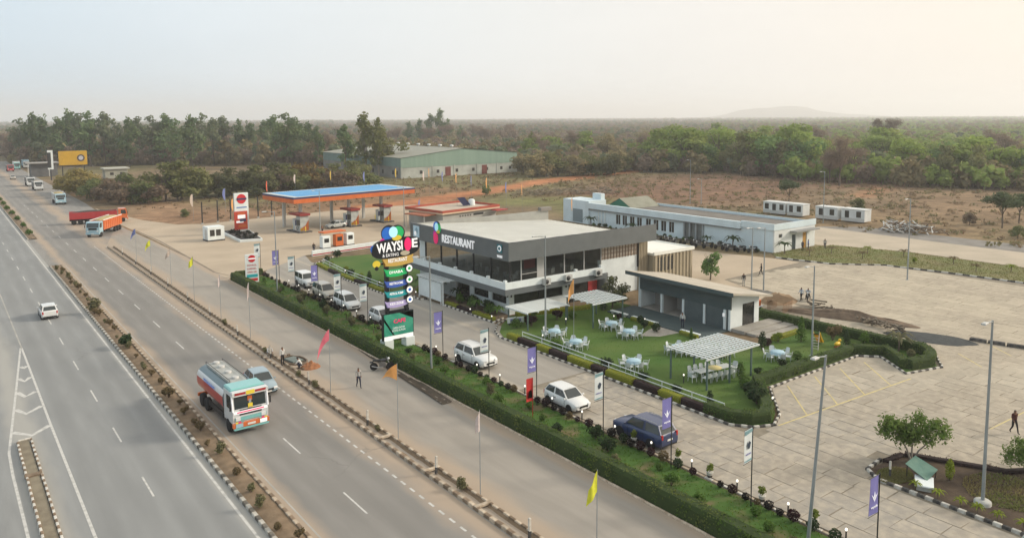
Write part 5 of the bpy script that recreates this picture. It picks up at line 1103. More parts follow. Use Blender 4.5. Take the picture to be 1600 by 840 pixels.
# ---------------------------------------------------------------- clipped hedges
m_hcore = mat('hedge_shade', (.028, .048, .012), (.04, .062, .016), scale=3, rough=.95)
m_hleaf = leafmat('hedge_leaf', (.078, .140, .024), (.155, .185, .05), rand=0, scale=.7); m_hleafd = leafmat('hedge_leaf_dark', (.062, .115, .022), (.118, .16, .042), rand=0, scale=.7)
m_yleaf = leafmat('golden_leaf', (.30, .33, .02), (.38, .38, .04), rand=0, scale=2); m_mleaf = leafmat('maroon_leaf', (.045, .022, .022), (.075, .035, .028), rand=0, scale=2)
def hedge(pts, w_, h, label, lm, dens=52, ls=(.055, .10), group=None, name='hedge', core=None, cat='hedge'):
    P = [Vector(p) for p in pts]; c0 = P[0]
    t = thing(name, label, cat, (c0.x, c0.y, .02), 0, group); rs = random.Random(int(c0.x * 100 + c0.y)); cb = MB(); V, F = [], []
    def put(p, nn):
        a = Vector((rs.gauss(0, 1), rs.gauss(0, 1), rs.gauss(0, 1))).normalized(); n2 = (nn + Vector((rs.gauss(0, .55), rs.gauss(0, .55), rs.gauss(0, .55)))).normalized(); b = n2.cross(a)
        if b.length < .05: return
        b.normalize(); a = b.cross(n2); s = rs.uniform(*ls); o = len(V); p = p + nn * rs.uniform(-.05, .05)
        V.extend([tuple(p - a * s), tuple(p + b * s * .65), tuple(p + a * s), tuple(p - b * s * .65)]); F.append((o, o + 1, o + 2, o + 3))
    nP = len(P); prof = [(-.5, 0), (-.52, .75), (-.40, .98), (.40, .98), (.52, .75), (.5, 0)]
    ring = []
    for i, p in enumerate(P):
        d = (P[min(i + 1, nP - 1)] - P[max(i - 1, 0)]); d.normalize(); nn = Vector((-d.y, d.x))
        k = 1.0
        if 0 < i < nP - 1:
            d1 = (P[i] - P[i - 1]).normalized(); k = 1 / max(.5, d1.dot(d))
        ring.append([(p.x + nn.x * u * w_ * .93 * k - c0.x, p.y + nn.y * u * w_ * .93 * k - c0.y, z * h * .94) for u, z in prof])
    m_ = len(prof); v = [q for r_ in ring for q in r_]
    cb.add(v, [(i * m_ + k, i * m_ + k + 1, (i + 1) * m_ + k + 1, (i + 1) * m_ + k) for i in range(nP - 1) for k in range(m_ - 1)], 0)
    cb.add(ring[0], [tuple(range(m_))], 0); cb.add(ring[-1], [tuple(reversed(range(m_)))], 0)
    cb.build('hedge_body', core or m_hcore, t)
    per = [math.hypot((prof[k + 1][0] - prof[k][0]) * w_, (prof[k + 1][1] - prof[k][1]) * h) for k in range(m_ - 1)]; tp = sum(per)
    for i in range(nP - 1):
        L_ = (P[i + 1] - P[i]).length; n_ = int(L_ * tp * dens); d = (P[i + 1] - P[i]).normalized(); nn = Vector((-d.y, d.x))
        for _ in range(n_):
            s = rs.random(); q = rs.random() * tp; k = 0
            while q > per[k]: q -= per[k]; k += 1
            f = q / per[k]; A = Vector(ring[i][k]).lerp(Vector(ring[i][k + 1]), f); B = Vector(ring[i + 1][k]).lerp(Vector(ring[i + 1][k + 1]), f); p = A.lerp(B, s)
            p += Vector((nn.x, nn.y, .8)) * .13 * mnoise.noise(Vector((p.x + c0.x, p.y + c0.y, p.z)) * 1.1)
            if k == 2 and rs.random() < .06: p.z += rs.uniform(.03, .16)
            e = Vector(((nn.x) * (prof[k + 1][1] - prof[k][1]) * -1, (nn.y) * (prof[k + 1][1] - prof[k][1]) * -1, (prof[k + 1][0] - prof[k][0])))
            put(p, e.normalized() if e.length else Vector((0, 0, 1)))
    for (rg, sgn) in ((ring[0], -1), (ring[-1], 1)):
        d = (P[1] - P[0]) if sgn < 0 else (P[-1] - P[-2]); d = Vector((d.x, d.y, 0)).normalized() * sgn
        for _ in range(int(w_ * h * dens)): a, b = Vector(rg[0]).lerp(Vector(rg[-1]), rs.random()), rs.random() * h * .9; put(a + Vector((0, 0, b)), d)
    MB().add(V, F).build('foliage', lm, t)
    return t
fh = [(31.95, 3 + 5.15 * i) for i in range(21)]
hedge(fh, .95, 1.15, 'long clipped green hedge between the service road and the banner strip', m_hleaf, 62, (.05, .095))
kerb([(31.35, 4), (31.35, 106.5)], .9, .14, .10, (m_kd, m_kd), 'low dusty kerb stones at the foot of the long front hedge', near=40)
hedge([(44.95, 35.6), (44.95, 33.6), (45.8, 32.4), (46.9, 32.0), (48.2, 32.7), (50.6, 34.8), (52.8, 36.75), (56, 36.7), (60, 36.7), (64, 36.7), (66.6, 36.6)], .95, .85, 'clipped green hedge round the garden tip by the striped parking', m_hleafd, 58)
hedge([(66.9, 36.5), (69.0, 34.4), (67.4, 32.5), (66.3, 31.4)], .85, .9, 'short slanting hedge closing the parking bays', m_hleafd, 58)
hedge([(66.5, 31.2), (69.1, 30.6), (71.0, 31.4), (72.1, 32.6), (71.9, 36), (71.7, 40), (71.5, 44), (71.5, 49.8)], .95, .95, 'clipped green hedge along the rear edge of the garden', m_hleafd, 58)
# gold and maroon clipped blocks along the drive kerb
segs = [(60.2, 58.6, 'y'), (58.4, 55.7, 'm'), (55.5, 53.8, 'y'), (53.6, 51.2, 'm'), (51.0, 48.1, 'y'), (47.9, 46.3, 'm'), (46.1, 43.0, 'y'), (42.8, 40.3, 'm'), (40.1, 38.0, 'y'), (37.8, 34.2, 'm')]
for i, (a, b, k) in enumerate(segs):
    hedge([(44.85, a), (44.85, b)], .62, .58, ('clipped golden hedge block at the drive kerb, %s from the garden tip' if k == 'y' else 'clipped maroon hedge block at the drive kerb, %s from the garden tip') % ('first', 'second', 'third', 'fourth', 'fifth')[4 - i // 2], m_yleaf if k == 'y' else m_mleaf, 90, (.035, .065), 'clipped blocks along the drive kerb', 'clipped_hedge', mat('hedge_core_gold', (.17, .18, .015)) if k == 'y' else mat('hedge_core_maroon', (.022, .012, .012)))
for i, (a, b, k) in enumerate(((75.9, 73.6, 'y'), (73.4, 70.4, 'm'), (70.2, 66.4, 'y'))):
    hedge([(47.4, a), (47.5, b)], .5, .42, 'clipped %s hedge block along the restaurant bed, %s one' % ('golden' if k == 'y' else 'maroon', ('far', 'middle', 'near')[i]), m_yleaf if k == 'y' else m_mleaf, 80, (.04, .07), 'clipped blocks along the restaurant bed', 'clipped_hedge', MATS['hedge_core_gold'] if k == 'y' else MATS['hedge_core_maroon'])
for i, (a, b, k) in enumerate((((45.2, 108.6), (44.75, 103.6), 'y'), ((44.7, 103.2), (44.45, 99.4), 'm'), ((44.45, 99), (44.5, 94.6), 'y'), ((44.5, 94.2), (44.5, 90.2), 'm'), ((44.5, 89.9), (44.5, 86.2), 'y'))):
    hedge([a, b], .55, .45, 'clipped %s hedge block beside the side lawn, %s from the far end' % ('golden' if k == 'y' else 'maroon', ('first', 'second', 'third', 'fourth', 'fifth')[i]), m_yleaf if k == 'y' else m_mleaf, 50, (.05, .09), 'clipped blocks beside the side lawn', 'clipped_hedge', MATS['hedge_core_gold'] if k == 'y' else MATS['hedge_core_maroon'])
hedge([(50.6, 66.6), (55, 64.9), (59.2, 63.9)], .6, .5, 'low golden hedge under the white pergola by the restaurant wall', m_yleaf, 60, (.04, .08), None, 'clipped_hedge', MATS['hedge_core_gold'])
hedge([(59.4, 48.4), (59.4, 50.6)], .4, .4, 'low golden hedge before the terrace right of the garden path', m_yleaf, 80, (.04, .07), None, 'clipped_hedge', MATS['hedge_core_gold'])
hedge([(59.4, 54.2), (59.4, 57.4)], .4, .4, 'low golden hedge before the terrace left of the garden path', m_yleaf, 80, (.04, .07), None, 'clipped_hedge', MATS['hedge_core_gold'])
hedge([(64.6, 43.4), (69.0, 43.5)], .5, .45, 'low golden hedge below the kiosk steps', m_yleaf, 70, (.04, .07), None, 'clipped_hedge', MATS['hedge_core_gold'])
hedge([(32.6, 107.5), (34.6, 107.2), (36.3, 107.3)], .7, .9, 'small hedge end beside the red and white post sign', m_hleaf, 50, (.06, .1))
hedge([(48.9, 22.9), (51.4, 17.9), (54.5, 15.9), (58, 14.9)], .45, .32, 'low maroon hedge along the back of the planted island', m_mleaf, 90, (.035, .065), None, 'clipped_hedge', MATS['hedge_core_maroon'])
hedge([(47.0, 23.2), (48.8, 23.0)], .4, .28, 'low maroon hedge at the tip of the planted island', m_mleaf, 90, (.035, .065), None, 'clipped_hedge', MATS['hedge_core_maroon'])

# kerbs of the drive, garden, parking, island and rear verge
kerb([(44.25, 61), (44.25, 33.0), (45.2, 31.7), (46.6, 31.05), (48.7, 31.95), (53.0, 35.75), (66.4, 35.75), (67.8, 34.3), (65.0, 30.6), (69.2, 29.55), (72.9, 31.9)], .435, .16, .17, (m_kw, m_kb), 'black and white kerb round the garden lawn and parking bays', near=74)
kerb([(44.25, 61), (45.2, 63.0), (46.9, 65.0), (49.0, 66.0)], .435, .16, .17, (m_kb, m_kw), 'black and white kerb curving to the restaurant corner', near=0)
kerb([(48.9, 66.6), (47.0, 65.8), (46.95, 76.4), (48.1, 78.4), (49.8, 78.8)], .435, .16, .17, (m_kw, m_kb), 'black and white kerb of the bed before the restaurant', near=0)
kerb([(50, 79.1), (46.15, 79.8), (46.2, 83.2), (44.0, 84.2), (43.95, 96), (45.2, 109.8), (49.8, 113.5)], .435, .16, .17, (m_kw, m_kb), 'black and white kerb round the side lawn', near=0)
kerb([(44.4, 22.2), (44.4, 4)], .44, .2, .20, (m_kw, m_kb), 'black and white kerb along the planted island', near=90)
kerb([(44.4, 22.3), (45.2, 23.4), (47.2, 23.6)], .44, .2, .20, (m_kw, m_kb), 'black and white kerb round the tip of the planted island', near=90)
kerb([(103.4, 69.3), (105.2, 61.2), (110.3, 55.8), (111.7, 48), (112.6, 38), (114, 28)], .9, .2, .2, (m_kw, m_kb), 'black and white kerb along the rear verge of the yard', near=0)
kerb([(36.45, 5), (36.45, 48), (36.45, 108)], .6, .22, .10, (m_kd, m_kw), 'pale edging kerb between the banner strip and the drive', near=46)
struct('planted_island', MB().prism([(44.5, 22.2), (45.3, 23.3), (48.7, 23.1), (51.6, 17.6), (54.6, 15.6), (60, 13), (60, 2), (44.5, 2)], .0, .12), mat('island_mulch', (.052, .036, .026), (.095, .068, .044), scale=.9, rough=1, world=True, bump=.7, bscale=9, detail=8))
for (nm, cx, cy, rx, ry) in (('a', 45.6, 21.9, 1.2, .9), ('b', 48.8, 16.8, 2.2, 2.4)):
    tufts('grass_tufts', [(cx + rx * 1.15 * math.cos(t * .52), cy + ry * math.sin(t * .52)) for t in range(12)], 2400, .11, MATS['dry_blade'], 'patchy grass on the planted island, %s clump' % ('tip' if nm == 'a' else 'middle'), 9, .12)

# ---------------------------------------------------------------- small shrubs
def shrub_mesh(kind, seed):
    rs = random.Random(seed); t, c = MB(), MB()
    if kind == 'ball': t.tube([(0, 0, -.02), (0, 0, .25)], .03, 6); leaves(c, [(0, 0, .34, .30, .30, .28)], 320, .045, .08, rs, .8)
    elif kind == 'cone':
        t.tube([(0, 0, -.02), (0, 0, .4)], .05, 6)
        for k in range(7): z = .25 + .2 * k; leaves(c, [(0, 0, z, .42 * (1 - k / 7.5), .42 * (1 - k / 7.5), .2)], 90, .05, .09, rs, .75)
    elif kind == 'column':
        t.tube([(0, 0, -.02), (0, 0, .4)], .05, 6); leaves(c, [(0, 0, .8, .33, .33, .75), (0, 0, 1.2, .22, .22, .5)], 560, .05, .09, rs, .8)
    elif kind == 'palm':
        t.tube([(0, 0, -.02), (.03, .02, .9)], [.06, .045], 7)
        V, F = [], []
        for k in range(13):
            a = 2 * PI * k / 13 + rs.uniform(-.2, .2); ln = rs.uniform(.8, 1.1); up = rs.uniform(.25, .6); prev = None
            for q in range(6):
                f = q / 5; x = ln * f; z = .9 + up * math.sin(f * 2.4) * .8 - .35 * f * f; w_ = .12 * math.sin(PI * min(1, f * .9 + .08)); o = len(V)
                V += [(x * math.cos(a) - w_ * math.sin(a), x * math.sin(a) + w_ * math.cos(a), z - .03), (x * math.cos(a), x * math.sin(a), z), (x * math.cos(a) + w_ * math.sin(a), x * math.sin(a) - w_ * math.cos(a), z - .03)]
                if q: F += [(o - 3, o, o + 1, o - 2), (o - 2, o + 1, o + 2, o - 1)]
        c.add(V, F)
    elif kind == 'loose':
        for k in range(5): a = rs.random() * 6.3; t.tube([(0, 0, -.02), (.2 * math.cos(a), .2 * math.sin(a), .45)], [.03, .015], 5)
        leaves(c, [(rs.uniform(-.25, .25), rs.uniform(-.25, .25), rs.uniform(.35, .75), .32, .32, .26) for _ in range(6)], 420, .06, .12, rs, .5)
    return t.mesh('stem', m_bark), c
_sh = {}
SC = {'green': (.075, .135, .026), 'dark': (.032, .055, .022), 'maroon': (.042, .020, .022), 'lime': (.17, .21, .022), 'brown': (.15, .115, .06), 'plum': (.026, .022, .020), 'dusty': (.15, .145, .075)}
def shrub(x, y, kind, colr, s, label, group=None, z=.03, cat='shrub', name=None):
    key = (kind, colr)
    if key not in _sh:
        t_, c_ = shrub_mesh(kind, sum(map(ord, kind + colr))); c = SC[colr]
        _sh[key] = (t_, c_.mesh('foliage', leafmat('shrub_' + colr, c, tuple(q * 1.5 for q in c), scale=3)))
    o = thing(name or {'ball': 'round_shrub', 'cone': 'cone_shrub', 'column': 'column_shrub', 'palm': 'palm_plant', 'loose': 'leafy_shrub'}[kind], label, cat, (x, y, z), rnd.uniform(0, 6.3), group)
    o.scale = (s, s, s); obj('stem', _sh[key][0], o); obj('foliage', _sh[key][1], o); return o
# row of dark round shrubs along the drive edge
y = 20.2; i = 0
while y < 106:
    if not (62.3 < y < 65.8) and rnd.random() > .12:
        near_ = y < 48
        shrub(36.02 + rnd.uniform(-.06, .06), y, 'ball', rnd.choice(('maroon', 'plum', 'plum', 'brown', 'dark')), rnd.uniform(.62, 1.2), 'dark round shrub at the drive edge %s the sign tower' % ('nearer than' if y < 64 else 'beyond'), 'dark round shrubs at the drive edge, %s' % ('near run' if y < 64 else 'far run'), .05)
    y += .98 + rnd.uniform(-.28, .32)
# shrubs on the banner strip
rs = random.Random(21)
for i in range(42):
    y = 14 + i * 2.15 + rs.uniform(-.6, .6); x = 33.3 + (i % 3) * .85 + rs.uniform(-.25, .25)
    if 62.5 < y < 66: continue
    k, c_, lb = rs.choice((('loose', 'green', 'leafy green shrub'), ('loose', 'dusty', 'dusty sparse shrub'), ('palm', 'green', 'small palm plant'), ('ball', 'green', 'rounded green shrub'), ('loose', 'dark', 'dark leafy shrub')))
    shrub(x, y, k, c_, rs.uniform(.7, 1.15), lb + ' on the grass strip, %s the sign tower' % ('nearer than' if y < 64 else 'beyond'), 'shrubs on the banner strip', .05)
# garden shrubs
GS = [(58.4, 58.2, 'ball', 'maroon', 1.2, 'maroon round shrub at the corner of the terrace'), (60.0, 62.4, 'cone', 'dark', 1.2, 'dark cone shrub left of the terrace'), (59.2, 55.9, 'ball', 'dark', 1.3, 'dark round shrub left of the garden path'), (58.2, 54.4, 'loose', 'dark', 1.1, 'dark leafy shrub left of the garden path'),
      (58.0, 52.6, 'ball', 'dark', 1.5, 'big dark round shrub right of the garden path'), (58.8, 48.7, 'cone', 'green', .7, 'small green cone shrub before the lattice pergola'), (61.3, 42.3, 'column', 'dark', 1.1, 'dark column shrub right of the lattice pergola'), (62.6, 42.6, 'ball', 'maroon', 1.3, 'maroon round shrub below the kiosk steps'),
      (52.5, 38.2, 'column', 'green', 1.0, 'green column shrub beside the lattice pergola corner'), (51.3, 36.9, 'ball', 'green', 1.6, 'large round green shrub near the hedge tip'), (50.3, 35.6, 'loose', 'dark', 1.5, 'dark leafy shrub near the hedge tip'), (49.2, 34.3, 'loose', 'dark', 1.6, 'dark drooping shrub at the hedge tip'), (64.6, 42.8, 'loose', 'lime', 1.0, 'lime leafy shrub below the kiosk steps'),
      (66.6, 41.6, 'cone', 'green', 1.5, 'tall green cone shrub near the yellow slide'), (61.0, 38.4, 'ball', 'green', 1.4, 'round green shrub beside the right-hand table'), (58.3, 38.2, 'loose', 'dark', .9, 'dark leafy shrub by the parking hedge'), (55.0, 38.3, 'loose', 'dark', .8, 'small dark shrub by the parking hedge'), (68.9, 38.2, 'cone', 'dark', 1.0, 'dark cone shrub behind the slide'), (69.4, 39.9, 'loose', 'brown', 1.6, 'brownish leafy shrub at the rear hedge'),
      (70.5, 37.4, 'loose', 'green', 1.3, 'leafy green shrub at the rear hedge'), (70.9, 34.2, 'palm', 'dusty', 1.5, 'feathery palm at the rear corner of the garden'), (69.9, 32.6, 'ball', 'dusty', 1.2, 'dusty round shrub inside the rear hedge corner'), (45.9, 36.1, 'column', 'dark', .8, 'dark column shrub at the end of the white rail'), (46.0, 39.4, 'loose', 'dark', 1.0, 'dark shrub behind the white rail, nearest the tip'),
      (46.2, 43.2, 'loose', 'dark', 1.0, 'dark shrub behind the white rail, second from the tip'), (46.0, 47.5, 'loose', 'dark', 1.15, 'dark shrub behind the white rail, third from the tip'), (46.3, 54.6, 'loose', 'green', 1.1, 'green shrub behind the white rail by the lamp post'), (51.1, 64.0, 'column', 'green', 1.0, 'slim green column shrub before the restaurant wall'), (54.6, 61.6, 'ball', 'green', 1.5, 'round green shrub between the two pergolas'), (53.2, 62.6, 'loose', 'maroon', 1.2, 'maroon leafy shrub under the pergola'), (49.3, 62.2, 'loose', 'maroon', 1.4, 'maroon leafy shrub at the restaurant corner'), (47.6, 62.6, 'loose', 'green', 1.2, 'green leafy shrub at the rail start')]
for g_ in GS: shrub(*g_)
for i, (x, y, k, c_, s) in enumerate([(48.6, 68.5, 'loose', 'green', 1.5), (49.4, 70.2, 'loose', 'dark', 1.6), (48.9, 72.2, 'loose', 'green', 1.6), (49.5, 73.6, 'loose', 'dark', 1.5), (48.8, 75.4, 'loose', 'green', 1.4), (48.5, 67.0, 'palm', 'green', 1.1), (49.6, 76.8, 'palm', 'dark', 1.2), (48.3, 70.9, 'palm', 'green', 1.1), (49.3, 81.4, 'palm', 'green', 1.6), (48.4, 82.8, 'palm', 'dark', 1.7), (49.4, 84.2, 'loose', 'dark', 1.6), (48.0, 80.8, 'loose', 'lime', 1.0), (47.5, 82.5, 'loose', 'lime', 1.0)]):
    shrub(x, y, k, c_, s, '%s in the bed along the restaurant front' % {'loose': 'leafy shrub', 'palm': 'small palm plant'}[k], 'plants in the restaurant bed')
for i, (x, y, k, c_, s) in enumerate([(46.4, 106.5, 'ball', 'lime', 1.3), (46.2, 101, 'ball', 'lime', 1.4), (45.9, 95.5, 'ball', 'lime', 1.3), (46.0, 90.0, 'ball', 'lime', 1.2), (47.5, 110.5, 'ball', 'dark', 1.4), (45.6, 98.2, 'loose', 'dark', 1.2), (45.6, 92.4, 'column', 'dark', 1.0), (45.6, 87.2, 'loose', 'dark', 1.3), (52.5, 96, 'palm', 'lime', 1.3), (50, 112.4, 'loose', 'dark', 1.5)]):
    shrub(x, y, k, c_, s, {('ball', 'lime'): 'yellow-green round shrub on the edge of the side lawn', ('ball', 'dark'): 'dark round shrub at the far corner of the side lawn', ('column', 'dark'): 'dark column shrub on the edge of the side lawn', ('palm', 'lime'): 'lime palm in the middle of the side lawn'}.get((k, c_), 'dark leafy shrub at the edge of the side lawn'), 'shrubs on the side lawn', .045)
# median shrubs and weeds
rs = random.Random(31)
for i in range(44):
    y = 22 + i * 2.5 + rs.uniform(-1, 1); k = rs.choice(('loose', 'loose', 'loose', 'ball'))
    shrub(13.75 + rs.uniform(-.3, .3), y, k, rs.choice(('brown', 'dusty', 'brown')), rs.uniform(.45, .9), 'small dry shrub growing in the near median', 'dry shrubs in the median', .12)
shrub(13.75, 97.5, 'loose', 'dusty', 1.7, 'largest dusty shrub in the median, beside the white car', None, .12); shrub(13.8, 80.6, 'loose', 'dark', 1.5, 'dark bushy shrub in the median', None, .12)
shrub(13.7, 63.4, 'loose', 'brown', 1.0, 'brown bushy shrub in the median beside the tanker truck', None, .12)
for i in range(7): shrub(13.75, 172 + i * 13, 'loose', 'green', 1.3, 'green shrub growing in the far median', 'green shrubs in the far median', .12)
for i, (y, s) in enumerate(((36.8, .8), (58.6, .7), (62, .6), (70.5, .6), (83, .7), (47.6, .5))): shrub(23.8, y, 'loose', 'dusty', s, 'yellowish weed growing in the roadside drain', 'weeds in the roadside drain', .03)
# larger garden trees
plant_tree('garden_tree', 61.6, 62.6, 4.0, 'broadd', 'bushy dark tree between the restaurant and the kiosk', None, 1, 1.05)
plant_tree('yard_tree', 82.6, 65.3, 5.0, 'greend', 'dense round tree at the end of the beige annex', None, 0, .75)
def sapling(x, y, s, label, seed, kind='greenl'):
    rs = random.Random(seed); t, c = MB(), MB(); L = []
    for k in range(3):
        a = 2.1 * k + .4; e = .75 + .25 * k; pts = [(0.05 * k, 0, -.1), (e * .3 * math.cos(a), e * .3 * math.sin(a), .8), (e * math.cos(a), e * math.sin(a), 1.9)]
        t.tube(pts, [.06, .045, .02], 6)
        for q in range(4): L.append((e * math.cos(a) + rs.uniform(-.55, .55), e * math.sin(a) + rs.uniform(-.55, .55), rs.uniform(.95, 2.6), .62, .62, .55))
    L += [(0, 0, 1.9, .9, .9, .75), (.2, -.3, 2.6, .6, .6, .5), (-.4, .3, 1.4, .7, .7, .5), (.5, .3, 1.3, .6, .6, .5)]
    leaves(c, L, 3600, .07, .15, rs, .3, asp=.45)
    o = thing('sapling', label, 'tree', (x, y, .1)); o.scale = (s, s, s); t.build('trunk', m_barkp, o); c.build('crown', leafmat('sapling_leaf', (.115, .185, .04), (.17, .235, .06), scale=1.5), o); return o
sapling(48.3, 22.2, 1.12, 'young multi-stemmed light green tree at the tip of the planted island', 3)
sapling(52.3, 17.0, .85, 'dense young tree cut by the right edge of the picture', 8).children[1].data.materials[0] = leafmat('sapling_leaf_dark', (.045, .10, .03), (.075, .14, .04), scale=1.5)
for i, (x, y) in enumerate(((44.75, 20.3), (44.75, 19.0), (44.75, 17.8), (44.75, 16.9), (44.75, 15.9), (44.8, 14.7))): shrub(x, y, 'palm', 'lime', .45, 'small golden plant behind the island kerb', 'golden plants behind the island kerb', .12)
shrub(47.6, 19.6, 'column', 'lime', .8, 'olive upright bush beside the green board', None, .12)
# young trees and palms on the rear verge
for i, (x, y, k) in enumerate(((113.5, 66, 'palm'), (118, 62.5, 'palm'), (112.8, 60.5, 'palm'), (119.5, 57.5, 'palm'), (115.5, 54.0, 'loose'), (119.0, 50.0, 'palm'), (115.5, 45.5, 'palm'), (119, 42.4, 'palm'), (108.5, 66.8, 'palm'))):
    shrub(x, y, k, 'lime' if i % 3 == 1 else 'brown', .95, 'young plant on the rear verge of the yard', 'young plants on the rear verge', .045)
for i in range(26):
    y = 74 + i * 1.55; shrub(105.6 + rs.uniform(-.3, .3), y, rs.choice(('loose', 'ball')), rs.choice(('dark', 'green', 'dark')), rs.uniform(.7, 1.15), 'shrub in the row at the foot of the store building', 'shrubs along the store building', .02)
for (x, y, s) in ((104.8, 78.4, 1.8), (104.9, 83.8, 1.3), (107.6, 70.6, 1.6), (104.8, 101.5, 1.5), (104.6, 112.5, 1.7)): shrub(x, y, 'palm', 'dark', s, 'palm standing against the white store building', 'palms along the store building', .02)

# ================================================================ vehicles
m_tyre = mat('tyre_rubber', (.022, .022, .023), rough=.85); m_rim = mat('alloy_rim', (.38, .39, .40), rough=.35, metal=.7); m_rimd = mat('steel_rim', (.16, .15, .14), rough=.6)
m_vglass = mat('car_glass', (.030, .042, .046), rough=.06, spec=.8); m_trimb = mat('black_trim', (.022, .023, .025), rough=.55)
m_hl = mat('headlamp', (.70, .72, .72), rough=.15, spec=.7); m_tl = mat('tail_lamp', (.42, .02, .02), rough=.25); m_plate = mat('number_plate', (.70, .70, .66), rough=.6)
def paint(name, c): return mat('paint_' + name, c, rough=.32, spec=.5, coat=.5)
PW = paint('white', (.70, .71, .70))
def lerp(a, b, t): return a + (b - a) * t
def pane(c, fx, fy, off):
    """inset quad pane set just proud of a face; corners in order"""
    c = [Vector(p) for p in c]; ce = sum(c, Vector()) / 4; n = (c[1] - c[0]).cross(c[3] - c[0]).normalized()
    if n.dot(ce - Vector((0, ce.y * .6, 1.0))) < 0: c = [c[1], c[0], c[3], c[2]]; n = -n
    q = lambda u, v: (c[0] * (1 - u) + c[1] * u) * (1 - v) + (c[3] * (1 - u) + c[2] * u) * v
    o = [q(fx, fy), q(1 - fx, fy), q(1 - fx, 1 - fy), q(fx, 1 - fy)]
    return [tuple(p + n * off) for p in o]
def wheel(parent, x, y, r, w_, rim=None):
    side = 1 if x > 0 else -1
    M = TR(x, y, r, 0, 0, PI / 2)
    t = MB().lathe([(r * .62, -w_ / 2), (r * .94, -w_ / 2), (r, -w_ * .32), (r, w_ * .32), (r * .94, w_ / 2), (r * .62, w_ / 2)], 18, 0, M).build('wheel', m_tyre, parent)
    h = MB().lathe([(r * .63, -w_ * .42), (r * .60, w_ * .44), (r * .25, w_ * .40), (r * .12, w_ * .46)], 14, 0, TR(x, y, r, 0, 0, PI / 2 * side)).build('rim', rim or m_rim, t)
    return t
SPEC = {  # length, width, height, body stations (t, zlow, ztop, w), greenhouse t: windscreen base, roof front, roof rear, rear base; belt z; wheel r; front/rear axle t
    'hatch': (3.85, 1.70, 1.52, [(0, .34, .62, .74), (.025, .26, .72, .88), (.10, .21, .82, .97), (.27, .20, .94, 1), (.5, .20, .97, 1), (.80, .20, 1.0, 1), (.955, .24, 1.02, .96), (1, .36, .92, .84)], (.25, .43, .87, .975), .93, .30, .19, .83),
    'suv': (4.50, 1.82, 1.74, [(0, .42, .80, .80), (.02, .32, .92, .93), (.08, .27, 1.02, .98), (.27, .25, 1.08, 1), (.5, .25, 1.10, 1), (.82, .25, 1.13, 1), (.97, .28, 1.14, .97), (1, .40, 1.05, .88)], (.265, .41, .90, .985), 1.07, .35, .185, .80),
    'jeep': (4.20, 1.74, 1.86, [(0, .45, .88, .86), (.02, .38, .98, .96), (.06, .34, 1.04, .98), (.31, .32, 1.10, 1), (.5, .32, 1.12, 1), (.82, .32, 1.12, 1), (.98, .34, 1.12, .99), (1, .42, 1.05, .94)], (.33, .395, .97, .995), 1.08, .36, .17, .79),
    'mpv': (4.45, 1.74, 1.74, [(0, .36, .68, .76), (.025, .28, .80, .90), (.10, .22, .92, .97), (.25, .21, 1.02, 1), (.5, .21, 1.04, 1), (.82, .21, 1.06, 1), (.965, .24, 1.06, .96), (1, .36, .96, .86)], (.22, .39, .92, .985), 1.0, .32, .185, .82),
    'sedan': (4.2, 1.74, 1.50, [(0, .32, .60, .74), (.025, .25, .70, .88), (.10, .21, .80, .97), (.29, .20, .92, 1), (.5, .20, .94, 1), (.78, .20, .96, 1), (.95, .24, .95, .95), (1, .36, .86, .82)], (.27, .43, .80, .94), .91, .31, .18, .82),
}
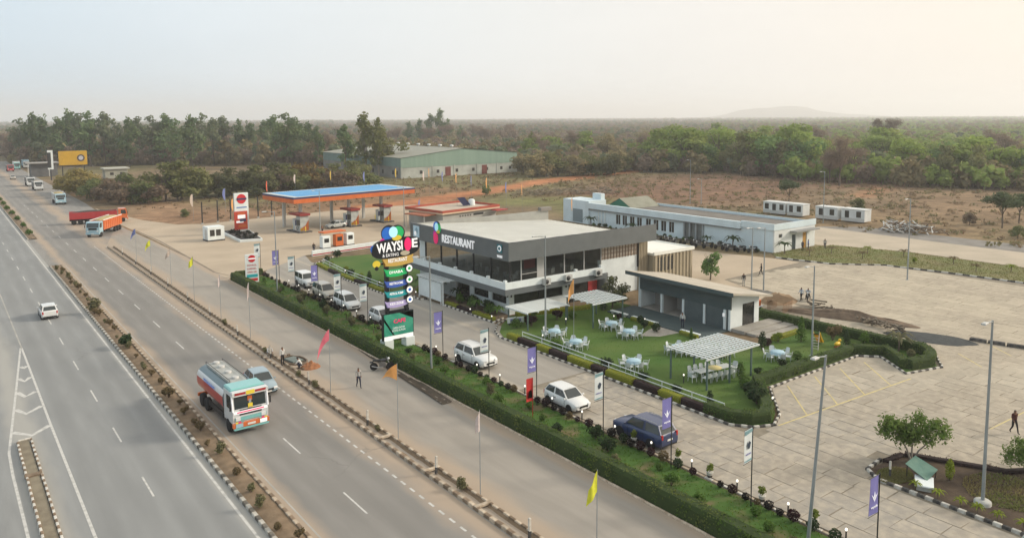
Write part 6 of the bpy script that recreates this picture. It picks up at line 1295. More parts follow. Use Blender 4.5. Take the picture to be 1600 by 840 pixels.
def car(kind, x, y, rz, label, pm, rails=False, rimm=None, group=None, arch=True, lamp_on=False, wheels_n=None, cat='car', name='car'):
    L, W, H, st, (ta, tb, td, te), belt, wr, fa_, ra = SPEC[kind]
    c = thing(name, label, cat, (x, y, .006), rz, group); Yt = lambda t: L / 2 - t * L; hw = W / 2
    b = MB(); V = []; m_ = 11
    for (t, zl, zt, wf) in st:
        w_ = hw * wf; zm = lerp(zl, zt, .55)
        half = [(w_ * .86, zl), (w_ * .985, zl + .10), (w_, zm), (w_ * .975, zt - .07), (w_ * .90, zt)]
        V += [(-px, Yt(t), z) for px, z in half] + [(0, Yt(t), zt + .035)] + [(px, Yt(t), z) for px, z in reversed(half)]
    n_ = len(st)
    b.add(V, [(i * m_ + k, (i + 1) * m_ + k, (i + 1) * m_ + k + 1, i * m_ + k + 1) for i in range(n_ - 1) for k in range(m_ - 1)], 0, True)
    b.add(V[:m_], [tuple(range(m_))], 0); b.add(V[-m_:], [tuple(reversed(range(m_)))], 0)
    b.add(V, [(i * m_, i * m_ + m_ - 1, (i + 1) * m_ + m_ - 1, (i + 1) * m_) for i in range(n_ - 1)], 0)
    # greenhouse shell
    wb0, wr0 = hw * .93, hw * .74 if kind != 'jeep' else hw * .84
    Za = belt
    A = [(-wb0, Yt(ta), Za), (wb0, Yt(ta), Za)]; B = [(-wr0, Yt(tb), H - .06), (wr0, Yt(tb), H - .06)]
    Cc = [(-wr0 * 1.02, Yt((tb + td) / 2), H - .01), (wr0 * 1.02, Yt((tb + td) / 2), H - .01)]
    D = [(-wr0 * .97, Yt(td), H - .05), (wr0 * .97, Yt(td), H - .05)]; E = [(-wb0 * .97, Yt(te), Za + .04), (wb0 * .97, Yt(te), Za + .04)]
    tm_ = (tb + td) / 2; Cb = [(-wb0, Yt(tm_), Za + .02), (wb0, Yt(tm_), Za + .02)]
    g = A + B + Cc + D + E + Cb           # 0,1 A  2,3 B  4,5 C  6,7 D  8,9 E  10,11 Cb
    b.add(g, [(0, 1, 3, 2), (6, 7, 9, 8), (0, 2, 4, 10), (10, 4, 6, 8), (1, 11, 5, 3), (11, 9, 7, 5)], 0)
    ro_ = 1.0
    b.add([(-wr0, Yt(tb), H - .06), (0, Yt(tb) + .02, H - .03), (wr0, Yt(tb), H - .06), Cc[0], (0, Yt(tm_), H + .01), Cc[1], D[0], (0, Yt(td), H - .02), D[1]], [(0, 1, 4, 3), (1, 2, 5, 4), (3, 4, 7, 6), (4, 5, 8, 7)], 0, True)
    b.build('body', pm, c)
    P = lambda i: g[i]
    def addpane(nm, cs, fx, fy):
        MB().add(pane(cs, fx, fy, .012), [(0, 1, 2, 3)]).build(nm, m_vglass, c)
    addpane('windscreen', [P(0), P(1), P(3), P(2)], .05, .06); addpane('rear_window', [P(9), P(8), P(6), P(7)], .08, .12)
    addpane('side_window', [P(10), P(0), P(2), P(4)], .07, .10); addpane('side_window', [P(8), P(10), P(4), P(6)], .07, .10)
    addpane('side_window', [P(1), P(11), P(5), P(3)], .07, .10); addpane('side_window', [P(11), P(9), P(7), P(5)], .07, .10)
    yf, yr = L / 2, -L / 2; s0 = st[1]
    for sx in (-1, 1):
        for t_ in (ta + .075, tm_, te - .14 if te > .9 else te - .08):
            if t_ < ra - .075 or kind == 'jeep': MB().box(sx * (hw + .002) - .006, sx * (hw + .002) + .006, Yt(t_) - .012, Yt(t_) + .012, .42, belt - .1).build('door_seam', m_trimb, c)
        for t_ in (tm_ - .04, tm_ + .19): MB().box(sx * (hw + .01) - .015, sx * (hw + .01) + .015, Yt(t_) - .08, Yt(t_) + .08, belt - .2, belt - .16).build('door_handle', m_trimb, c)
        MB().box(sx * (hw - .01) - .02, sx * (hw - .01) + .02, Yt(ra) + wr + .06, Yt(fa_) - wr - .06, st[3][1] - .03, st[3][1] + .10).build('sill', m_trimb, c)
    zl = s0[1]; zt = s0[2]
    for sx in (-1, 1):
        M = TR(sx * hw * .66, yf - .05 * L / 4, zt - .09, sx * -.35)
        MB().bbox(-.18, .18, -.09, .06, -.07, .07, .02, M=M).build('headlight', m_hl, c)
        MB().box(-.07, .07, -.05, .06, -.16, .14, M=TR(sx * hw * .80, yr + .045, lerp(st[-1][1], st[-1][2], .80) + (.12 if kind in ('suv', 'jeep', 'mpv') else .0))).build('tail_light', m_tl, c)
        MB().bbox(-.07, .07, -.05, .05, -.05, .06, .02, M=TR(sx * (hw + .07), Yt(ta + .04), belt + .06)).build('mirror', pm, c)
        for t_ in (fa_, ra):
            wheel(c, sx * (hw - .10), Yt(t_), wr, .20, rimm)
            MB().add([(sx * (hw * 1.002), Yt(t_) + (wr + .06) * math.cos(a * PI / 10), max(.2, wr + (wr + .06) * math.sin(a * PI / 10))) for a in range(11)], [tuple(range(11)) if sx > 0 else tuple(reversed(range(11)))]).build('wheel_arch', m_trimb, c)
    MB().bbox(-hw * .48, hw * .48, -.03, .03, -.09, .09, .02, M=TR(0, yf - .012, zl + .26)).build('grille', m_trimb, c)
    MB().box(-hw * .80, hw * .80, -.05, .05, -.05, .05, M=TR(0, yf - .06, zl + .08)).build('front_bumper', m_trimb, c)
    MB().box(-hw * .80, hw * .80, -.05, .05, -.06, .06, M=TR(0, yr + .05, st[-1][1] + .0)).build('rear_bumper', m_trimb, c)
    MB().box(-.25, .25, -.01, .01, -.06, .06, M=TR(0, yf + .03, zl + .14)).build('number_plate', m_plate, c)
    MB().box(-.25, .25, -.01, .01, -.06, .06, M=TR(0, yr - .012, lerp(st[-1][1], st[-1][2], .55))).build('number_plate', m_plate, c)
    if rails:
        for sx in (-1, 1): MB().tube([(sx * wr0 * .92, Yt(tb + .06), H + .0), (sx * wr0 * .92, Yt(tb + .10), H + .05), (sx * wr0 * .92, Yt(td - .06), H + .05), (sx * wr0 * .92, Yt(td - .03), H - .01)], .02, 6).build('roof_rail', m_rim, c)
    return c
S_ = PI      # facing the camera side (towards -Y)
car('hatch', 9.25, 99.3, 0, 'white hatchback driving away alone on the left carriageway', PW)
car('sedan', 20.25, 61.3, S_ - .03, 'silver-blue car overtaking beside the tanker truck', paint('silver_blue', (.26, .35, .40)))
car('suv', 37.75, 55.7, S_ + .03, 'white sport utility vehicle parked beyond the sign tower foot', PW, rails=True, name='suv')
car('hatch', 37.55, 43.0, S_ - .02, 'white hatchback parked behind the red feather banner', PW, rimm=m_rim)
car('suv', 37.65, 35.1, .02, 'dark navy sport utility vehicle parked nearest, its rear towards the yard', paint('navy', (.02, .036, .105)), rails=True, name='suv')
car('jeep', 38.3, 96.0, S_, 'boxy white utility vehicle parked farthest along the drive', PW, rimm=m_rimd, name='suv')
car('mpv', 37.7, 88.7, S_, 'beige people carrier parked behind the boxy white vehicle', paint('beige', (.46, .43, .36)), name='people_carrier')
car('mpv', 37.5, 81.9, S_, 'white people carrier parked before the beige one', PW, name='people_carrier')
car('hatch', 37.8, 73.6, S_, 'white hatchback half hidden behind the sign tower', PW)
car('sedan', 64.0, 144.0, R(7.2) + PI / 2, 'pale car standing between the fuel pumps under the canopy', paint('pale', (.42, .44, .42)))
car('hatch', 23.4, 342, S_, 'small car with lit headlights coming down the far highway', paint('white2', (.55, .5, .42)))

# ---------------------------------------------------------------- trucks
def wheels_row(c, ys, hw, r=.5, dual=True):
    for y in ys:
        for sx in (-1, 1): wheel(c, sx * (hw - .16), y, r, .30 if not dual else .34, m_rimd)
m_chassis = mat('truck_chassis', (.035, .033, .032), rough=.8)
def cab(c, y0, W, H, pm, pm2, dep=1.9, floor=.75):
    """flat-fronted cab whose front face is at y0 (facing +y)"""
    hw = W / 2; zs = 1.75
    prof = [(y0 - dep, floor), (y0, floor), (y0 + .05, floor + .45), (y0 + .03, zs), (y0 - .16, H - .12), (y0 - .35, H), (y0 - dep, H)]
    b = MB(); n_ = len(prof); vs = [(-hw, y, z) for y, z in prof] + [(hw, y, z) for y, z in prof]
    b.add(vs, [tuple(range(n_)), tuple(reversed(range(n_, 2 * n_)))], 0); b.add(vs, [(i, n_ + i, n_ + (i + 1) % n_, (i + 1) % n_) for i in range(n_)], 0)
    o = b.build('cab', pm, c)
    MB().add(pane([(-hw, y0 + .03, zs), (hw, y0 + .03, zs), (hw, y0 - .16, H - .12), (-hw, y0 - .16, H - .12)][::-1] if False else [(hw, y0 + .03, zs), (-hw, y0 + .03, zs), (-hw, y0 - .16, H - .12), (hw, y0 - .16, H - .12)], .06, .1, .015), [(0, 1, 2, 3)]).build('windscreen', m_vglass, o)
    for sx in (-1, 1):
        q = [(sx * hw, y0 - .2, zs + .05), (sx * hw, y0 - 1.2, zs + .05), (sx * hw, y0 - 1.2, H - .25), (sx * hw, y0 - .35, H - .25)]
        MB().add([(x + sx * .012, y, z) for x, y, z in q], [(0, 1, 2, 3) if sx > 0 else (3, 2, 1, 0)]).build('side_window', m_vglass, o)
        MB().bbox(-.16, .16, -.03, .05, -.12, .12, .02, M=TR(sx * hw * .72, y0 + .06, floor + .32)).build('headlight', m_hl, o)
        MB().box(-.05, .05, -.04, .04, -.25, .25, M=TR(sx * (hw + .16), y0 + .05, zs + .35)).build('mirror', m_trimb, o)
    MB().box(-hw * .62, hw * .62, y0 + .052, y0 + .07, floor + .55, floor + .95).build('grille', m_trimb, o)
    MB().bbox(-hw * 1.02, hw * 1.02, y0 - .12, y0 + .16, floor - .28, floor + .04, .03).build('bumper', pm2, c)
    MB().box(-.28, .28, y0 + .165, y0 + .18, floor - .2, floor - .06).build('number_plate', m_plate, c)
    return o
P_tw = paint('truck_white', (.60, .62, .62)); P_red = paint('truck_red', (.42, .035, .04)); P_or = paint('truck_orange', (.60, .14, .035)); P_teal = paint('tank_teal', (.075, .125, .14)); P_tur = paint('turquoise', (.20, .48, .47)); P_lblue = paint('truck_light_blue', (.33, .50, .58))
# fuel tanker
tk = thing('tanker_truck', 'red white and grey fuel tanker truck with a brightly painted cab', 'truck', (16.65, 57.2, .006), PI + .02)
hw = 1.25; yf = 4.2
cb_ = cab(tk, yf, 2.5, 3.0, P_tw, P_or, 1.8, .85)
MB().bbox(-1.2, 1.2, yf - 1.9, yf - .42, 3.0, 3.22, .08).build('roof_rack', P_tur, cb_)
MB().bbox(-1.28, 1.28, yf - .34, yf + .12, 2.78, 3.12, .06).build('sun_visor', P_tw, cb_)
for sx in (-1, 1): MB().box(sx * .72 - .38, sx * .72 + .38, yf + .122, yf + .132, 2.88, 3.04).build('visor_panel', m_red, cb_)
b = MB().box(-.3, .3, yf + .122, yf + .135, 2.82, 3.1)
b.build('visor_crest', m_yel, cb_)
b = MB(); disc(b, .26, 0, 0, 0, 0, 12); disc(b, .14, .012, 1, 0, 0, 12)
for q, z in enumerate((1.95, 2.45)):
    bb = MB(); bb.v = [tuple(TR(0, yf + .06 - (z - 1.75) * .19 + .03, z, 0, PI / 2 * -1) @ Vector((x, y * .9, zz))) for x, y, zz in b.v]; bb.v = [(x, yf + .045 - (zz - 1.75) * .175 + .02, zz) for x, yy, zz in bb.v]
    MB().box(-.16, .16, yf + .055 - (z - 1.75) * .175, yf + .075 - (z - 1.75) * .175, z - .18, z + .18).build('painted_motif', m_org if q else m_yel, cb_)
MB().add([(-.09, yf + .06, 1.75), (.09, yf + .06, 1.75), (.09, yf - .12, 2.85), (-.09, yf - .12, 2.85)], [(1, 0, 3, 2), (0, 1, 2, 3)]).build('windscreen_divider', P_tw, cb_)
for sx in (-1, 1):
    for q, mm in enumerate((m_yel, m_pink, P_tur)): MB().box(sx * (1.02 - .2 * q) - .08, sx * (1.02 - .2 * q) + .08, yf + .162, yf + .172, .88 + .02 * q, 1.0).build('painted_motif', mm, tk)
    MB().tube([(sx * 1.24, yf + .06, 1.72), (sx * 1.24, yf - .1, 2.9)], .05, 6).build('cab_trim', m_lw, cb_)
MB().box(-1.2, 1.2, yf + .056, yf + .075, 1.52, 1.72).build('name_board', m_lw, cb_)
MB().box(-.95, .95, yf + .076, yf + .08, 1.58, 1.66).build('name_stripe', m_pink, cb_)
MB().box(-1.1, 1.1, yf + .072, yf + .09, 1.02, 1.28).build('painted_band', P_tur, cb_)
for sx in (-1, 1): MB().box(sx * .85 - .25, sx * .85 + .25, yf + .165, yf + .18, .58, .86).build('bumper_panel', P_lblue if sx > 0 else m_lw, tk)
MB().box(-1.22, 1.22, yf - .02, yf + .19, .42, .55).build('bumper_bar', P_tur, tk)
MB().box(-.5, .5, -4.1, yf - .1, .62, .92).build('chassis', m_chassis, tk)
def ell(t, a=1.27, bq=.98): return (a * math.copysign(abs(math.cos(t)) ** .72, math.cos(t)), 1.98 + bq * math.copysign(abs(math.sin(t)) ** .72, math.sin(t)))
prof = [ell(2 * PI * k / 40) for k in range(40)]
b = MB(); ys_ = (2.15, -4.0)
vs = [(x, ys_[0], z) for x, z in prof] + [(x, ys_[1], z) for x, z in prof]
for k in range(40):
    zc = (prof[k][1] + prof[(k + 1) % 40][1]) / 2
    b.add(vs, [(k, (k + 1) % 40, 40 + (k + 1) % 40, 40 + k)], 0 if zc > 2.62 else (1 if zc > 2.15 else 2), True)
b.add(vs, [tuple(range(40))], 0); b.add(vs, [tuple(reversed(range(40, 80)))], 2)
tank = b.build('tank', [P_teal, P_tw, P_red], tk)
MB().bbox(-.62, .62, -3.7, 1.9, 2.92, 3.08, .03).build('walkway', mat('walkway_grey', (.42, .43, .41), (.34, .35, .33), scale=2, rough=.7), tank)
for y in (1.2, -.4, -2.0, -3.2): MB().lathe([(.26, 0), (.26, .12), (.2, .16)], 14, M=TR(0, y, 3.08)).build('hatch', m_acw, tank)
for sx in (-1, 1): MB().tube([(sx * .62, 1.9, 3.05), (sx * .62, 1.9, 3.22), (sx * .62, -3.7, 3.22), (sx * .62, -3.7, 3.05)], .025, 6).build('rail', m_blk, tank)
text_mesh('tank_lettering', 'PETROLEUM', .34, m_blue, tank, Matrix.Translation((1.285, -.9, 2.36)) @ Matrix(((0, 0, 1, 0), (1, 0, 0, 0), (0, 1, 0, 0), (0, 0, 0, 1))), .004, width=2.6)
MB().bbox(-1.2, 1.2, -4.25, -4.05, .5, .75, .02).build('rear_bumper', m_org, tk)
for sx in (-1, 1): MB().box(sx * 1.12 - .04, sx * 1.12 + .04, -1.5, 1.8, .55, .95).build('side_guard', m_blk, tk)
MB().box(-1.15, -.6, 1.2, 2.0, .55, 1.0).build('fuel_tank', m_acw, tk)
wheels_row(tk, (3.2, -1.9, -3.1), 1.25, .5)
def tipper(x, y, rz, label, Lb, pm_cab, pm_body, pm_top, load, bz=1.15, bh=1.35, W=2.5, capH=2.9, group=None, name='truck'):
    t = thing(name, label, 'truck', (x, y, .006), rz, group); yf = Lb / 2 + 1.9
    cab(t, yf, 2.4, capH, pm_cab, pm_cab, 1.7, .85)
    hw = W / 2; b = MB(); b.box(-hw, hw, -Lb / 2, Lb / 2, bz, bz + .12)
    for (x0, x1, y0, y1) in ((-hw, -hw + .08, -Lb / 2, Lb / 2), (hw - .08, hw, -Lb / 2, Lb / 2), (-hw + .08, hw - .08, -Lb / 2, -Lb / 2 + .08), (-hw + .08, hw - .08, Lb / 2 - .08, Lb / 2)): b.box(x0, x1, y0, y1, bz + .12, bz + bh)
    bd = b.build('cargo_body', pm_body, t)
    n_ = int(Lb / .9); rb_ = MB().box(0, .05, -.04, .04, bz + .1, bz + bh - .12).mesh('rib', pm_body)
    for i in range(n_):
        for sx in (-1, 1): o = obj('rib', rb_, bd); o.location = (hw if sx > 0 else -hw - .05, -Lb / 2 + Lb * (i + .5) / n_, 0)
    MB().box(-hw - .03, -hw + .1, -Lb / 2, Lb / 2, bz + bh, bz + bh + .1).box(hw - .1, hw + .03, -Lb / 2, Lb / 2, bz + bh, bz + bh + .1).build('top_rail', pm_top, bd)
    if load: MB().blob((0, 0, bz + bh - .12), 1, 3, 0, .08, 3, (hw * .95, Lb / 2 * .97, .42)).build('load', load, t)
    MB().box(-.45, .45, -Lb / 2, yf - .2, .7, bz).build('chassis', m_chassis, t)
    wheels_row(t, (yf - .9,) + tuple(-Lb / 2 + .8 + 1.25 * k for k in range(3 if Lb > 7 else 2)), 1.2, .48)
    return t
m_tarp = mat('truck_tarpaulin', (.44, .36, .19), (.36, .28, .14), scale=1.2, rough=.9, bump=.3); m_sandl = mat('sand_load', (.42, .37, .30), (.34, .29, .23), scale=2, rough=1)
tipper(26.6, 184.0, -PI / 2 - .12, 'long red tipper truck turning in towards the fuel station', 9.0, P_or, P_red, P_red, mat('dark_load', (.06, .055, .05), rough=1))
tipper(26.3, 167.0, PI - R(30), 'ochre covered truck with a pale blue cab leaving the forecourt', 9.2, P_lblue, P_or, m_white, m_tarp, bh=1.8)
tipper(25.9, 234.5, PI, 'pale blue truck coming down the highway behind the red tipper', 5.5, P_lblue, P_tw, m_white, m_tarp, bh=1.6, capH=2.8)
tipper(25.9, 285.5, PI, 'grey truck parked on the verge, nearer of the far pair', 5.5, P_tw, paint('grey', (.22, .24, .25)), m_acw, m_sandl, bh=1.5)
tipper(25.6, 305.0, PI, 'grey truck parked on the verge, farther of the far pair', 5.5, P_tw, MATS['paint_grey'], m_acw, None, bh=1.7)
tipper(26.3, 397, PI, 'far truck at the left picture edge beyond the lit car', 6, P_red, MATS['paint_grey'], m_acw, None, bh=1.7, capH=2.9)
tipper(29.8, 412, PI, 'far turquoise-fronted truck between two other trucks', 6, P_tur, P_tw, m_white, None, bh=2.3, capH=3.1)
tipper(34.0, 420, PI, 'far pale truck with a tall body at the roadside shops', 6, P_tw, P_lblue, m_white, None, bh=2.6, capH=3.2)

# ---------------------------------------------------------------- motorcycles
def motorcycle_proto():
    c = thing('motorcycle', 'black motorcycle parked beside the front hedge', 'motorcycle', (30.3, 59.3, .006), R(-120)); c.scale = (1.12, 1.12, 1.12)
    for y in (.64, -.64):
        w_ = MB()
        M = TR(0, y, .31, 0, 0, PI / 2); w_.lathe([(.23, -.05), (.30, -.045), (.31, 0), (.30, .045), (.23, .05)], 18, 0, M).build('wheel', m_tyre, c)
        MB().lathe([(.23, -.02), (.04, -.05), (.04, .05), (.23, .02)], 12, 0, M).build('rim', m_rim, c.children[-1])
    MB().tube([(0, .62, .31), (0, .42, .85), (0, .36, 1.0)], .035, 6).build('fork', m_rim, c)
    MB().tube([(-.34, .30, 1.04), (0, .38, 1.0), (.34, .30, 1.04)], .02, 6).build('handlebar', m_blk, c)
    MB().blob((0, .14, .80), .25, 2, 0, .02, 1, (.6, 1.15, .55)).build('fuel_tank', paint('bike_black', (.02, .02, .024)), c)
    MB().bbox(-.14, .14, -.72, -.05, .74, .86, .04).build('seat', m_trimb, c)
    MB().bbox(-.14, .14, -.22, .28, .28, .62, .05).build('engine', m_rimd, c)
    MB().tube([(.12, .1, .3), (.15, -.4, .28), (.15, -.8, .38)], [.03, .045, .05], 8).build('exhaust', m_rim, c)
    MB().blob((0, .50, .92), .1, 2, 0, 0, 1).build('headlight', m_hl, c)
    MB().box(-.08, .08, -.95, -.68, .62, .70).build('rear_fender', m_trimb, c)
    return c
mc = motorcycle_proto()
for i in range(13):
    f = i / 12; copy_tree(mc, (101.0 + 2.2 * math.sin(i * 1.7) * .3 + (3.0 * f), 91.5 - 17.0 * f, .03), R(70 + rnd.uniform(-12, 12)), 'parked motorcycle in the row before the store building', 'motorcycles before the store building')
copy_tree(mc, (82.3, 50.7, .03), R(120), 'motorcycle beside two people at the sand heap')

# ================================================================ lamps, banners, flags, signs
m_galv = mat('galvanised_steel', (.33, .36, .37), (.27, .295, .30), scale=2, rough=.5, metal=.3, stretch=(1, 1, .2)); m_conc = mat('concrete_foot', (.46, .46, .43), (.37, .37, .34), scale=3, rough=.9)
m_led = mat('lamp_lens', (.8, .78, .7), rough=.3, emit=(1, .86, .6), estr=1.5); m_globe = mat('globe_lit', (.9, .88, .82), rough=.3, emit=(1, .93, .80), estr=.9)
def lamp_post(x, y, h, label, foot=.25, arm=1.15, lit=False, lean=(0, 0)):
    p = thing('street_lamp', label, 'street lamp', (x, y, .0), rnd.uniform(-.15, .15), 'grey street lamps')
    p.rotation_euler = (lean[0], lean[1], p.rotation_euler[2])
    MB().tube([(0, 0, 0), (0, 0, h)], [.10, .055], 10).build('pole', m_galv, p)
    if foot > .3: MB().lathe([(.45, 0), (.45, .30), (.38, .36), (.12, .38)], 14).build('foot', m_conc, p)
    else: MB().bbox(-.2, .2, -.2, .2, 0, .06, .02).build('foot', m_galv, p)
    MB().tube([(0, 0, h - .08), (-arm * .6, 0, h + .02), (-arm, 0, h + .05)], [.035, .03, .028], 7).build('arm', m_galv, p)
    hd = MB().bbox(-arm - .42, -arm + .1, -.12, .12, h + .02, h + .12, .03).build('lamp_head', m_acw, p)
    MB().box(-arm - .38, -arm, -.09, .09, h + .005, h + .019).build('lens', m_led if lit else m_white, hd)
    return p
lamp_post(46.06, 17.17, 10.7, 'tall street lamp on a white foot in the planted island', .45); lamp_post(34.75, 20.96, 10.0, 'tall street lamp nearest the camera at the hedge end', lean=(.039, .052)); lamp_post(63.3, 38.4, 8.4, 'street lamp in the garden beside the yellow slide')
lamp_post(103.1, 49.0, 10.9, 'street lamp with a lit head at the back of the yard', lit=True); lamp_post(48.2, 58.5, 10.2, 'street lamp rising before the restaurant corner'); lamp_post(33.15, 55.7, 10.3, 'street lamp on the grass strip before the restaurant'); lamp_post(34.1, 95.3, 10.3, 'street lamp on the grass strip beyond the sign tower')
lamp_post(151.9, 126.9, 11.0, 'tall street lamp behind the store building'); lamp_post(154.0, 125.1, 6.2, 'short street lamp beside a taller one behind the store'); lamp_post(145.2, 86.5, 10.5, 'street lamp beside the portable cabins'); lamp_post(81.2, 57.8, 8.1, 'street lamp behind the kiosk, left of a pair'); lamp_post(82.3, 56.8, 8.1, 'street lamp behind the kiosk, right of a pair')
lamp_post(57.5, 136.5, 8.5, 'thin street lamp on the fuel forecourt'); lamp_post(76.0, 137.5, 8.0, 'thin street lamp before the right fuel pump')

# ---------------------------------------------------------------- banners on black posts
m_bblue = mat('banner_blue', (.17, .16, .42), (.20, .19, .46), scale=1.5, rough=.7); m_bwhite = mat('banner_white', (.68, .72, .72), (.62, .67, .68), scale=1.2, rough=.7); m_bcyan = mat('banner_cyan', (.36, .58, .62), rough=.7); m_bfig = mat('banner_figure', (.10, .13, .18), rough=.7)
def cloth(mb, w_, h, z1, nx=5, nz=7, amp=.05, mi=0, seed=0, x0=0.0, bow=0.0):
    """thin banner hanging in the -x direction from the post; real thickness"""
    for side in (1, -1):
        vs = []
        for j in range(nz + 1):
            for i in range(nx + 1):
                u, v_ = i / nx, j / nz; yy = amp * math.sin(3.0 * u + seed) * math.sin(2.4 * v_ + seed * 1.3) - .004 * side
                vs.append((x0 - u * w_, yy, z1 - v_ * h))
        fs = [(j * (nx + 1) + i, j * (nx + 1) + i + 1, (j + 1) * (nx + 1) + i + 1, (j + 1) * (nx + 1) + i) for j in range(nz) for i in range(nx)]
        mb.add(vs, fs if side > 0 else [tuple(reversed(f)) for f in fs], mi, True)
def banner(x, y, kind, label, h=4.65):
    p = thing('banner_post', label, 'banner', (x, y, .04), rnd.uniform(-.10, .10), 'banner posts along the grass strip')
    MB().tube([(0, 0, 0), (0, 0, h + .05)], .035, 8).build('post', m_blk, p)
    for q in (0, 1.95): MB().tube([(.03, 0, h - q), (-.92, 0, h - q - .02)], .016, 6).build('rod', m_blk, p)
    b = MB(); cloth(b, .80, 1.88, h - .03, amp=.03, x0=-.06, seed=y); cl = b.build('cloth', m_bblue if kind == 'b' else m_bwhite, p)
    fr = -.045; c0 = -.46
    if kind == 'b':
        b = MB()   # winged emblem over small lettering
        b.add([(c0, fr, h - 1.28), (c0 + .07, fr, h - .95), (c0, fr, h - .72), (c0 - .07, fr, h - .95)], [(0, 1, 2, 3), (3, 2, 1, 0)])
        for s in (-1, 1): b.add([(c0, fr, h - 1.25), (c0 + s * .13, fr, h - 1.08), (c0 + s * .26, fr, h - .84), (c0 + s * .10, fr, h - .98)], [(0, 1, 2, 3), (3, 2, 1, 0)])
        b.build('emblem', m_lw, cl); text_mesh('lettering', 'wayside', .2, m_lw, cl, Matrix.Translation((c0, fr, h - 1.5)) @ Matrix.Rotation(PI / 2, 4, 'X'), .004, width=.56)
    else:
        b = MB(); b.add([(-.84, fr, h - .05), (-.08, fr, h - .05), (-.08, fr, h - .22), (-.84, fr, h - .3)], [(0, 1, 2, 3), (3, 2, 1, 0)], 0)
        b.add([(c0 - .05, fr - .004, h - 1.15), (c0 + .12, fr - .004, h - 1.12), (c0 + .22, fr - .004, h - .82), (c0 + .05, fr - .004, h - .68), (c0 - .12, fr - .004, h - .9)], [(0, 1, 2, 3, 4), (4, 3, 2, 1, 0)], 1)
        b.add([(-.8, fr, h - 1.85), (-.12, fr, h - 1.85), (-.12, fr, h - 1.75), (-.8, fr, h - 1.78)], [(0, 1, 2, 3), (3, 2, 1, 0)], 0)
        b.build('picture', [m_bcyan, m_bfig], cl); text_mesh('lettering', 'welcome', .2, m_bblue, cl, Matrix.Translation((c0, fr, h - 1.42)) @ Matrix.Rotation(PI / 2, 4, 'X'), .004, width=.56)
    return p
ORD = ['nearest', 'second', 'third', 'fourth', 'fifth', 'sixth', 'seventh', 'eighth', 'ninth', 'tenth', 'eleventh', 'twelfth', 'thirteenth', 'fourteenth', 'fifteenth']
nb, nw = 0, 0
for (y, k) in ((11.5, 'w'), (17.86, 'b'), (25.1, 'w'), (31.0, 'b'), (37.1, 'w'), (44.4, 'b'), (50.7, 'w'), (57.9, 'b'), (72.9, 'w'), (79.4, 'w'), (85.9, 'b'), (93.2, 'w'), (98.8, 'b'), (106.0, 'w')):
    if k == 'b': lab = '%s blue banner on a black post from the near end of the strip' % ORD[nb]; nb += 1
    else: lab = '%s white banner on a black post from the near end of the strip' % ORD[nw]; nw += 1
    banner(35.7, y, k, lab)
fb = thing('feather_banner', 'red feather banner before the parked white hatchback', 'banner', (34.1, 42.9, .04))
MB().tube([(0, 0, 0), (0, 0, 2.9)], .025, 8).build('post', m_red, fb)
b = MB(); cloth(b, .62, 1.75, 2.95, amp=.05, x0=.05); fbc = b.build('cloth', mat('banner_red', (.55, .035, .03), (.48, .03, .03), scale=2, rough=.7), fb)
b = MB(); b.add([(-.05, -.06, 1.45), (-.45, -.06, 1.5), (-.38, -.06, 2.0), (-.15, -.06, 2.1)], [(0, 1, 2, 3), (3, 2, 1, 0)], 0); disc(b, .01, 0, 0)
b.build('picture', mat('banner_food', (.62, .40, .14), (.45, .12, .04), scale=5, rough=.7), fbc)

# ---------------------------------------------------------------- flags on thin poles along the drain, marker posts
def flag(x, y, h, mm, label, ln=1.15, hh=.95, droop=.75, dirx=-1.0, seed=0, group='flags on thin poles along the drain', tri=False):
    p = thing('flag', label, 'flag', (x, y, .0), rnd.uniform(-.3, .3), group)
    MB().tube([(0, 0, 0), (.02, .01, h)], [.03, .02], 7).build('pole', m_galv, p)
    b = MB(); nx, nz = 8, 6
    for side in (1, -1):
        vs = []
        for j in range(nz + 1):
            for i in range(nx + 1):
                u, v_ = i / nx, j / nz; hgt = hh * ((1 - u * .92) if tri else (1 - .22 * u))
                vs.append((dirx * u * ln * (.62 + .1 * v_), .10 * math.sin(5.5 * u + seed + v_) * u - .004 * side, h - .04 - v_ * hgt - droop * (u ** 1.3) - (.16 * math.sin(4 * u + seed) * u)))
        fs = [(j * (nx + 1) + i, j * (nx + 1) + i + 1, (j + 1) * (nx + 1) + i + 1, (j + 1) * (nx + 1) + i) for j in range(nz) for i in range(nx)]
        b.add(vs, fs if side > 0 else [tuple(reversed(f)) for f in fs], 0, True)
    b.build('cloth', mm, p); return p
def fm(n, c): return mat('flag_' + n, c, tuple(q * .8 for q in c), scale=3, rough=.8)
F_y, F_w, F_o, F_p, F_b, F_br = fm('yellow', (.66, .68, .05)), fm('white', (.62, .54, .52)), fm('orange', (.72, .36, .12)), fm('pink', (.70, .16, .22)), fm('blue', (.16, .20, .44)), fm('faded', (.50, .42, .36))
flag(24.35, 25.7, 5.26, F_y, 'bright yellow flag nearest the camera above the drain', .85, 1.05, 1.0, seed=1); flag(24.3, 35.5, 5.17, F_w, 'faded pinkish white flag drooping on a thin pole', .4, 1.2, .5, seed=2); flag(24.3, 45.4, 5.4, F_o, 'orange pennant streaming left from a thin pole', 1.5, 1.15, .75, seed=3, tri=True); flag(24.3, 56.6, 5.34, F_p, 'pink flag drooping left from a thin pole', 1.5, .9, 1.5, seed=4)
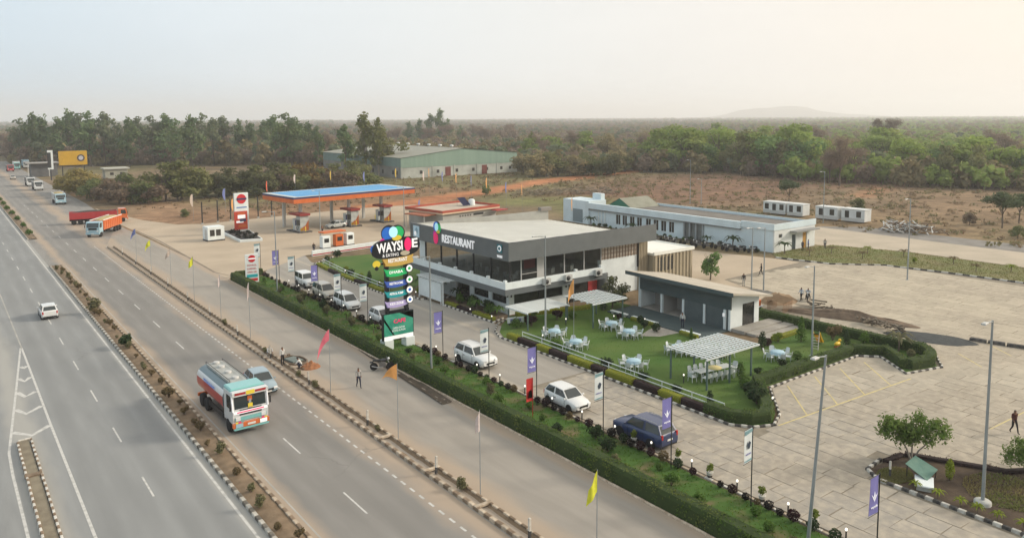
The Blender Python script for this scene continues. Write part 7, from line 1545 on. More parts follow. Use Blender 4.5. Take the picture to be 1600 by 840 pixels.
flag(24.3, 76.0, 5.8, F_w, 'white flag hanging straight before the hedge start', .35, 1.5, .6, seed=5); flag(24.3, 85.8, 5.0, F_w, 'second white flag hanging beyond the hedge start', .35, 1.2, .4, seed=6); flag(24.3, 96.6, 5.5, F_y, 'small yellow flag, nearer of the two far ones', .7, 1.0, .8, seed=7); flag(24.3, 107.8, 4.95, F_br, 'faded brown and white flag between two yellow ones', .9, .8, 1.0, seed=8); flag(24.3, 119.4, 4.72, F_y, 'small yellow flag, farther of the two far ones', 1.0, .9, .9, seed=9); flag(24.3, 129.4, 5.2, F_b, 'blue flag farthest along the drain', 1.0, .9, .9, seed=10)
flag(48.0, 54.0, 6.65, F_o, 'orange flag on a tall pole inside the garden', .95, 1.4, 1.0, seed=11, group='garden flags')
post_proto = None
for i, y in enumerate((30.1, 39.4, 48.9, 59.6, 68.6, 78, 88, 97, 107, 117, 127, 137)):
    lab = '%s black and white marker post from the near end of the drain' % ORD[i]
    if post_proto is None:
        post_proto = thing('marker_post', lab, 'marker post', (23.7, y, .05), 0, 'marker posts in the drain')
        MB().bbox(-.06, .06, -.06, .06, 0, .42, .005).build('lower_band', m_kb, post_proto); MB().bbox(-.06, .06, -.06, .06, .421, 1.12, .02).build('upper_band', m_kw, post_proto)
    else: copy_tree(post_proto, (23.7 + rnd.uniform(-.05, .05), y, .05), rnd.uniform(-.2, .2), lab).rotation_euler = (rnd.uniform(-.06, .06), rnd.uniform(-.06, .06), 0)

# ---------------------------------------------------------------- lit bollards and pots along the drive edge
bp_ = thing('bollard_light', 'nearest lit bollard light at the drive edge', 'bollard light', (36.42, 19.84, .04), 0, 'lit bollard lights at the drive edge')
MB().tube([(0, 0, 0), (0, 0, .62)], [.045, .04], 8).build('post', m_blk, bp_); MB().lathe([(.04, .62), (.06, .65), (.068, .70), (.05, .76), (.015, .78)], 12).build('globe', m_globe, bp_)
for i in range(1, 24):
    y = 19.84 + 3.37 * i
    if 62.5 < y < 66: continue
    copy_tree(bp_, (36.42, y, .04), 0, 'lit bollard light at the drive edge, %s the sign tower' % ('nearer than' if y < 64 else 'beyond'))
for i, (x, y) in enumerate(((48.4, 40.8), (57.2, 57.9), (52.4, 60.2), (46.6, 57.0), (58.2, 53.0), (62.9, 43.2), (49.6, 33.2), (46.8, 70.0), (46.9, 66.0), (46.3, 81.2), (45.4, 89), (45.2, 99), (58.9, 55.0))):
    copy_tree(bp_, (x, y, .04), 0, 'small lit globe light among the garden plants', 'globe lights among the garden plants')
for i, y in enumerate((21.7, 25.0, 28.7, 31.2, 35.05)):
    p = thing('plant_pot', '%s black and white plant pot at the drive edge' % ORD[i], 'plant pot', (36.6, y, .10), 0, 'plant pots at the drive edge')
    MB().lathe([(.13, 0), (.17, .1), (.18, .16)], 14).build('lower_band', m_kb, p); MB().lathe([(.181, .161), (.20, .3), (.22, .34), (.18, .33)], 14).build('upper_band', m_kw, p)
    q = MB(); rs = random.Random(i); leaves(q, [(0, 0, .62, .22, .22, .26)], 120, .06, .12, rs, .4); q.tube([(0, 0, .3), (0, 0, .6)], .02, 5); q.build('plant', leafmat('pot_plant', (.15, .20, .03), (.21, .24, .05), scale=4), p)

# ---------------------------------------------------------------- the sign tower
tw = thing('sign_tower', 'tall black sign tower with the coloured restaurant name and stacked ribbon signs', 'sign', (35.0, 64.4, 0))
YM = Matrix.Rotation(PI / 2, 4, 'X')        # local XY of a sign -> world XZ facing -Y
def wx(px): return px - 35.0
for x in (33.7, 35.75): MB().box(wx(x) - .17, wx(x) + .17, .05, .40, .9, 10.4).build('mast', m_sblack, tw)
for x in (33.55, 35.85): MB().bbox(wx(x) - .46, wx(x) + .46, -.35, .65, 0, .92, .03).build('foot', m_white, tw)
bbd = MB().box(-1.95, 1.35, -.12, .22, .86, 3.48).build('billboard', m_sblack, tw)
m_bbg = mat('billboard_green', (.025, .27, .19), (.06, .36, .24), scale=1.1, rough=.5, lo=.45, hi=.6)
MB().box(-1.86, 1.28, -.14, -.121, 1.28, 3.40).build('poster', m_bbg, bbd); MB().box(-1.86, 1.28, -.14, -.121, .92, 1.27).build('poster_foot', m_lw, bbd)
b = MB(); b.add([(-.2, -.146, 3.40), (1.28, -.146, 3.40), (1.28, -.146, 2.7)], [(0, 1, 2), (2, 1, 0)]); b.add([(-1.86, -.146, 3.1), (-1.86, -.146, 2.75), (-.9, -.146, 1.3), (-.75, -.146, 1.3)], [(0, 1, 2, 3), (3, 2, 1, 0)]); b.build('poster_rays', mat('poster_lime', (.30, .52, .28), rough=.5), bbd)
text_mesh('poster_title', 'CAFE', .52, m_pink, bbd, Matrix.Translation((-.2, -.15, 2.62)) @ YM, .006, .015, width=1.3); text_mesh('poster_lines', 'OPEN NOW\nFOOD & FUN', .26, m_lw, bbd, Matrix.Translation((-.3, -.15, 1.85)) @ YM, .004, width=1.4)
def ribbon(z, h, x0, x1, mm, txt, lab, tip=.35):
    b = MB(); n_ = 10; top, bot = [], []
    for i in range(n_ + 1):
        u = i / n_; x = lerp(x0, x1, u); sag = .16 * math.sin(PI * u) * -1
        top.append((x, z + h / 2 + sag * .4 + (.12 if i in (0,) else 0))); bot.append((x + (tip if i == 0 else 0), z - h / 2 + sag))
    poly = top + bot[::-1]; n2 = len(poly)
    vs = [(x, -.10, zz) for x, zz in poly] + [(x, .04, zz) for x, zz in poly]
    for i in range(n_):
        b.add(vs, [(n2 - 1 - i, n2 - 2 - i, i + 1, i)], 0); b.add(vs, [(n2 + i, n2 + i + 1, n2 + n2 - 2 - i, n2 + n2 - 1 - i)], 0)
    b.add(vs, [(i, (i + 1) % n2, n2 + (i + 1) % n2, n2 + i) for i in range(n2)], 1)
    o = b.build('ribbon_sign', [mm, m_sblack], tw); o['label'] = lab
    text_mesh('lettering', txt, h * .62, m_lw, o, Matrix.Translation(((x0 + x1) / 2 + .05, -.115, z - .03)) @ YM, .008, .008, width=(x1 - x0) * .58)
    return o
m_teal = mat('sign_teal', (.02, .30, .33), rough=.4, emit=(.02, .3, .33), estr=.12); m_lil = mat('sign_lilac', (.42, .36, .62), rough=.4, emit=(.42, .36, .62), estr=.12); m_rblue = mat('sign_royal', (.05, .11, .42), rough=.4, emit=(.05, .11, .42), estr=.12)
for (z, h, mm, tx, lab, icon) in ((4.37, .5, m_lil, 'KIDS ZONE', 'lilac ribbon sign with white letters', m_blue), (5.34, .5, m_teal, 'PETROL PUMP', 'teal ribbon sign with white letters', m_blue), (6.33, .52, m_rblue, 'RESTROOMS', 'blue ribbon sign with white letters', m_green), (7.42, .6, m_green, 'DHABA', 'green ribbon sign with white letters', m_green)):
    o = ribbon(z, h, -1.75, .75, mm, tx, lab); q = MB(); disc(q, .40, .17, 0, .95, 0, t=.1); disc(q, .33, .19, 1, .95, 0, t=.02); disc(q, .15, .205, 2, .95, 0, 12, t=.02)
    q.v = [tuple(Matrix.Translation((0, 0, z + .18)) @ YM @ Vector(p)) for p in q.v]; q.build('round_icon', [m_sblack, m_lw, icon], o)
ribbon(8.55, .85, -2.05, 1.45, m_gold, 'RESTAURANT', 'gold ribbon sign with white letters', .55)
# black name board with lettering and colour discs
b = MB(); n_ = 28; poly = []
for i in range(n_):
    a = 2 * PI * i / n_; poly.append((-.35 + 2.55 * math.copysign(abs(math.cos(a)) ** .6, math.cos(a)), .95 * math.copysign(abs(math.sin(a)) ** .75, math.sin(a)) + .12 * math.cos(a)))
b.prism(poly, -.12, .12); b.v = [tuple(Matrix.Translation((0, 0, 9.72)) @ YM @ Vector(p)) for p in b.v]
nbd = b.build('name_board', m_sblack, tw)
text_mesh('name_letters', 'WAYSI', 1.25, m_lw, nbd, Matrix.Translation((-1.05, -.14, 9.82)) @ YM @ Matrix.Rotation(.04, 4, 'Z'), .03, .03, width=2.75)
b = MB(); disc(b, .62, 0, 0, 0, 0, 20, .62, 1.05, .08); b.v = [tuple(Matrix.Translation((.86, -.17, 9.96)) @ YM @ Vector(p)) for p in b.v]; b.build('pink_letter', m_pink, nbd)
text_mesh('name_letters', 'E', 1.2, m_lw, nbd, Matrix.Translation((1.58, -.14, 9.96)) @ YM, .03, .03, width=.62)
text_mesh('name_subline', '& EATING', .42, m_lw, nbd, Matrix.Translation((-1.0, -.14, 9.08)) @ YM, .01, width=1.7)
b = MB(); disc(b, .34, 0, 0, .35, 0, 16, 1.5, .7); b.v = [tuple(Matrix.Translation((.2, -.15, 9.14)) @ YM @ Vector(p)) for p in b.v]; b.build('badge', mat('badge_sand', (.5, .45, .34), rough=.5), nbd)
b = MB(); disc(b, .80, .0, 0, -1.1, .2, t=.1); disc(b, .80, .0, 0, -.2, .15, t=.1); disc(b, .62, .04, 1, -1.25, .2); disc(b, .60, .045, 2, -.15, .22); disc(b, .46, .08, 4, -.68, .30, sy=1.12); disc(b, .42, .05, 6, -.3, -.28, sx=1.2, sy=.6); disc(b, .55, .03, 3, -1.5, -.55, sx=1.1, sy=.7)
b.v = [tuple(Matrix.Translation((0, -.08, 10.95)) @ YM @ Vector(p)) for p in b.v]; b.build('emblem', SIGN, nbd)
b = MB(); disc(b, .36, .0, 1, -2.75, -.1, sx=.8); disc(b, .40, .0, 6, -2.45, -1.55, sy=.85); disc(b, .2, .02, 0, -2.45, -1.95)
b.v = [tuple(Matrix.Translation((0, -.05, 9.9)) @ YM @ Vector(p)) for p in b.v]; b.build('side_discs', SIGN, nbd)
for (x0, z0) in ((-1.9, 8.2), (-1.5, 3.5)): MB().box(x0, 1.0, .1, .3, z0, z0 + .17).build('cross_bar', m_sblack, tw)

# ---------------------------------------------------------------- station signs and yard furniture
ps = thing('price_sign', 'tall white fuel price sign with a red disc and red lower panel', 'sign', (46.6, 148.2, 0), R(5))
MB().bbox(-1.35, 1.35, -.2, .2, .5, 7.9, .04).build('board', m_white, ps); MB().box(-1.0, 1.0, -.3, .3, 0, .5).build('plinth', m_conc, ps)
b = MB(); disc(b, .92, 0, 0, 0, 0, 28, t=.04); b.v = [tuple(Matrix.Translation((0, -.24, 6.75)) @ YM @ Vector(p)) for p in b.v]; b.build('red_disc', mat('sign_red', (.55, .02, .03), rough=.45), ps)
MB().box(-.98, .98, -.30, -.285, 6.58, 6.92).build('disc_bar', m_navy, ps); MB().box(-1.0, 1.0, -.23, -.205, 5.0, 5.25).build('blue_lettering_strip', mat('strip_blue', (.12, .22, .45), rough=.5), ps)
lp = MB().box(-1.55, 1.0, -.34, -.205, .9, 4.4).build('price_panel', mat('panel_red', (.52, .07, .04), (.44, .05, .03), scale=1.5, rough=.5), ps)
for (x0, x1, z0, z1, mm) in ((-.9, .6, 3.0, 3.7, m_lw), (-.5, .7, 2.4, 2.95, m_navy), (-1.2, .2, 2.2, 2.6, m_lw), (-.8, .8, 1.3, 1.8, m_org), (-.9, .5, 3.85, 4.1, m_org)): MB().box(x0, x1, -.355, -.341, z0, z1).build('panel_print', mm, lp)
ls_ = thing('post_sign', 'white board sign with a red disc at the start of the front hedge', 'sign', (33.0, 101.5, 0), R(-6))
MB().bbox(-.85, .85, -.1, .1, .3, 4.1, .03).build('board', m_white, ls_)
b = MB(); disc(b, .48, 0, 0, 0, 0, 24, t=.03); b.v = [tuple(Matrix.Translation((0, -.13, 3.5)) @ YM @ Vector(p)) for p in b.v]; b.build('red_disc', MATS['sign_red'], ls_)
MB().box(-.5, .5, -.15, -.135, 3.42, 3.58).build('disc_bar', m_lw, ls_)
for k, (z, mm) in enumerate(((2.6, MATS['sign_red']), (2.15, MATS['sign_red']), (1.7, MATS['sign_red']))): text_mesh('lettering', ('PETROL', 'DIESEL', 'OPEN 24H')[k], .34, mm, ls_, Matrix.Translation((0, -.115, z)) @ YM, .006, width=1.2)
MB().box(-.7, .7, -.125, -.105, 1.0, 1.4).build('teal_strip', m_teal, ls_); MB().box(-.7, .7, -.125, -.105, .5, .85).build('red_strip', MATS['sign_red'], ls_)
for x in (-.6, .6): MB().box(x - .06, x + .06, -.06, .06, 0, .32).build('leg', m_blk, ls_)
ab = thing('attendant_cabin', 'small white cabin with two dark windows beside the black planter', 'cabin', (40.0, 143.6, 0), R(4))
MB().bbox(-1.5, 1.5, -1.3, 1.3, .25, 2.6, .05).build('body', m_white, ab); MB().box(-1.55, 1.55, -1.35, 1.35, 0, .25).build('base', m_kb, ab)
for x in (-.7, .4): MB().box(x - .42, x + .42, -1.33, -1.301, .95, 2.1).build('window', m_dglass, ab)
MB().box(-1.53, -1.501, -.8, .2, .3, 2.1).build('door', m_acw, ab)
pl = thing('planter', 'long black planted bed with a white edge below the price sign', 'planter', (45.6, 144.5, 0), R(-4))
MB().prism([(-2.6, 6.6), (-2.2, -6.8), (1.6, -7.4), (2.6, 7.2)], 0, .45).build('edging', m_white, pl); MB().prism([(-2.3, 6.3), (-1.95, -6.4), (1.4, -7.0), (2.3, 6.9)], .45, .52).build('soil', m_kb, pl)
q = MB(); rs = random.Random(4)
for k in range(24): leaves(q, [(rs.uniform(-1.8, 1.6), rs.uniform(-6.2, 6.4), .75, .5, .5, .35)], 45, .1, .2, rs, .3)
q.build('plants', leafmat('black_plants', (.018, .02, .018), (.03, .035, .025), rand=0), pl)
FP = [(44.3, 166.9), (47.8, 168.0), (50.6, 168.3), (57.0, 169.6), (60.3, 170.2), (63.6, 170.6), (53.6, 169.0)]
for i, (x, y) in enumerate(FP):
    p = thing('fence_post', '%s dark steel post behind the forecourt from the left' % ('first', 'second', 'third', 'fifth', 'sixth', 'last', 'fourth')[i], 'post', (x, y, 0), 0, 'dark posts behind the forecourt')
    MB().tube([(0, 0, 0), (0, 0, 4.6)], .13, 8).build('shaft', m_blk, p); MB().bbox(-.22, .22, -.22, .22, 0, .3, .03).build('foot', m_conc, p); MB().lathe([(.16, 4.6), (.16, 4.7), (.05, 4.78)], 8).build('cap', m_blk, p)
# feather flags round the station
FF = [(44.0, 172.5, 6.0, F_br), (52.9, 179.5, 6.2, F_b), (52.0, 171, 4.6, F_o), (66, 189, 6.6, fm('red', (.62, .12, .06))), (83, 214, 6.0, F_w), (90.0, 205, 7.2, fm('gold', (.55, .40, .06))), (98, 200, 6.8, F_b), (106, 196, 7.6, fm('gold2', (.55, .40, .06))), (113.5, 193, 6.5, F_w), (111.6, 187, 7.8, F_o), (113.6, 183, 7.0, F_b), (113.0, 175, 7.0, F_o), (111.8, 166, 7.0, F_b), (110.4, 157, 7.0, F_o), (109.8, 148, 6.5, F_b), (109.2, 141, 6.5, F_o), (81.5, 140.6, 4.8, F_b), (103.5, 117, 5.6, F_o)]
for i, (x, y, h, mm) in enumerate(FF):
    p = thing('feather_flag', 'feather flag on a thin pole round the fuel station', 'flag', (x, y, 0), R(30) + rnd.uniform(-.3, .3), 'feather flags round the fuel station')
    MB().tube([(0, 0, 0), (0, 0, h * .8), (.15, 0, h)], .03, 6).build('pole', m_galv, p)
    b = MB(); vs = []; n_ = 7
    for j in range(n_ + 1): v_ = j / n_; w_ = .75 * math.sin(PI * min(1, .18 + v_ * .72)) ; vs += [(0, -.004, h - 2.6 * v_), (-w_, -.06 * math.sin(3 * v_), h - .15 - 2.6 * v_)]
    fs = [(2 * j, 2 * j + 1, 2 * j + 3, 2 * j + 2) for j in range(n_)]; b.add(vs, fs, 0, True); b.add([(x_, y_ + .01, z_) for x_, y_, z_ in vs], [tuple(reversed(f)) for f in fs], 0, True); b.build('cloth', mm, p)
# low white wall and air-service cabinets between lawn and forecourt
lw_ = thing('low_wall', 'low white wall between the side lawn and the forecourt', 'wall', (54, 117.4, 0), R(8))
MB().bbox(-6.5, 6.5, -.15, .15, 0, .9, .03).build('wall', m_white, lw_); MB().box(-6.5, 6.5, -.158, -.151, .1, .3).build('red_stripe', m_red, lw_)
for i, (x, y, mm) in enumerate(((52.4, 122.5, m_white), (55.0, 123.0, m_org), (57.2, 123.4, m_white))):
    p = thing('service_cabinet', '%s cabinet behind the low white wall' % ('left white', 'middle orange', 'right white')[i], 'cabinet', (x, y, 0), R(8)); MB().bbox(-.75, .75, -.5, .5, .15, 2.1, .08).build('casing', mm, p); MB().box(-.45, .45, -.53, -.501, 1.0, 1.7).build('panel', m_dglass, p); MB().box(-.8, .8, -.55, .55, 0, .15).build('plinth', m_kb, p)
rc = thing('red_canopy', 'small red canopy over the cabinets behind the low wall', 'canopy', (54.2, 123.6, 0), R(8)); MB().bbox(-2.2, 2.2, -.9, .9, 2.5, 2.7, .04).build('top', m_org, rc)
for x in (-2.0, 2.0): MB().tube([(x, .6, 0), (x, .6, 2.5)], .05, 8).build('leg', m_acw, rc)
# billboard at the far left
bb = thing('billboard', 'yellow billboard with a dark round emblem beyond the bushes at far left', 'billboard', (42, 330, 0))
MB().box(-4.7, 4.7, -.2, .2, 5.1, 10.4).build('panel', mat('billboard_yellow', (.55, .33, .02), (.48, .28, .02), scale=.4, rough=.6), bb)
for x in (-3.6, 3.6): MB().tube([(x, 0, 0), (x, 0, 5.1)], .18, 8).build('leg', m_blk, bb)
b = MB(); disc(b, 1.3, 0, 0, 2.6, 0, t=.03); disc(b, .8, .03, 1, 2.6, 0, t=.03); b.v = [tuple(Matrix.Translation((0, -.23, 7.7)) @ YM @ Vector(p)) for p in b.v]; b.build('emblem', [mat('emblem_dark', (.06, .05, .06), rough=.6), mat('emblem_pale', (.45, .45, .48), rough=.6)], bb)
ws = thing('pole_sign', 'narrow black and white upright sign left of the yellow billboard', 'sign', (34.2, 326, 0)); MB().box(-.9, .9, -.15, .15, 4, 11).build('panel', m_bwhite, ws); MB().box(-.95, .2, -.2, -.151, 4.6, 10.2).build('dark_print', m_blk, ws); MB().tube([(0, 0, 0), (0, 0, 4)], .2, 8).build('leg', m_blk, ws)

# ---------------------------------------------------------------- pergolas
m_per = mat('pergola_white', (.66, .70, .70), (.56, .60, .60), scale=1.5, rough=.6); m_pst = mat('pergola_post', (.085, .13, .12), rough=.6)
def pergola(x0, x1, y0, y1, z, label, posts, n=14, along='x', nb=7, post_mat=None):
    cx, cy = (x0 + x1) / 2, (y0 + y1) / 2; p = thing('pergola', label, 'pergola', (cx, cy, 0), 0, 'white slatted pergolas')
    hx, hy = (x1 - x0) / 2, (y1 - y0) / 2
    if along == 'x': sm = MB().box(-hx, hx, -.085, .085, z + .06, z + .11).mesh('slat', m_per)
    else: sm = MB().box(-.085, .085, -hy, hy, z + .06, z + .11).mesh('slat', m_per)
    for i in range(n):
        o = obj('slat', sm, p); q = -1 + 2 * (i + .5) / n; o.location = (0, q * hy, 0) if along == 'x' else (q * hx, 0, 0)
    bm_ = (MB().box(-.05, .05, -hy, hy, z - .06, z + .058) if along == 'x' else MB().box(-hx, hx, -.05, .05, z - .06, z + .058)).mesh('beam', m_per)
    for i in range(nb):
        o = obj('beam', bm_, p); q = -1 + 2 * i / (nb - 1); o.location = (q * (hx - .06), 0, 0) if along == 'x' else (0, q * (hy - .06), 0)
    for (x, y) in posts: MB().box(x - cx - .06, x - cx + .06, y - cy - .06, y - cy + .06, 0, z - .062).build('post', post_mat or m_pst, p)
    return p
pergola(48.2, 55.2, 38.3, 42.6, 2.6, 'white lattice pergola over the long table on the lawn', [(48.4, 42.2), (48.5, 38.5), (51.4, 38.5), (54.3, 38.5), (54.9, 42.2), (51.5, 42.3)], 15, 'y', 9)
pergola(53.6, 58.6, 57.3, 62.0, 2.6, 'white slatted pergola before the restaurant entrance on the lawn', [(53.9, 57.6), (58.2, 57.6), (53.9, 61.7), (58.2, 61.7)], 12, 'y', 6)
pergola(47.6, 53.4, 60.7, 64.6, 1.9, 'white slatted pergola against the restaurant corner wall', [(47.9, 61.0), (53.1, 61.0), (47.9, 64.3), (53.1, 64.3)], 12, 'x', 5)
pergola(46.6, 50.2, 75.4, 81.5, 2.75, 'white slatted porch roof before the road-side entrance', [(46.8, 75.7), (46.8, 81.2)], 14, 'x', 5, m_white)
lp_ = thing('low_screen', 'white solid screen under the road-side porch roof', 'screen', (46.9, 78.8, 0)); MB().bbox(-.08, .08, -2.6, 2.4, .35, 2.5, .02).build('panel', m_white, lp_); [MB().box(-.1, .1, q, q + .15, 0, .35).build('foot', m_acw, lp_) for q in (-2.6, 2.25)]
# white rails
def rail(pts, label, zs=(.42, .80)):
    c0 = pts[0]; r_ = thing('rail_fence', label, 'fence', (c0[0], c0[1], 0))
    for z in zs: MB().tube([(x - c0[0], y - c0[1], z) for x, y in pts], .045, 8).build('rail', m_per, r_)
    P = [Vector(p) for p in pts]
    for a, b_ in zip(P[:-1], P[1:]):
        n_ = max(1, int((b_ - a).length / 3.0))
        for k in range(n_ + 1):
            q = a.lerp(b_, k / n_); MB().tube([(q.x - c0[0], q.y - c0[1], 0), (q.x - c0[0], q.y - c0[1], .82)], .035, 7).build('post', m_per, r_)
    return r_
rail([(45.65, 59.0), (45.65, 34.6)], 'double white pipe rail along the garden side of the drive'); rail([(46.2, 109.0), (45.3, 99.5), (45.2, 86.0)], 'double white pipe rail along the side lawn')

# ---------------------------------------------------------------- tables and plastic chairs on the lawn
m_chair = mat('chair_plastic', (.62, .66, .67), (.55, .59, .60), scale=3, rough=.45, rand=.06); m_tcloth = mat('cloth_pale_blue', (.42, .58, .66), (.35, .50, .58), scale=3, rough=.85); m_tgrey = mat('cloth_pale_grey', (.52, .55, .54), rough=.8)
m_shadecloth = mat('chair_skirt_dark', (.05, .07, .075), rough=.9)
ch0 = None
def chair(x, y, rz, label, group):
    global ch0
    if ch0 is None:
        ch0 = thing('plastic_chair', label, 'chair', (x, y, .04), rz, group)
        MB().bbox(-.25, .25, -.24, .24, .41, .46, .02).build('seat', m_chair, ch0)
        b = MB(); n_ = 6; vs = []
        for j in range(5):
            z = .46 + .1 * j; 
            for i in range(n_ + 1): u = -1 + 2 * i / n_; vs.append((u * (.25 - .012 * j), -.235 - .045 * j * .6 - .04 * (1 - u * u), z + (.03 * (1 - u * u) if j == 4 else 0)))
        fs = [(j * 7 + i, j * 7 + i + 1, (j + 1) * 7 + i + 1, (j + 1) * 7 + i) for j in range(4) for i in range(n_)]; b.add(vs, fs, 0, True); b.add([(x_, y_ - .025, z_) for x_, y_, z_ in vs], [tuple(reversed(f)) for f in fs], 0, True)
        b.build('backrest', m_chair, ch0)
        for sx in (-1, 1):
            for sy in (-1, 1): MB().tube([(sx * .22, sy * .21, .42), (sx * .26, sy * .25, 0)], [.028, .022], 6).build('leg', m_chair, ch0)
            MB().tube([(sx * .255, -.27, .68), (sx * .28, -.05, .66), (sx * .27, .18, .64), (sx * .25, .2, .45)], .022, 6).build('armrest', m_chair, ch0)
    else: copy_tree(ch0, (x, y, .04), rz, label, group)
def round_table(x, y, nch, lab, clab, r=.58, cm=None, skip=(), a0=.3):
    t = thing('round_table', lab, 'table', (x, y, .04), rnd.uniform(0, 6), 'garden tables')
    MB().lathe([(r, .72), (r + .02, .74), (r, .765), (.05, .77)], 28).build('tabletop', cm or m_tcloth, t)
    b = MB(); n_ = 40; vs = []
    for j in range(3):
        for k in range(n_): a = 2 * PI * k / n_; rr = r + .012 + j * .02 * (1 + math.sin(a * 9)); vs.append((rr * math.cos(a), rr * math.sin(a), .745 - .13 * j - (.03 * math.sin(a * 5) if j == 2 else 0)))
    b.add(vs, [(j * n_ + k, (j + 1) * n_ + k, (j + 1) * n_ + (k + 1) % n_, j * n_ + (k + 1) % n_) for j in range(2) for k in range(n_)], 0, True); b.build('cloth_skirt', cm or m_tcloth, t)
    for k in range(4): a = PI / 4 + k * PI / 2; MB().tube([(.3 * math.cos(a), .3 * math.sin(a), .72), (.42 * math.cos(a), .42 * math.sin(a), 0)], .025, 6).build('leg', m_acw, t)
    for k in range(nch):
        if k in skip: continue
        a = a0 + 2 * PI * k / nch + rnd.uniform(-.12, .12); d = r + .36 + rnd.uniform(-.06, .1); chair(x + d * math.cos(a), y + d * math.sin(a), a + PI / 2 + rnd.uniform(-.2, .2), clab, 'plastic chairs on the lawn')
TB = [(47.9, 53.6, 6, 'before the second golden hedge block'), (47.9, 46.0, 6, 'nearest the white rail in mid-lawn'), (48.6, 57.6, 6, 'beside the restaurant lamp post'), (55.2, 56.2, 6, 'in front of the entrance pergola'), (54.4, 52.9, 6, 'in the middle of the lawn'), (54.2, 46.4, 6, 'left behind the lattice pergola'), (59.9, 39.7, 6, 'right of the lattice pergola')]
for i, (x, y, n_, where) in enumerate(TB): round_table(x, y, n_, 'round table with pale blue cloth ' + where, 'white plastic chair at the blue table ' + where, a0=.35 * i)
for i, (x, y) in enumerate(((55.6, 44.7), (56.6, 43.4))): round_table(x, y, 5, 'round table with pale cloth %s' % ('partly under the lattice pergola edge', 'hidden behind the lattice pergola')[i], 'white plastic chair at the %s table behind the lattice pergola' % ('front', 'rear')[i], cm=m_tgrey)
lt = thing('long_table', 'long banquet table with a round yellow top under the lattice pergola', 'table', (51.6, 40.3, .04), R(-8))
MB().bbox(-1.9, 1.9, -.45, .45, .71, .75, .01).build('tabletop', m_tgrey, lt); MB().lathe([(.62, .752), (.62, .79), (.05, .792)], 28, M=TR(.1, 0, 0)).build('round_top', mat('table_yellow', (.62, .53, .25), rough=.6), lt)
for sx in (-1.7, 1.7):
    for sy in (-.38, .38): MB().tube([(sx, sy, 0), (sx, sy, .71)], .03, 6).build('leg', m_acw, lt)
for k in range(6):
    for s in (-1, 1):
        lx, ly = -1.6 + .64 * k, s * .85; c_, s_2 = math.cos(R(-8)), math.sin(R(-8)); chair(51.6 + lx * c_ - ly * s_2, 40.3 + lx * s_2 + ly * c_, (PI if s > 0 else 0) + R(-8) + rnd.uniform(-.15, .15), 'white plastic chair drawn up to the long table', 'plastic chairs at the long table')
for s in (-1, 1): chair(51.6 + s * 2.35, 40.3 - s * .3, s * PI / 2 + rnd.uniform(-.2, .2), 'white plastic chair at the %s end of the long table' % ('left' if s < 0 else 'right'), 'plastic chairs at the long table')
# small blue board by the restaurant corner, benches at the terrace
sb_ = thing('low_board', 'low purple and white board beside the restaurant corner', 'sign', (48.3, 63.6, .04), R(-20)); MB().bbox(-.9, .9, -.06, .06, .25, .85, .02).build('panel', m_bwhite, sb_); MB().box(-.6, .6, -.075, -.061, .35, .7).build('print', m_bblue, sb_)
for x in (-.7, .7): MB().box(x - .04, x + .04, -.05, .05, 0, .25).build('leg', m_blk, sb_)
for i, (y0, y1) in enumerate(((48.4, 50.8), (54.0, 57.6), (58.4, 60.9))):
    bn = thing('terrace_kerb_seat', '%s white stone seat along the terrace edge' % ('right', 'middle', 'left')[i], 'seat', (59.75, (y0 + y1) / 2, .02)); MB().bbox(-.18, .18, -(y1 - y0) / 2, (y1 - y0) / 2, .28, .40, .02).build('slab', m_white, bn)
    for s in (-1, 1): MB().box(-.14, .14, s * (y1 - y0) * .38 - .12, s * (y1 - y0) * .38 + .12, 0, .28).build('support', m_acw, bn)
gp = struct('garden_path', MB().add([(57.0, 51.2, .045), (59.7, 50.9, .045), (59.7, 53.9, .045), (58.0, 53.6, .045), (55.6, 52.6, .045)], [(0, 1, 2, 3, 4)]), m_tile)
# play slide
sd = thing('play_slide', 'yellow plastic play slide near the garden hedge', 'slide', (66.2, 39.6, .04), R(200))
m_sly = mat('slide_yellow', (.66, .43, .02), rough=.4); m_slw = mat('slide_white', (.55, .52, .5), rough=.5)
b = MB(); pr = [(-1.5, .12), (-1.1, .18), (-.2, .85), (.35, 1.35), (.75, 1.35)]
for (x0, z0), (x1, z1) in zip(pr[:-1], pr[1:]):
    b.add([(x0, -.28, z0), (x1, -.28, z1), (x1, .28, z1), (x0, .28, z0)], [(0, 1, 2, 3), (3, 2, 1, 0)])
    for s in (-1, 1): b.add([(x0, s * .28, z0 - .04), (x1, s * .28, z1 - .04), (x1, s * .30, z1 + .2), (x0, s * .30, z0 + .2)], [(0, 1, 2, 3), (3, 2, 1, 0)])
b.build('chute', m_sly, sd)
for s in (-1, 1): MB().tube([(.8, s * .28, 1.75), (.8, s * .28, 1.3), (1.25, s * .3, 0)], .035, 7).build('ladder_side', m_slw, sd)
for k in range(5): MB().tube([(.88 + .08 * k, -.28, 1.1 - .24 * k), (.88 + .08 * k, .28, 1.1 - .24 * k)], .025, 6).build('rung', m_slw, sd)
rk = thing('rocking_toy', 'small yellow rocking toy beside the slide', 'toy', (67.6, 38.4, .04)); MB().blob((0, 0, .32), .36, 2, 0, .1, 2, (1.3, .6, .6)).build('body', m_sly, rk); MB().tube([(-.5, 0, .1), (0, 0, .02), (.5, 0, .1)], .05, 6).build('rocker', m_red, rk); MB().blob((.4, 0, .6), .15, 2, 0, .05, 2).build('head', m_sly, rk)

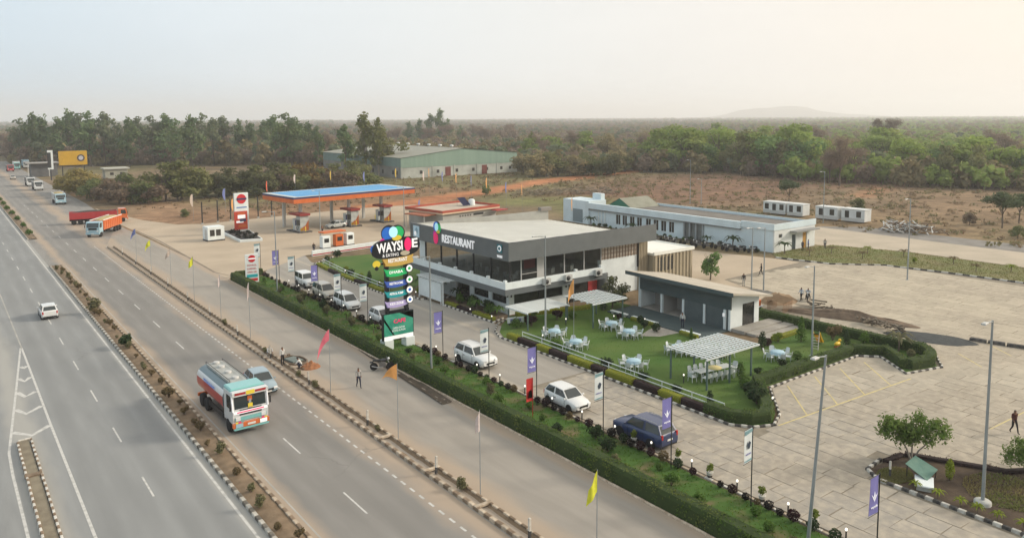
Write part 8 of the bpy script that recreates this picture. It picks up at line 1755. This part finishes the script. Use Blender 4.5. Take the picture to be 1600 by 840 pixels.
# ---------------------------------------------------------------- heaps, pit, tarpaulin, debris
def heap(name, cx, cy, rx, ry, h, m, label, cat='heap', seed=1, rz=0.0, n=26, rough_=.25):
    b = MB(); V = []; 
    for j in range(n + 1):
        for i in range(n + 1):
            u, v_ = -1 + 2 * i / n, -1 + 2 * j / n; r_ = math.hypot(u, v_); z = h * max(0, 1 - r_) ** .8 * (1 + rough_ * 2 * mnoise.noise(Vector((u * 3.3 + seed, v_ * 3.3, seed)))) + .12 * h * mnoise.noise(Vector((u * 9, v_ * 9, seed))) * max(0, 1.05 - r_) - (.0 if r_ < 1 else .06)
            x, y = u * rx, v_ * ry; V.append((x * math.cos(rz) - y * math.sin(rz), x * math.sin(rz) + y * math.cos(rz), z + .0))
    b.add(V, [(j * (n + 1) + i, j * (n + 1) + i + 1, (j + 1) * (n + 1) + i + 1, (j + 1) * (n + 1) + i) for j in range(n) for i in range(n)], 0, True)
    o = b.build(name, m); o.location = (cx, cy, .02); return tag(o, label, cat)
m_sand = mat('sand_heap', (.30, .215, .135), (.24, .165, .10), scale=1.6, rough=1, bump=.5); m_redsoil = mat('red_soil', (.34, .155, .075), (.26, .115, .055), scale=2.5, rough=1, bump=.6); m_rub = mat('rubble_brown', (.20, .145, .10), (.13, .095, .07), scale=1.5, rough=1, bump=.8)
heap('sand_heap', 79.3, 52.6, 2.6, 1.9, 1.1, m_sand, 'brown sand heap behind the garden beside two people'); heap('soil_heap', 25.6, 63.9, .9, .8, .55, m_redsoil, 'small red soil heap beside the dug pit', seed=4)
heap('rubble_ridge', 78.4, 43.4, 7.2, 1.3, .9, m_rub, 'long brown rubble ridge across the yard', seed=7, rz=R(108), n=40); heap('rubble_ridge', 80.9, 56.0, 4.2, .9, .5, mat('gravel_grey', (.27, .25, .22), (.2, .185, .16), scale=2, rough=1, bump=.5), 'grey gravel ridge behind the kiosk', seed=9, rz=R(100), n=30)
rs = random.Random(12); q = MB()
for k in range(70):
    f = rs.random(); x = 80.2 - 3.6 * f + rs.uniform(-.9, .9); y = 49.0 - 12 * f + rs.uniform(-.4, .4); a = rs.uniform(0, 3); ln = rs.uniform(.2, .9)
    q.box(-ln, ln, -.08, .08, -.06, .06, M=TR(x, y, .25 + rs.uniform(0, .45), a + R(100), rs.uniform(-.3, .3), rs.uniform(-.3, .3)))
tag(q.build('debris', mat('debris_wood', (.12, .095, .07), (.19, .16, .12), scale=2, rough=.95)), 'broken timber and rubble scattered on the brown ridge', 'debris', kind='stuff')
b = MB(); n_ = 26; out_ = []
for i in range(n_): a = 2 * PI * i / n_; r_ = 1 + .22 * mnoise.noise(Vector((math.cos(a) * 1.5, math.sin(a) * 1.5, 2))); out_.append((4.0 * r_ * math.cos(a), 1.9 * r_ * math.sin(a)))
b.add([(0, 0, .10)] + [(x * .6, y * .6, .08 + .04 * mnoise.noise(Vector((x, y, 0)))) for x, y in out_] + [(x, y, .035) for x, y in out_], [(0, 1 + i, 1 + (i + 1) % n_) for i in range(n_)] + [(1 + i, 1 + n_ + i, 1 + n_ + (i + 1) % n_, 1 + (i + 1) % n_) for i in range(n_)], 0, True)
o = b.build('tarpaulin', mat('slate_gravel', (.038, .044, .046), (.06, .066, .067), scale=2.5, rough=.9, bump=.5)); o.location = (77.6, 34.4, .0); o.rotation_euler = (0, 0, R(108)); tag(o, 'flat dark slate-grey patch of spread gravel on the yard', 'gravel patch')
for i in range(5):
    p = MB().bbox(-.7, .7, -.22, .22, 0, .3, .05).build('kerb_stone', m_kb); p.location = (80.0 + .35 * i, 31.0 - 1.5 * i, .03); p.rotation_euler = (0, 0, R(100 + 8 * math.sin(i))); tag(p, '%s black stone lying in the row beyond the dark gravel patch' % ORD[i], 'stone', 'black stones beyond the gravel patch')
pt = thing('dug_pit', 'shallow dug pit with a grey sheet beside the drain', 'pit', (25.15, 66.6, .0), R(10))
b = MB(); b.add([(.95 * math.cos(t), 1.5 * math.sin(t), .03) for t in [k * PI / 10 for k in range(20)]], [tuple(range(20))]); b.build('pit_floor', MATS['trench_earth'], pt); MB().bbox(-.5, .55, -.7, .9, .04, .16, .03).build('sheet', mat('pit_sheet', (.12, .15, .14), (.16, .18, .16), scale=2, rough=.6), pt)
MB().tube([(.95 * math.cos(t), 1.5 * math.sin(t), .05 + .03 * math.sin(7 * t)) for t in [k * PI / 10 for k in range(21)]], .09, 6).build('rim', m_rub, pt)
for (x, y, s) in ((24.6, 64.2, .12), (24.9, 63.7, .16), (25.3, 68.4, .14)): 
    o = MB().blob((0, 0, s * .5), s, 2, 0, .2, x, (1.3, 1, .7)).build('rock', m_rub); o.location = (x, y, .01); tag(o, 'brown stone lying at the edge of the dug pit', 'rock', 'stones at the dug pit')
cr_ = thing('picket_pen', 'small wooden picket pen with a tan cover behind the hedge', 'pen', (75.6, 50.0, 0), R(12))
m_wood = mat('picket_wood', (.34, .22, .14), (.27, .17, .10), scale=3, rough=.85)
for k in range(9):
    for s in (-1, 1): MB().box(-1.3 + .32 * k - .035, -1.3 + .32 * k + .035, s * .9 - .02, s * .9 + .02, 0, 1.25).build('picket', m_wood, cr_)
for s in (-1, 1): MB().box(-1.35, 1.35, s * .94 - .02, s * .94 + .02, .95, 1.05).build('rail', m_wood, cr_)
MB().add([(-1.5, -1.1, 1.22), (1.5, -1.1, 1.22), (1.5, 1.1, 1.5), (-1.5, 1.1, 1.5)], [(0, 1, 2, 3), (3, 2, 1, 0)]).build('cover', m_sand, cr_)
vn = thing('vendor_cart', 'small orange-topped cart behind the kiosk corner', 'cart', (73.6, 52.0, 0)); MB().bbox(-.6, .6, -.5, .5, .5, 1.2, .05).build('body', m_org, vn); MB().bbox(-.9, .9, -.7, .7, .42, .5, .02).build('tray', m_white, vn)
for sx in (-.5, .5): MB().lathe([(.26, -.04), (.28, 0), (.26, .04)], 14, M=TR(sx, -.45, .28, 0, PI / 2)).build('wheel', m_tyre, vn)
gb = thing('green_board', 'green weathered board leaning over a white slab in the planted island', 'board', (46.6, 20.6, .12), R(15))
MB().add([(-1.0, -.3, .35), (.55, -.6, .55), (.9, .7, .95), (-.45, 1.0, .85)], [(0, 1, 2, 3)]).add([(-1.0, -.3, .31), (.55, -.6, .51), (.9, .7, .91), (-.45, 1.0, .81)], [(3, 2, 1, 0)]).build('board', mat('board_green', (.10, .20, .165), (.14, .24, .19), scale=2, rough=.6), gb)
for (x, y, h) in ((-.85, -.25, .33), (.5, -.5, .52), (.8, .6, .9), (-.4, .9, .8)): MB().tube([(x, y, 0), (x, y, h)], .03, 6).build('leg', m_blk, gb)
ws_ = thing('white_slab', 'flat white slab on short legs below the green board', 'slab', (45.55, 20.15, .12), R(25)); MB().bbox(-.75, .75, -.5, .5, .28, .36, .02).build('top', m_white, ws_)
for sx in (-.6, .6): MB().box(sx - .05, sx + .05, -.4, .4, 0, .28).build('leg', m_conc, ws_)
sp = thing('marker_post', 'black and white striped post at the tip of the planted island', 'marker post', (45.2, 22.0, .12)); MB().bbox(-.05, .05, -.05, .05, 0, .5, .01).build('lower_band', m_kb, sp); MB().bbox(-.05, .05, -.05, .05, .501, 1.0, .01).build('upper_band', m_kw, sp)
# brush and scrap piles behind the store
rs = random.Random(77); q = MB()
for k in range(420):
    f = rs.random(); x = 131 + 27 * f + rs.gauss(0, 1.4); y = 171 - 13 * f + rs.gauss(0, 2.2); a = rs.uniform(0, 6.3); ln = rs.uniform(.6, 2.0); z = rs.uniform(.2, 1.7)
    q.tube([(x, y, z), (x + ln * math.cos(a), y + ln * math.sin(a), max(.1, z + rs.uniform(-.5, .5)))], rs.uniform(.04, .10), 4, 0, False)
tag(q.build('brush_pile', mat('brush_sticks', (.30, .255, .19), (.20, .165, .12), scale=1, rough=.95)), 'long pile of cut pale brush behind the restaurant', 'brush pile', kind='stuff')
q = MB()
for k in range(120):
    x = 146 + rs.gauss(0, 1.6); y = 69.5 + rs.gauss(0, 2.6); a = rs.uniform(0, 6.3); ln = rs.uniform(.5, 1.6)
    q.box(-ln, ln, -.1, .1, -.05, .05, rs.randrange(2), TR(x, y, rs.uniform(.2, 1.5), a, rs.uniform(-.4, .4), rs.uniform(-.5, .5)))
tag(q.build('scrap_pile', [m_acw, m_rub]), 'pile of pale scrap boards beyond the rear road', 'scrap pile', kind='stuff')

# ================================================================ people
SKIN = mat('skin', (.20, .105, .065), rough=.6); HAIR = mat('hair_black', (.012, .010, .009), rough=.6); SHOE = mat('shoe_dark', (.03, .026, .024), rough=.7)
def person(x, y, rz, label, shirt, trousers, pose='stand', z=0.0, sleeves=True, h=1.68, seed=0):
    rs = random.Random(seed)
    J = {'pel': (0, 0, .95), 'wai': (0, .0, 1.08), 'che': (0, .01, 1.30), 'nec': (0, .0, 1.46), 'hea': (0, .02, 1.56), 'top': (0, .02, 1.68)}
    for s, n in ((-1, 'L'), (1, 'R')):
        J['hip' + n] = (s * .10, 0, .90); J['kne' + n] = (s * .11, .02, .50); J['ank' + n] = (s * .11, -.01, .09); J['toe' + n] = (s * .12, .15, .04)
        J['sho' + n] = (s * .19, 0, 1.40); J['elb' + n] = (s * .25, -.02, 1.12); J['wri' + n] = (s * .25, .06, .88); J['han' + n] = (s * .245, .09, .79)
    if pose == 'walk':
        J.update({'kneL': (-.10, .16, .52), 'ankL': (-.10, .26, .10), 'toeL': (-.10, .42, .07), 'kneR': (.10, -.02, .50), 'ankR': (.10, -.26, .14), 'toeR': (.10, -.14, .04), 'elbL': (-.25, -.12, 1.13), 'wriL': (-.24, -.10, .89), 'hanL': (-.24, -.07, .80), 'elbR': (.25, .06, 1.12), 'wriR': (.23, .24, .95), 'hanR': (.22, .31, .90)})
    if pose == 'crouch':
        J.update({'pel': (0, -.16, .32), 'wai': (0, -.10, .45), 'che': (0, .06, .66), 'nec': (0, .15, .80), 'hea': (0, .20, .90), 'top': (0, .23, 1.02)})
        for s, n in ((-1, 'L'), (1, 'R')): J.update({'hip' + n: (s * .10, -.14, .30), 'kne' + n: (s * .17, .22, .48), 'ank' + n: (s * .14, .0, .09), 'toe' + n: (s * .15, .17, .04), 'sho' + n: (s * .18, .10, .74), 'elb' + n: (s * .24, .26, .52), 'wri' + n: (s * .16, .42, .38), 'han' + n: (s * .14, .48, .32)})
    if pose == 'sit':
        J.update({'pel': (0, -.05, .80), 'wai': (0, -.05, .93), 'che': (0, .0, 1.15), 'nec': (0, .03, 1.30), 'hea': (0, .05, 1.40), 'top': (0, .05, 1.52)})
        for s, n in ((-1, 'L'), (1, 'R')): J.update({'hip' + n: (s * .11, 0, .78), 'kne' + n: (s * .22, .36, .62), 'ank' + n: (s * .24, .22, .2), 'toe' + n: (s * .25, .37, .16), 'sho' + n: (s * .19, .02, 1.24), 'elb' + n: (s * .26, .18, 1.02), 'wri' + n: (s * .24, .38, 1.02), 'han' + n: (s * .24, .46, 1.04)})
    E = [('pel', 'wai'), ('wai', 'che'), ('che', 'nec'), ('nec', 'hea'), ('hea', 'top')]
    for n in 'LR': E += [('pel', 'hip' + n), ('hip' + n, 'kne' + n), ('kne' + n, 'ank' + n), ('ank' + n, 'toe' + n), ('che', 'sho' + n), ('sho' + n, 'elb' + n), ('elb' + n, 'wri' + n), ('wri' + n, 'han' + n)]
    RD = {'pel': (.15, .115), 'wai': (.135, .10), 'che': (.155, .115), 'nec': (.058, .058), 'hea': (.082, .098), 'top': (.07, .082), 'hip': (.095, .095), 'kne': (.062, .062), 'ank': (.045, .045), 'toe': (.042, .032), 'sho': (.065, .065), 'elb': (.045, .045), 'wri': (.032, .032), 'han': (.04, .022)}
    names = list(J); k = h / 1.68
    me = bpy.data.meshes.new('body'); me.from_pydata([tuple(c * k for c in J[n]) for n in names], [(names.index(a), names.index(b)) for a, b in E], [])
    tmp = bpy.data.objects.new('tmp', me)
    md = tmp.modifiers.new('skin', 'SKIN'); sv_ = me.skin_vertices
    if not sv_: me.attributes.update()
    layer = me.skin_vertices[0].data if me.skin_vertices else None
    if layer is None:
        bm = bmesh.new(); bm.from_mesh(me); bm.verts.layers.skin.verify(); bm.to_mesh(me); bm.free(); layer = me.skin_vertices[0].data
    for i, n in enumerate(names):
        r_ = RD[n[:3]]; layer[i].radius = (r_[0] * k, r_[1] * k); layer[i].use_root = (n == 'pel')
    sd_ = tmp.modifiers.new('sub', 'SUBSURF'); sd_.levels = 1; sd_.render_levels = 1
    m2 = evaluated(tmp)
    m2.materials.clear()
    for m in (SKIN, shirt, trousers, HAIR, SHOE): m2.materials.append(m)
    segs_ = [(Vector(J[a]) * k, Vector(J[b]) * k, a, b) for a, b in E]
    for f in m2.polygons:
        c = f.center; best = None
        for A, B, a, b in segs_:
            t = max(0, min(1, (c - A).dot(B - A) / max(1e-9, (B - A).length_squared))); d = (c - A - (B - A) * t).length
            if best is None or d < best[0]: best = (d, a, b, t)
        _, a, b, t = best
        if b[:3] == 'toe': mi = 4
        elif a[:3] in ('hip', 'kne') or b[:3] == 'hip' or (a == 'pel' and t < .35): mi = 2
        elif a in ('pel', 'wai', 'che') and b != 'nec' or b[:3] == 'sho' or (a == 'che' and t < .55): mi = 1
        elif a[:3] == 'sho': mi = 1
        elif a[:3] == 'elb': mi = 1 if (sleeves and t < .75) else 0
        elif a[:3] == 'wri': mi = 0
        elif a in ('nec', 'hea', 'che'):
            hd, tp = Vector(J['hea']) * k, Vector(J['top']) * k
            mi = 3 if (a == 'hea' and (c.z > hd.z + .04 * k or c.y < hd.y - .015 * k)) or (a == 'nec' and t > .6 and c.y < hd.y - .03 * k) else 0
        else: mi = 1
        f.material_index = mi; f.use_smooth = True
    m2.name = 'person'; o = obj('person', m2); o.location = (x, y, z); o.rotation_euler = (0, 0, rz); return tag(o, label, 'person')
def fabric(n, c): return mat('fabric_' + n, c, tuple(q * .8 for q in c), scale=6, rough=.9)
Fw, Fg, Fk, Fm, Fn, Flb = fabric('white', (.62, .62, .60)), fabric('grey', (.40, .39, .37)), fabric('black', (.025, .024, .026)), fabric('maroon', (.085, .028, .024)), fabric('navy', (.03, .035, .06)), fabric('pale_blue', (.42, .50, .58))
person(26.7, 56.5, R(170), 'person in a pale grey top and dark trousers walking on the service road', Fg, Fn, 'walk', seed=1)
person(23.75, 65.7, R(200), 'person in a white shirt standing beside the dug pit', Fw, Fk, 'stand', .1, seed=2)
person(24.75, 64.2, R(60), 'person in a white shirt crouching at the dug pit', Fw, Fn, 'crouch', .03, seed=3)
person(23.75, 69.2, R(190), 'person in a white shirt crouching by the drain beyond the pit', Fw, Fg, 'crouch', .1, seed=4)
person(58.5, 20.1, R(150), 'person in a dark maroon top walking alone on the yard', Fm, Fk, 'walk', .03, seed=5)
person(60.9, 51.6, R(110), 'person in a white shirt standing on the dark terrace', Fw, Fn, 'stand', .16, seed=6)
person(90.5, 62.9, R(30), 'person in black walking across the back of the yard', Fk, Fk, 'walk', .03, seed=7)
person(82.9, 60.2, R(100), 'person in dark clothes standing near the potted palm', Fk, Fg, 'stand', .03, seed=8)
person(82.3, 50.65, R(120), 'person in a pale blue shirt sitting on the motorcycle', Flb, Fk, 'sit', .03, seed=9)
person(81.3, 50.9, R(80), 'person in a pale shirt walking beside the motorcycle', Flb, Fk, 'walk', .03, seed=10)
person(112.2, 70.3, R(160), 'person in dark clothes at the store end wall', Fn, Fk, 'stand', .02, seed=11)
person(114.3, 70.6, R(200), 'person in a blue top at the store end wall', fabric('blue', (.10, .16, .42)), Fn, 'stand', .02, seed=12)
person(116.6, 69.0, R(120), 'person in grey walking past the store end wall', Fg, Fn, 'walk', .05, seed=13)
person(58.6, 138.2, R(200), 'person in brown standing between the fuel pumps', fabric('brown', (.20, .11, .07)), Fn, 'stand', .01, seed=14)
person(49.0, 119.2, R(170), 'person in dark clothes standing at the corner of the low white wall', Fk, Fn, 'stand', .01, seed=15)

# ---------------------------------------------------------------- labels: things that look alike are told apart by their place in the row
from bpy_extras.object_utils import world_to_camera_view
bpy.context.view_layer.update()
by = {}
for o in sc.objects:
    if o.parent is None and 'category' in o: by.setdefault(o['label'], []).append(o)
def nth(n):
    ones = ['', 'first', 'second', 'third', 'fourth', 'fifth', 'sixth', 'seventh', 'eighth', 'ninth', 'tenth', 'eleventh', 'twelfth', 'thirteenth', 'fourteenth', 'fifteenth', 'sixteenth', 'seventeenth', 'eighteenth', 'nineteenth']
    if n < 20: return ones[n]
    t = {2: 'twenty', 3: 'thirty', 4: 'forty', 5: 'fifty'}[n // 10]
    return (t + '-' + ones[n % 10]) if n % 10 else {2: 'twentieth', 3: 'thirtieth', 4: 'fortieth', 5: 'fiftieth'}[n // 10]
for lab, os_ in by.items():
    if len(os_) < 2: continue
    os_.sort(key=lambda o: world_to_camera_view(sc, camo, o.matrix_world.translation).x)
    for i, o in enumerate(os_): o['label'] = (lab + ', ' + nth(i + 1) + ' from left') if len(lab.split()) <= 13 else lab.rsplit(', ', 1)[0] + ', ' + nth(i + 1) + ' from left, ' + lab.rsplit(', ', 1)[-1] if ', ' in lab else lab
